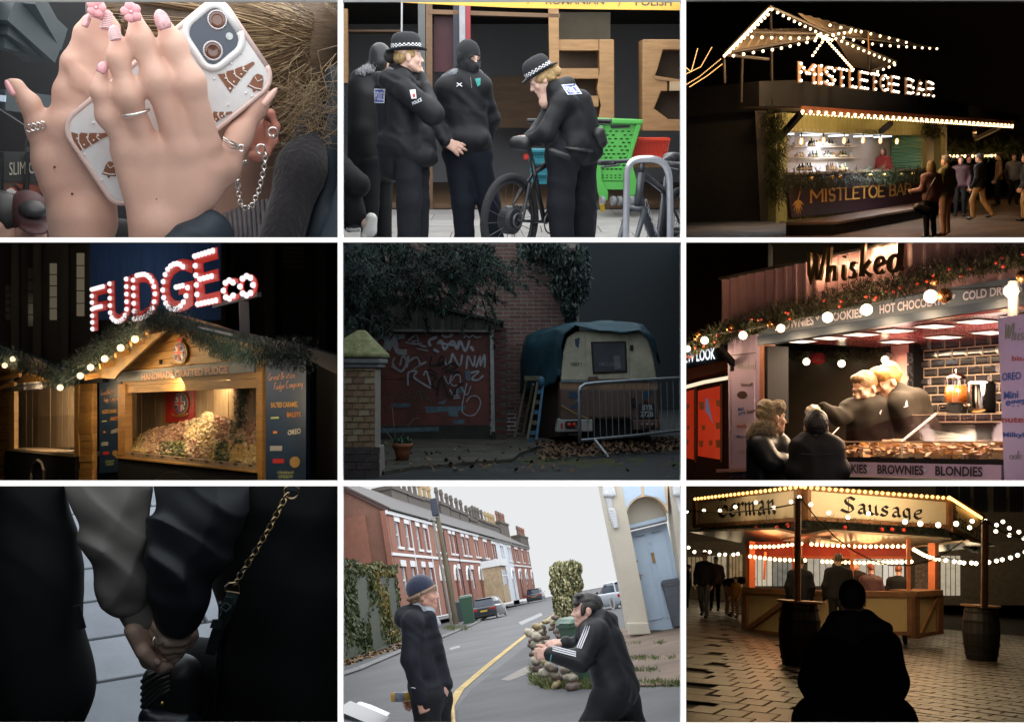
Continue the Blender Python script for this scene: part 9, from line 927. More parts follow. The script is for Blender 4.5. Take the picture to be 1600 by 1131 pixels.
 def binF(x,y,s=1.,rz=0):b=G(x,y);b.z+=.05;return Matrix.Translation(b)@Matrix.Rotation(rz,4,'Z')@Matrix.Scale(s,4)
 greyb=mat('bin_charcoal',(.05,.056,.07),.5,var=.15);grn=mat('bin_green',(.03,.085,.05),.5,var=.15);grl=mat('bin_lid_green',(.04,.1,.065),.5,var=.1);wheelbin('wheelie_bin','black wheeled bin in front of the blue door',binF(1031,988),1.42,.62,greyb,greyb,'wheeled bins');wheelbin('wheelie_bin','grey wheeled bin cut off at the right edge, beside the black bin',binF(1066,984),1.22,.55,mat('bin_grey',(.09,.1,.12),.5),greyb,'wheeled bins');wheelbin('wheelie_bin','big green wheeled bin behind the man with striped sleeves',binF(931,1072,1.,.25),1.,.64,grn,grl,'wheeled bins');wheelbin('wheelie_bin','green wheeled bin behind the rear of the black hatchback',binF(734,975),2.4,1.1,grn,grl,'wheeled bins');wheelbin('wheelie_bin','black wheeled bin between the pole and a green bin',binF(722,972),2.2,1.,greyb,greyb,'wheeled bins');wheelbin('wheelie_bin','green wheeled bin on the pavement between two parked cars',binF(808,944.5),2.7,1.5,grn,grl,'wheeled bins');yp=mat('plate_yellow',(.55,.36,.03),var=0)
 def carF(x,y,rz):return Matrix.Translation(G(x,y))@Matrix.Rotation(rz,4,'Z')
 hd_=math.atan2(-d.x,d.y);car('black hatchback parked nearest, with yellow number plate',carF(768,966,hd_-.02)@Matrix.Scale(1.15,4),6.5,1.95,1.72,mat('car_black',(.02,.025,.035),.25,var=0,coat=.6),yp,'cars parked along the left kerb');car('dark grey hatchback parked second, past the green bin',carF(839,940,hd_)@Matrix.Scale(1.6,4),6,1.95,1.65,mat('car_slate',(.05,.065,.085),.25,var=0,coat=.6),mat('plate_orange',(.5,.22,.02),var=0),'cars parked along the left kerb');car('grey car parked furthest up the road beside the bush',carF(862,929,hd_)@Matrix.Scale(1.8,4),6,1.9,1.5,mat('car_grey',(.12,.14,.16),.25,var=0,coat=.6),yp,'cars parked along the left kerb');car('pale car half hidden beside the cream house',Matrix.Translation(G(968,950))@Matrix.Rotation(.3,4,'Z'),4,1.7,1.4,mat('car_pale',(.4,.44,.5),.25,var=0),yp);t=thing('parked_car','white car cut off at the bottom left corner','car');cp=yplane(7.);obj('roof',fixn(MB().slab([(525,1117),(548,1124),(585,1140),(525,1140)],cp,-1,0)),mat('car_white',(.7,.72,.75),.3,var=0),t,bevel=.03);obj('window_trim',fixn(MB().slab([(525,1108),(552,1119),(592,1136),(586,1140),(546,1123),(525,1116.5)],cp,-.6,.02)),mat('car_trim',(.02,.025,.03),.3),t);t=thing('low_wall','broken low stone wall curving round the grassy corner','wall');stm2=[mat('wall_stone_%d'%k,c,var=.4,sc=3,bump=.6,bs=8)for k,c in enum_(((.32,.25,.13),(.2,.16,.12),(.14,.1,.085),(.38,.34,.26)))];path=[(872,990),(858,1000),(847,1013),(842,1030),(845,1046),(858,1056),(875,1062),(893,1066)]
 for k,(x,y)in enum_(path):
  for h in range(6 if k<5 else 3):b=G(x+runi(-3,3),y+18);b.z+=.1+.13*h;obj('stone',MB().sph(b+V((runi(-.05,.05),0,0)),(runi(.1,.16),.14,runi(.065,.1)),1,Matrix.Rotation(runi(-.8,.8),3,'Y')@Matrix.Rotation(runi(-3,3),3,'Z')),stm2[2 if k<4 and rand_()<.6 else random.randrange(4)],t,bevel=.02)
 gr=MB();gm=[mat('grass_green',(.07,.11,.02),var=.4,sc=4),mat('grass_olive',(.12,.12,.035),var=.4,sc=4)]
 def tuft(x,y,n,h=.12):
  for _ in range(n):b=G(x+gau(0,4),y+gau(0,1.6));b.z+=.05;e=V((gau(0,.5),gau(0,.5),1))*h*runi(.5,1.3);k0=len(gr.v);gr.v+=[b-V((.012,0,0)),b+V((.012,0,0)),b+e];gr.f.append((k0,k0+1,k0+2));gr.mi.append(random.randrange(2))
 for x,y in((840,1052),(846,1062),(858,1070),(872,1074),(888,1078),(842,1072),(856,1078),(838,1064),(905,1078),(920,1078)):tuft(x,y,260)
 for k in range(26):tuft(runi(975,1064),pick((1076,1074,1055,1035,1010)),40,.07)
 for k in range(12):tuft(runi(690,735),985-rand_()*3,40,.3)
 obj('grass',gr,gm,kind='stuff');lit=[mat('litter_white',(.6,.6,.58),var=.2,sc=8),mat('litter_blue',(.22,.3,.4),var=.3,sc=8),mat('litter_orange',(.5,.16,.06),var=.3,sc=8),mat('litter_tan',(.45,.3,.14),var=.3,sc=8)];items=[(970,994,2,8,'crumpled orange wrapper on the bare earth by the pilaster'),(984,1009,1,10,'clear blue plastic bag lying on the bare earth'),(1004,1006,1,8,'flattened blue bottle beside the plastic bag'),(1033,1001,0,8,'white paper scrap near the wheeled bins'),(1027,1011,0,10,'crumpled white packaging on the dirt'),(997,1020,0,5,'white carton lid in the middle of the dirt'),(1011,1019,0,5,'small white tissue in the dirt'),(990,1035,3,5,'yellow potato in the dirt, left of a pair'),(997,1033,3,5,'yellow potato in the dirt, right of a pair'),(979,1030,0,6,'white crumpled cup near the man back'),(1038,1028,3,4,'small round yellow fruit far right on the dirt'),(1045,1055,0,9,'flat pale cardboard strip on the dirt edge'),(895,1046,0,9,'torn white paper beside the green bin'),(888,1053,3,6,'beige scrap against the low wall'),(1018,1037,3,4,'brown nut-like scrap in the dirt centre')];Y=8.4;J=lambda x,y,dy=.0:at(x,y,Y+dy);m_=pxm(Y);t=thing('person','man in navy woolly hat and black jacket facing right, bottle held behind him','person');hc=J(662,928);R=rotm(-90,-3,6);sn,sf=(J(644,972,-.2),J(655,968,.2));en,ef=(J(640,1030,-.24),J(648,1035,.25));wn,wf=(J(657,1092,-.2),J(650,1085,.24));hn,hf=(J(668,1085,-.1),J(672,1085,.1));skin2=mat('skin_ruddy',(.5,.27,.2),.5,var=.15,sc=25,sss=.1)
 body('body',head_prims(hc,R,1.)+hand_prims(wn,V((.25,0,-1)),V((0,-1,0)),-1,1.,38)+[c_(wn,.03,en,.04)]+hand_prims(wf,V((-.6,.1,-.5)),V((0,1,0)),1,1.,60),.0055,skin2,t,k=.014);face_bits(t,hc,R,1.,mat('brow_brown'));jp=torso(sn,sf,hn,hf,.075,.115)+limb(sn,en,wn,.075,.062,.05)+limb(sf,ef,wf,.07,.06,.05)+[c_(J(632,962,-.02),.075,J(652,955,0),.07),c_(J(630,968,.08),.06,J(630,968,-.08),.06),c_(J(672,1000),.09,J(694,1066),.06),c_(J(672,962,-.08),.045,J(686,1020,-.06),.04),c_(J(660,1070),.11,J(697,1068),.045)];body('jacket',jp,.011,NAVYC,t,k=.04,wr=.006,ws=24);obj('cuff_logo',MB().tube(drape([(642,1074),(645,1073.5),(649,1075)],jp,.04),.0035,4),mat('logo_grey',(.45,.45,.47)),t);body('scarf',[c_(J(652,948),.06,J(670,955),.05),c_(J(668,955,-.04),.035,J(683,975,-.02),.03),c_(J(668,955,.05),.035,J(682,972,.05),.03)],.009,mat('scarf_grey',(.3,.33,.38),var=.3,sc=40),t,k=.02,wr=.003,ws=50);P_=lambda x,y,z:hc+R@V((x,y,z));hatm=mat('wool_navy',(.012,.018,.05),.9,var=.3,sc=60,bump=.6,bs=90,sheen=.3);hp_=[e_(P_(0,-.02,.05),V((.092,.11,.1)),R),cut(e_(P_(0,.02,-.075),V((.2,.25,.09)),R@Matrix.Rotation(math.radians(14),3,'X')))];body('woolly_hat',hp_,.007,hatm,t,k=.02);rb=[P_(.085*cos(a),-.016+.103*sin(a),.012+.036*sin(a))for a in[2*pi*q/28 for q in range(29)]];obj('hat_brim',MB().tube(rb,.016,6),mat('wool_tan',(.24,.16,.11),.9,var=.2,sc=60),t,smooth=1);body('hair',[e_(P_(-.0,-.07,-.03),V((.068,.05,.04)),R)],.008,mat('hair_sandy',(.2,.12,.06)),t);tp=legs(J(667,1090,-.1),J(668,1160,-.12),J(668,1230,-.12),J(682,1090,.08),J(688,1160,.1),J(690,1230,.1),(.105,.09,.06))
 body('trousers',tp,.012,BLACKC,t,k=.05,wr=.006,ws=14);body('waist',[c_(J(668,1076),.125,J(676,1077),.12)],.012,mat('skin'),t);obj('wristband',MB().ring(J(659,1092,-.2),V((.25,0,-1)),.036,.009,14),mat('band_blue',(.05,.07,.4)),t);obj('drawstring',MB().tube([J(690,1078,-.05),J(695,1084,-.1),J(699,1092,-.08),J(697,1096,-.08)],.006,5),BLK,t);bt=thing('bottle','clear glass bottle of amber drink held out behind the man','bottle');b0,b1=(J(610,1088.5,.12),J(650,1088,.16));ax=(b1-b0).normalized();L=(b1-b0).length;obj('glass',MB().lathe([(.03,0),(.036,.006),(.036,L*.62),(.03,L*.75),(.016,L*.9),(.016,L)],b0,ax,18),mat('amber_glass',(.62,.36,.06),.08,var=.3,sc=8,coat=.5),bt,smooth=1);obj('label',MB().lathe([(.0368,L*.16),(.0368,L*.52)],b0,ax,18,cap=False),mat('bottle_label',(.07,.08,.14),.5,var=.4,sc=30,col2=(.3,.34,.4)),bt,smooth=1);Y=8.2;J=lambda x,y,dy=.0:at(x,y,Y+dy);t=thing('person','man in black jacket with three white sleeve stripes, leaning left with hands raised','person');hc=J(917,953);R=rotm(90,10,0);sn,sf=(J(932,988,-.19),J(920,985,.2));en,ef=(J(906,1033,-.26),J(902,1016,.25));wn,wf=(J(860,1022,-.24),J(884,1003,.22));hn,hf=(J(958,1078,-.12),J(962,1080,.12));body('body',head_prims(hc,R,1.)+hand_prims(wn,V((-1,0,.25)),V((0,-1,.2)),1,1.,75)+hand_prims(wf,V((-1,0,.12)),V((.1,-.5,1)),1,1.05,22,spread=.2),.0055,mat('skin_pale',(.55,.33,.26),.5,var=.15,sc=25,sss=.1),t,k=.013);face_bits(t,hc,R,1.,mat('brow_black'));arm=limb(sn,en,wn,.088,.075,.052);jp=torso(sn,sf,hn,hf,.09,.135)+arm+limb(sf,ef,wf,.08,.07,.05)+[c_(J(938,968,-.03),.085,J(950,972,.06),.08),c_(J(925,975,.0),.07,J(935,985),.09),c_(J(950,1000),.12,J(972,1075),.13)]
 body('jacket',jp,.011,mat('black_shell',(.007,.008,.011),.55,var=.3,sc=8,spec=.3,fold=.6),t,k=.04,wr=.007,ws=22);wst=mat('stripe_white',(.75,.76,.8),var=0);st=MB()
 for k in range(3):o=k*3.3;pp=drape([(916+o*.9-q*1.8,976+o*.25+q*4.4)for q in range(9)],arm+[c_(sn,.092,sf,.09)],.03,.006);st.ribbon(pp,.008,V((0,-1,0)));pp=drape([(900-q*4.6+o*.0,1018-q*1.2+o*1.)for q in range(9)],arm,.03,.006);st.ribbon(pp,.008,V((0,-1,.2)))
 obj('sleeve_stripes',st,wst,t);hairm=mat('hair_black',(.018,.014,.013),.45,var=.4,sc=40,bump=.6,bs=90);P_=lambda x,y,z:hc+R@V((x,y,z));body('hair',hair_prims(hc,R,.98,'short')+[e_(P_(0,.08,.066),V((.05,.022,.026)),R),e_(P_(-.04,.08,.05),V((.03,.02,.03)),R),e_(P_(-.07,.035,-.0),V((.02,.02,.045)),R)],.006,hairm,t,k=.012,wr=.006,ws=45);tp=legs(J(952,1092,-.12),J(925,1140,-.14),J(905,1220,-.14),J(972,1095,.12),J(990,1140,.14),J(1012,1200,.14),(.125,.1,.06));body('trousers',tp,.012,BLACKC,t,k=.05,wr=.006,ws=12);obj('cuff',MB().ring(mid(wn,en,.05),wn-en,.05,.006,14),mat('cuff_teal',(.05,.3,.32)),t)
panel8();BLG={'G':[[(.75,.85),(.5,1.),(.2,.85),(.05,.5),(.2,.12),(.55,0),(.8,.15),(.8,.5),(.5,.55)],[(.38,.95),(.36,.1)]],'e':[[(.45,.62),(.12,.5),(.08,.15),(.3,0),(.52,.1)],[(.45,.62),(.5,.42),(.15,.3)]],'r':[[(.02,.58),(.12,.62),(.14,.1),(.24,.02)],[(.14,.5),(.36,.64),(.46,.54)]],'m':[[(.0,.56),(.1,.62),(.12,.1),(.2,.02)],[(.12,.5),(.34,.63),(.38,.1),(.46,.02)],[(.38,.5),(.6,.63),(.64,.1),(.74,.02)]],'a':[[(.1,.52),(.32,.64),(.42,.5),(.42,.12),(.54,.02)],[(.42,.38),(.15,.28),(.1,.1),(.25,0),(.42,.12)]],'n':[[(.0,.56),(.1,.62),(.12,.1),(.2,.02)],[(.12,.5),(.36,.63),(.42,.1),(.54,.02)]],'S':[[(.78,.86),(.5,1.),(.22,.82),(.3,.6),(.65,.42),(.7,.15),(.4,0),(.02,.16)],[(.45,.98),(.42,.12)]],'u':[[(.02,.6),(.1,.55),(.1,.14),(.26,0),(.44,.14)],[(.42,.62),(.44,.1),(.56,.02)]],'s':[[(.48,.54),(.3,.64),(.12,.5),(.2,.36),(.44,.26),(.42,.06),(.22,0),(.04,.1)]],'g':[[(.42,.5),(.28,.63),(.08,.48),(.1,.14),(.28,.04),(.42,.14)],[(.4,.62),(.44,-.1),(.28,-.3),(.02,-.16)]],'B':[[(.08,.9),(.14,.95),(.14,.05)],[(.05,.85),(.4,1),(.6,.8),(.2,.52),(.62,.36),(.5,.04),(.05,.04)]],'t':[[(.2,.85),(.18,.12),(.34,0)],[(.02,.6),(.4,.62)]],'w':[[(.02,.6),(.1,.1),(.3,.02),(.36,.6)],[(.34,.1),(.56,.02),(.62,.62)]]}
def blackletter(txt,pl,tl,tr,bl,nw=.25):
 W={'G':.92,'S':.88,'m':.86,'B':.8,'r':.5,'t':.46,'w':.74};tot=sum((W.get(c,.64)for c in txt));a,b,c=[hit(*q,pl)for q in(tl,tr,bl)];e=(b-a)/tot;g=c-a;x=0;mb=MB();k=0;e2=e.normalized()*g.length;nv=(e2*.8-g*.62)*nw
 for ch in txt:
  for st in BLG[ch]:sm=along([V((p[0],p[1],0))for p in st],n=max(4,len(st)*2));k+=1;nib(mb,[a+e*(x+p.x)+g*(1-p.y)for p in sm],nv if len(st)>2 or abs(st[0][0]-st[1][0])>.1 else nv*.35,pl[1],0,.046+.0006*(k%6))
  x+=W.get(ch,.64)
 return mb
def panel9():
 use(P9);GZ=-1.6;G=lambda x,y:gz(x,y,GZ);dk=mat('night_black');cream=mat('board_cream',(.62,.55,.4),.5,var=.06);timb=mat('kiosk_timber',(.2,.09,.035),.6,var=.4,sc=4,bump=.3,bs=14);panelc=mat('counter_cream',(.52,.4,.2),.6,var=.08,sc=2);ink=mat('blackletter_ink',(.006,.008,.012),.7,var=0,spec=.2);org=mat('post_orange2',(.55,.16,.05),.5,var=.2);metal=mat('canopy_metal',(.35,.3,.22),.3,metal=.4,var=.2);obj('ground',MB().add([V((-14,7,GZ-.03)),V((14,7,GZ-.03)),V((22,60,GZ-.03)),V((-22,60,GZ-.03))],[(0,1,2,3)]),mat('joint_dark',(.02,.017,.013),.9),kind='structure');pv=thing('pavement','square paving of large slabs and small brick pavers','pavement');pv['kind']='structure';sm=[mat('plaza_slab_%d'%k,c,.5,var=.3,sc=3,bump=.15,bs=20)for k,c in enum_(((.07,.06,.047),(.06,.05,.04),(.08,.068,.052)))];pm=[mat('paver_%d'%k,c,.45,var=.35,sc=6,bump=.2,bs=25)for k,c in enum_(((.055,.042,.03),(.045,.035,.025),(.065,.05,.035)))]
 def meshes(w,l,ms):
  out=[]
  for m in ms:mb=MB().box((0,0,0),(w-.025,l-.025,.05));me=bpy.data.meshes.new('paver');me.from_pydata(mb.v,[],mb.f);me.materials.append(m);out.append(me)
  return out
 def region(w,l,ang,ms,keep,limit,nm):
  M=meshes(w,l,ms);R=Matrix.Rotation(ang,3,'Z');items=[]
  for j in range(-60,160):
   for i in range(-90,90):
    p=R@V((i*w+(w/2 if j%2 else 0),j*l,0))
    if not 9.5<p.y<44:continue
    px=PCX and 1335+p.x/p.y*1715
    if abs(px-1335)>285 or not keep(p,px):continue
    items.append(p)
  items.sort(key=lambda p:p.y);rest=MB()
  for q,p in enum_(items):
   P=V((p.x,p.y,GZ-.022+runi(-.004,.004)))
   if q<limit:o=bpy.data.objects.new(nm,pick(M));COL.objects.link(o);o.parent=pv;o.location=P;o.rotation_euler=(0,0,ang)
   elif p.y<34:rest.m=random.randrange(len(ms));rest.box(P,(w-.025,l-.025,.05),R)
  if rest.v:obj(nm+'_field',rest,ms,pv,kind='stuff')
 edge=lambda p:-1.43-.0856*(p.y-11.15);region(.95,.62,-.12,sm,lambda p,px:p.x<edge(p),200,'slab');region(.42,.2,math.radians(-24),pm,lambda p,px:p.x>=edge(p)+1.1,260,'brick_paver');region(.3,.55,-.12,pm,lambda p,px:edge(p)<=p.x<edge(p)+1.1,60,'border_paver');bg=thing('shop_building','row of lit shops under dark upper storeys behind the kiosk','building');bp=yplane(46);S=lambda par,nm,pts,m,a=0,b=.1,q=bp,**k:obj(nm,fixn(MB().slab(pts,q,a,b)),m,par,**k);S(bg,'upper_wall',[(1060,750),(1612,750),(1612,846),(1060,846)],mat('upper_stone',(.1,.085,.065),.9,var=.3),-1,0);S(bg,'lower_wall',[(1060,846),(1612,846),(1612,945),(1060,945)],mat('lower_stone',(.14,.115,.085),.8,var=.3),-1,-.02)
 for x0,x1 in((1462,1478),(1480,1497),(1500,1516),(1521,1542),(1552,1572),(1577,1598)):w=S(bg,'window',[(x0,755),(x1,755),(x1,800),(x0,800)],mat('dark_pane2',(.02,.02,.025),.15,var=0),.02,.05);mb=MB();[mb.slab([(x0+k*(x1-x0)/4,778),(x0+k*(x1-x0)/4+1,778),(x0+k*(x1-x0)/4+1,800),(x0+k*(x1-x0)/4,800)],bp,.3,.35)for k in range(5)];obj('balcony_bars',fixn(mb),dk,w)
 for x0,x1,y0,y1,c,e in((1075,1100,870,915,(.8,.65,.4),.12),(1104,1135,868,915,(.9,.8,.6),.16),(1140,1160,866,918,(.8,.6,.35),.1),(1176,1206,872,915,(1,.9,.7),.42),(1208,1238,872,915,(.55,.6,.6),.14),(1262,1300,870,915,(1,.92,.75),.3),(1330,1378,872,915,(1,.92,.75),.36),(1380,1412,872,915,(1,.92,.8),.55),(1432,1464,880,916,(.8,.8,.75),.16),(1470,1500,868,930,(1,.9,.68),.3)):
  w=S(bg,'shop_window',[(x0,y0),(x1,y0),(x1,y1),(x0,y1)],mat('lit_shop_%d'%x0,c,.3,var=.6,sc=2.5,emit=e,ecol=c),.02,.06);mb=MB()
  for k in range(1,4):x=x0+(x1-x0)*k/4;mb.slab([(x-.5,y0),(x+.5,y0),(x+.5,y1),(x-.5,y1)],bp,.07,.12)
  obj('glazing_bar',fixn(mb),timb if k%2 else dk,w)
 for _ in range(70):x,y=(pick((runi(1106,1134),runi(1210,1236),runi(1434,1462))),runi(876,912))
 mb=MB()
 for _ in range(130):x=pick((runi(1106,1134),runi(1210,1236),runi(1434,1462),runi(1265,1298)));y=876+6*random.randrange(7);mb.slab([(x,y),(x+runi(1,2.5),y),(x+2,y+runi(2,4)),(x,y+3)],bp,.13,.2)
 for x,y,e in((1110,850,40),(1200,860,30),(1390,860,40),(1490,855,30),(1560,830,25)):lamp('POINT',at(x,y,43),e,(1,.75,.45),.4)
 B=[at(1088,800,31.5),at(1255.5,790,24.6),at(1480.5,790,27.6),at(1532.5,800,31.)];C=[at(1163,950,27.),at(1243,950,24.6),at(1425,950,24.6),at(1467,950,26.4)];bpl=[vplane(B[i],B[i+1])for i in range(3)];cpl=[vplane(C[i],C[i+1])for i in range(3)];ks=thing('sausage_kiosk','octagonal timber sausage kiosk with cream sign boards and counter','kiosk');boards=(([(1093,784.5),(1247.5,766),(1247.5,808),(1094,818.5)],0),([(1262,766.5),(1476,784),(1476,819),(1262,806)],1),([(1486,785),(1530,811),(1530,846),(1486,824)],2))
 for q,i in boards:
  pl=bpl[i];(x0,y0),(x1,y1),(x2,y2),(x3,y3)=q;S(ks,'sign_board',q,cream,-.05,.04,pl)
  for a,b,w in(((x0-3,y0-4),(x1+3,y1-4),7),((x0-3,y3+3.5),(x1+3,y2+3.5),6)):S(ks,'frame_rail',[(a[0],a[1]-w/2),(b[0],b[1]-w/2),(b[0],b[1]+w/2),(a[0],a[1]+w/2)],timb,-.1,.1,pl)
  for x,ya,yb in((x0-2.5,y0,y3),(x1+2.5,y1,y2)):S(ks,'frame_stile',[(x-2.5,ya-3),(x+2.5,ya-3),(x+2.5,yb+5),(x-2.5,yb+5)],timb,-.09,.11,pl)
  S(ks,'under_valance',[(x0-2,y3+7),(x1+2,y2+7),(x1+2,y2+18),(x0-2,y3+14)],mat('valance_dark',(.015,.022,.018),.7,var=.4,sc=4),-.2,-.02,pl)
 obj('lettering',blackletter('German',bpl[0],(1123,778.5),(1217,768),(1123,808)),ink,ks);obj('lettering',blackletter('Sausage',bpl[1],(1311,775),(1441,788),(1311,799.5)),ink,ks);obj('lettering',blackletter('Bratwurst',bpl[2],(1488,797),(1529,822),(1488,818)),ink,ks);ctr=(B[0]+B[1]+B[2]+B[3])/4;top=[V((b.x,b.y,hit(PX,PY,pl).z))for b,PX,PY,pl in((B[0],1090,780,bpl[0]),(B[1],1255,762,bpl[1]),(B[2],1480,780,bpl[1]),(B[3],1532,808,bpl[2]))];backp=[V((B[3].x-.5,37,top[1].z)),V((B[0].x+.5,37,top[1].z))];zr=top[1].z-.15;ring_=[V((p.x,p.y,zr))for p in top+backp];obj('roof',fixn(MB().prism(ring_,(0,0,-.12))),mat('roof_under',(.1,.07,.04),.7),ks)
 for q,y in(([(1107,812.5),(1160,806),(1243,806),(1240,818),(1205,819)],0),([(1282,808),(1310,802),(1450,816),(1440,820),(1290,815)],1),([(1458,818),(1490,822),(1534,846),(1505,848)],2)):pass
 for i,(a,b,w)in enum_(((0,1,1.),(1,2,1.),(2,3,1.))):z=hit(1262,829,bpl[1]).z;p,q2=(V((B[a].x,B[a].y,z)),V((B[b].x,B[b].y,z)));nn=bpl[i][1];m_=(mid(p,q2,.08),mid(p,q2,.92));obj('canopy_flap',fixn(MB().prism([m_[0]+nn*.4,m_[1]+nn*.4,m_[1]-nn*1.1+V((0,0,-.22)),m_[0]-nn*1.1+V((0,0,-.22))],(0,0,.05))),metal,ks)
 for i,(x0,x1,yt0,yt1,yb0,yb1,diag)in enum_(((1166,1242,921,925,987,996,1),(1247,1421,926,928,992,992,0),(1429,1466,927,925,997,990,1))):
  pl=cpl[i];S(ks,'counter_panel',[(x0,yt0),(x1,yt1),(x1,yb1),(x0,yb0)],panelc,-.1,0,pl);S(ks,'counter_top',[(x0-2,yt0-4),(x1+2,yt1-4),(x1+2,yt1+5),(x0-2,yt0+5)],timb,-.5,.08,pl);S(ks,'foot_rail',[(x0,yb0-6),(x1,yb1-6),(x1,yb1),(x0,yb0)],timb,-.1,.05,pl)
  for x,ya,yb in((x0,yt0,yb0),(x1,yt1,yb1)):S(ks,'counter_post',[(x-4,ya+4),(x+4,ya+4),(x+4,yb),(x-4,yb)],timb,-.1,.06,pl)
  if diag:obj('brace',MB().bar(hit(x0+6,yb0-5,pl)+pl[1]*.04,hit(x1-4,yt1+9,pl)+pl[1]*.04,.12,.06,up=pl[1]),timb,ks)
 for x,y0,y1,i,o in((1168,845,922,0,-.25),(1241,850,925,0,-1.2),(1331,850,925,1,-1.6),(1420,840,925,1,-.3),(1464,848,925,2,-.2)):pl=cpl[i];S(ks,'post',[(x-3,y0),(x+3,y0),(x+3,y1),(x-3,y1)],org,-.15,0,(pl[0]+pl[1]*o,pl[1]))
 S(ks,'red_panel',[(1170,846),(1420,844),(1420,870),(1170,868)],mat('red_soffit',(.5,.05,.02),.5,var=.4,sc=2),-.1,0,yplane(28.5));S(ks,'beam',[(1165,868),(1425,869),(1425,873),(1165,872)],org,-.05,.1,yplane(28.4));S(ks,'menu_shelf',[(1430,880),(1464,880),(1464,920),(1430,920)],mat('shelf_grid',(.2,.2,.2),var=.7,sc=14),-.1,0,yplane(29));obj('brace',MB().bar(at(1326,856,26.5),at(1336,868,26.5),.1).bar(at(1196,862,27),at(1194,905,27),.05),org,ks);t=thing('garland','dark garland with red and gold baubles under the sign boards','garland');gf=mat('garland_dark2',(.02,.03,.02),.7,var=.5,sc=10)
 for i,pts in((0,((1095,826),(1248,815))),(1,((1262,814),(1476,827))),(2,((1486,832),(1530,853)))):obj('foliage',needles([hit(*p,(bpl[i][0]+bpl[i][1]*.05,bpl[i][1]))for p in pts],.11,900,.12,.008,.3),gf,t)
 orb(t,[hit(x,y,(bpl[1][0]+bpl[1][1]*.2,bpl[1][1]))for x,y in((1320,824),(1378,827),(1394,827),(1412,828))]+[hit(x,y,(bpl[0][0]+bpl[0][1]*.2,bpl[0][1]))for x,y in((1103,829),(1156,828),(1182,825),(1214,824),(1231,820))],.05,mat('bauble_red',(.5,.03,.02),.3,var=0),'bauble',2);ob=glow('orange_bulb',(1,.5,.12),5,True);wb=glow('festoon_bulb',(1,.84,.58),6,True)
 def edge_string(lb,i,a,b,o=.12):return string_lights(lb,[[hit(*a,(bpl[i][0]+bpl[i][1]*o,bpl[i][1])),hit(*b,(bpl[i][0]+bpl[i][1]*o,bpl[i][1]))]],None,.042,ob,n=26)
 edge_string('orange bulbs along the top of the left sign board',0,(1086,777),(1252,757));edge_string('orange bulbs along the top of the centre sign board',1,(1258,758),(1482,775));edge_string('orange bulbs along the top of the right sign board',2,(1483,774),(1533,806))
 for i,L in((0,((1120,768),(1170,762),(1220,757))),(1,((1290,756),(1340,760),(1390,764),(1440,768))),(2,((1500,780),(1520,792)))):
  for x,y in L:lamp('POINT',hit(x,y+6,(bpl[i][0]+bpl[i][1]*.9,bpl[i][1])),26,(1,.7,.38),.2)
 F1=[(1073,802),(1100,801),(1125,801),(1149,795),(1181,788),(1209,796),(1236,787),(1249,780),(1267,791),(1295,804),(1325,811),(1357,805),(1414,818),(1438,821),(1466,823),(1494,821),(1519,817),(1515,827),(1540,817),(1557,823),(1556,833),(1567,818),(1577,828),(1577,839),(1592,834),(1600,844)];Yf=lambda x:19 if 1240<x<1546 else 21;t=thing('string_lights','festoon of large white bulbs strung in front of the sign boards','string lights');mb=MB();pts=[at(x,y-5,Yf(x))for x,y in F1];mb.tube(sag(at(1060,795,21),at(1247,786,18.6),.1)+sag(at(1249,776,18.6),at(1540,812,18.8),.9)+sag(at(1540,812,18.8),at(1610,838,21),.1),.012,4);obj('wire',mb,BLK,t);orb(t,[p-V((0,0,.02))for p in pts],[.042 if 1410<x<1500 else .034 for x,y in F1],wb,n=2)
 for x in(1110,1209,1295,1357,1440,1494,1567):p=at(x,812,Yf(x)+1.2);lamp('POINT',p,26,(1,.76,.45),.1)
 for lb,L,Y in(('low festoon of white bulbs at the left behind the kiosk',[(1076,855),(1085,862),(1101,862),(1109,862),(1124,866),(1133,866),(1146,866),(1153,865)],38),('low festoon of white bulbs to the right of the kiosk',[(1452,870),(1466,874),(1478,875),(1491,877),(1500,878),(1506,879),(1518,879),(1525,880),(1545,878),(1557,876),(1566,874),(1579,871),(1590,867),(1602,862)],33)):
  t=thing('string_lights',lb,'string lights');P_=[at(x,y,Y)for x,y in L];obj('wire',MB().tube([p+V((0,0,.06))for p in P_],.015,4),BLK,t);orb(t,P_,.062,wb,n=1)
  for k in(1,len(L)//2,len(L)-2):lamp('POINT',P_[k]-V((0,.3,.2)),14,(1,.76,.45),.2)
 for lb,L,Y,n_ in(('upper row of orange bulbs inside the kiosk, left side',((1174,851),(1252,846)),26.5,12),('lower row of bulbs inside the kiosk, left side',((1172,866),(1258,872)),26.5,12),('upper row of orange bulbs inside the kiosk, centre',((1268,847),(1412,850)),26.5,18),('lower row of white bulbs inside the kiosk, centre',((1285,874),(1424,874)),27,20),('row of bulbs inside the kiosk, right side',((1428,855),(1462,870)),26.5,9)):string_lights(lb,[[at(*L[0],Y),at((L[0][0]+L[1][0])/2,(L[0][1]+L[1][1])/2+2,Y),at(*L[1],Y)]],None,.045,WARM,n=n_)
 lamp('POINT',at(1246,850,25.2),22,(1,.2,.08),.15);lamp('POINT',at(1395,852,25.2),30,(1,.55,.3),.15);lamp('POINT',at(1449,866,25.2),30,(1,.7,.4),.15)
 for x in(1200,1300,1360):lamp('POINT',at(x,858,26.8),22,(1,.3,.1),.3)
 for x,y,Y,e in((1200,940,22,14),(1340,950,21,14),(1446,950,22,12),(1520,860,16,16),(1110,850,20,22),(1150,900,15,10)):lamp('POINT',at(x,y-60,Y),e,(1,.62,.26),.5)
 lamp('POINT',at(1405,905,20),5,(1,.18,.04),.4);lamp('POINT',at(1215,880,21),4,(1,.25,.05),.4)
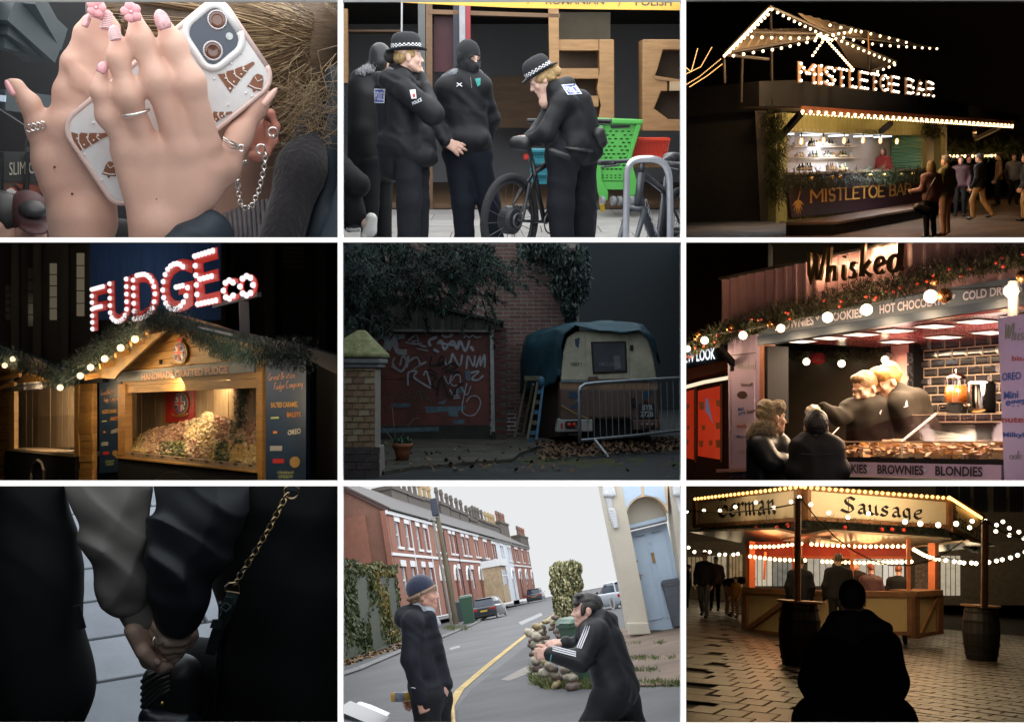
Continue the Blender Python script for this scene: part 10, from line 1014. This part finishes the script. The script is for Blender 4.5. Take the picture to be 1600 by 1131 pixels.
 for x,y0,y1,Y,m in((1247,778,950,18.6,timb),(1539,812,950,18.9,timb)):t=thing('pole','timber pole carrying the festoon, '+('in front of the sausage kiosk' if x<1300 else 'beside the right barrel'),'pole');obj('shaft',MB().tube([at(x,y0,Y),at(x-1,y1,Y)],.055,8),m,t)
 def barrel(x,yb,lb,s=1.):
  t=thing('barrel',lb,'barrel','black barrels used as tables');b=G(x,yb);R=.335*s;Hh=.98*s;blkm=mat('barrel_black',(.012,.012,.014),.5,var=.3,sc=8,spec=.4);n_=20;st=[]
  for k in range(n_):
   a0,a1=(2*pi*k/n_+.012,2*pi*(k+1)/n_-.012);mb=MB();pr=[(.8,0),(.93,.25),(1,.5),(.96,.75),(.84,1)]
   for r,h in pr:mb.v+=[b+V((cos(a0)*r*R,sin(a0)*r*R,h*Hh)),b+V((cos(a1)*r*R,sin(a1)*r*R,h*Hh))]
   mb.f=[(2*q,2*q+1,2*q+3,2*q+2)for q in range(4)];mb.mi=[0]*4;obj('stave',fixn(mb),blkm,t)
  obj('core',MB().lathe([(.78*R,0),(.91*R,.25*Hh),(.98*R,.5*Hh),(.94*R,.75*Hh),(.82*R,Hh)],b,n=24),dk,t)
  for h,r in((.12,.885),(.3,.965),(.72,.98),(.9,.905)):obj('hoop',MB().lathe([(r*R*1.01,h*Hh-.02),(r*R*1.02,h*Hh+.02)],b,n=28,cap=False),mat('hoop_iron',(.03,.03,.032),.4,metal=.5),t)
  obj('tabletop',MB().lathe([(.001,Hh),(R*1.08,Hh),(R*1.08,Hh+.035),(.001,Hh+.035)],b,n=30),timb,t);return b+V((0,0,Hh+.035))
 tp=barrel(1249,1039,'black barrel table left of the seated man');tp2=barrel(1534,1031,'black barrel table on the right by the timber pole')
 def sauce(p,c,lb):mb=MB();mb.lathe([(.03,0),(.034,.02),(.034,.13),(.015,.17),(.008,.21),(.005,.23)],p,n=12)
 sauce(tp2+V((-.07,-.1,0)),(.5,.35,.06),'yellow mustard bottle on the right barrel');sauce(tp2+V((.04,-.08,0)),(.35,.03,.02),'red ketchup bottle on the right barrel');sauce(tp+V((.02,-.1,0)),(.25,.23,.2),'grey-white sauce bottle on the left barrel');q=yplane(25.5);cp=vplane(at(1571,900,28),at(1612,900,26));cm=mat('container_pink',(.48,.2,.14),.5,var=.15)
 def man(x,Y,zf,h,yaw,top,bot,lb,**k):p=at(x,900,Y);return simple_person(V((p.x,p.y,GZ+zf)),h,yaw,top,bot,lb,vox=.035,**k)
 redh=mat('head_red_lit',(.4,.15,.1));man(1310,23.6,0,1.86,10,BLACKC,BLACKC,'tall man in black coat standing at the centre of the counter',hair=(.1,.07,.04));man(1250,24.2,0,1.75,0,BLACKC,BLACKC,'man in black hidden behind the timber pole at the counter',hair=(.03,.02,.015));man(1339,27.2,.1,1.65,150,BLACKC,BLACKC,'server in a dark cap behind the counter',hat=mat('cap_dark2',(.02,.02,.03)));man(1361,25.6,0,1.7,20,mat('coat_maroon',(.06,.02,.022)),BLACKC,'person in maroon coat leaning at the counter',hair=(.3,.1,.05));man(1404,25.8,0,1.7,-10,BLACKC,BLACKC,'person in black at the right of the counter',hair=(.25,.08,.04));man(1101,31.,0,1.8,175,BLACKC,mat('jeans_dim',(.05,.055,.07)),'man in black coat walking at the left with a dark rucksack',hair=(.25,.16,.07),pose='walk');man(1136,33,0,1.75,-90,NAVYC,mat('chinos_tan',(.22,.13,.06)),'man in navy top and tan trousers bending down at the left',lean=78,hair=(.06,.04,.03));man(1150,32.5,0,1.15,150,mat('dress_yellow',(.4,.25,.05)),mat('chinos_tan'),'small child in yellow beside the bending man',hair=(.06,.04,.03));man(1076,36,0,1.4,90,BLACKC,BLACKC,'dark seated figure at the left edge',hair=(.03,.02,.015));man(1118,36,0,1.7,180,mat('coat_brown2',(.1,.07,.04)),BLACKC,'woman in brown half hidden behind the walking man',hair=(.05,.03,.02));Y=8.2;J=lambda x,y,dy=.0:at(x,y,Y+dy);t=thing('person','large man in black hooded jacket seated with his back turned','person');hc=J(1331,937);R=rotm(4,-4);s=1.08;body('body',head_prims(hc,R,s),.007,SKIN,t,k=.013)
 body('hair',hair_prims(hc,R,s,'short')+[e_(hc+R@V((0,-.04,.02)),V((.08,.08,.09))*s,R)],.007,mat('hair_dark2',(.012,.01,.009),.6,var=.3,sc=40,bump=.5,bs=90),t,k=.012);coat=mat('coat_night',(.006,.006,.007),.85,var=.3,spec=.2,fold=.5);sl_,sr=(J(1293,1012),J(1376,1006));hl,hr=(J(1292,1115),J(1378,1115));body('jacket',torso(sl_,sr,hl,hr,.11,.17)+limb(J(1284,1015),J(1272,1065,.05),J(1290,1105,.35),.1,.1,.07)+limb(J(1386,1012),J(1396,1065,.05),J(1380,1105,.35),.1,.1,.07),.014,coat,t,k=.06,wr=.006,ws=14);body('hood',[c_(J(1302,988,-.02),.085,J(1362,984,-.02),.085),c_(J(1310,972,.03),.085,J(1352,970,.03),.085),c_(J(1331,968,-.05),.08,J(1331,992,-.06),.1),c_(J(1290,995,0),.05,J(1310,985,-.05),.08),c_(J(1366,972,.0),.035,J(1384,982,.0),.05)],.012,mat('hood_brown',(.022,.018,.014),.9,var=.3),t,k=.04);body('trousers',[c_(J(1285,1130),.2,J(1385,1130),.2),c_(J(1280,1130),.17,J(1265,1150,.4),.13),c_(J(1390,1130),.17,J(1405,1150,.4),.13)],.016,BLACKC,t,k=.06)
panel9()
def _world_planes(p):x0,y0,x1,y1=p.box;g=2.5;x0,y0,x1,y1=(x0-g,y0-g,x1+g,y1+g);r=lambda x,y:V(((x-PCX)/FPX,1,-(y-PCY)/FPX));tl,tr,br,bl=(r(x0,y0),r(x1,y0),r(x1,y1),r(x0,y1));return[a.cross(b).normalized()for a,b in((tl,tr),(tr,br),(br,bl),(bl,tl))]
bpy.context.view_layer.update()
def _under(o):
 out=[o]
 for c in o.children:out+=_under(c)
 return out
for o,p in TOPS:
 if o.get('nocut'):del o['nocut'];continue
 planes=_world_planes(p);c0=V(((p.box[0]+p.box[2]-2*PCX)/2/FPX,1,-((p.box[1]+p.box[3])/2-PCY)/FPX));planes=[n if n.dot(c0)>0 else-n for n in planes]
 for q in _under(o):
  if q.type!='MESH':continue
  mw=q.matrix_world;cs=[mw@V(c)for c in q.bound_box];cutters=[];dead=False
  for n in planes:
   ds=[n.dot(c)for c in cs]
   if max(ds)<0:dead=True;break
   if min(ds)<0:cutters.append(n)
  if dead:
   for ch in list(q.children):ch.parent=q.parent
   bpy.data.objects.remove(q);continue
  if not cutters:continue
  if q.data.users>1:q.data=q.data.copy()
  bm=bmesh.new();bm.from_mesh(q.data);inv=mw.inverted()
  for n in cutters:co=inv@V((0,0,0));no=(mw.to_3x3().transposed()@n).normalized();bmesh.ops.bisect_plane(bm,geom=bm.verts[:]+bm.edges[:]+bm.faces[:],plane_co=co,plane_no=-no,clear_outer=True)
  if not bm.faces:
   bm.free()
   for ch in list(q.children):ch.parent=q.parent
   bpy.data.objects.remove(q);continue
  bm.to_mesh(q.data);bm.free()
bpy.context.view_layer.update()
for o,p in TOPS:
 try:o.name
 except ReferenceError:continue
 ms=[q for q in _under(o)if q.type=='MESH']
 if not ms:bpy.data.objects.remove(o);continue
 if o.type=='EMPTY':
  inv=p.M.inverted();pts=[inv@(q.matrix_world@V(c))for q in ms for c in q.bound_box];lo=[min((a[i]for a in pts))for i in range(3)];hi=[max((a[i]for a in pts))for i in range(3)];base=V(((lo[0]+hi[0])/2,(lo[1]+hi[1])/2,lo[2]));old=o.matrix_world.copy();new=p.M@Matrix.Translation(base);d=new.inverted()@old;kids=list(o.children);o.matrix_world=new
  for k in kids:k.matrix_basis=d@k.matrix_basis
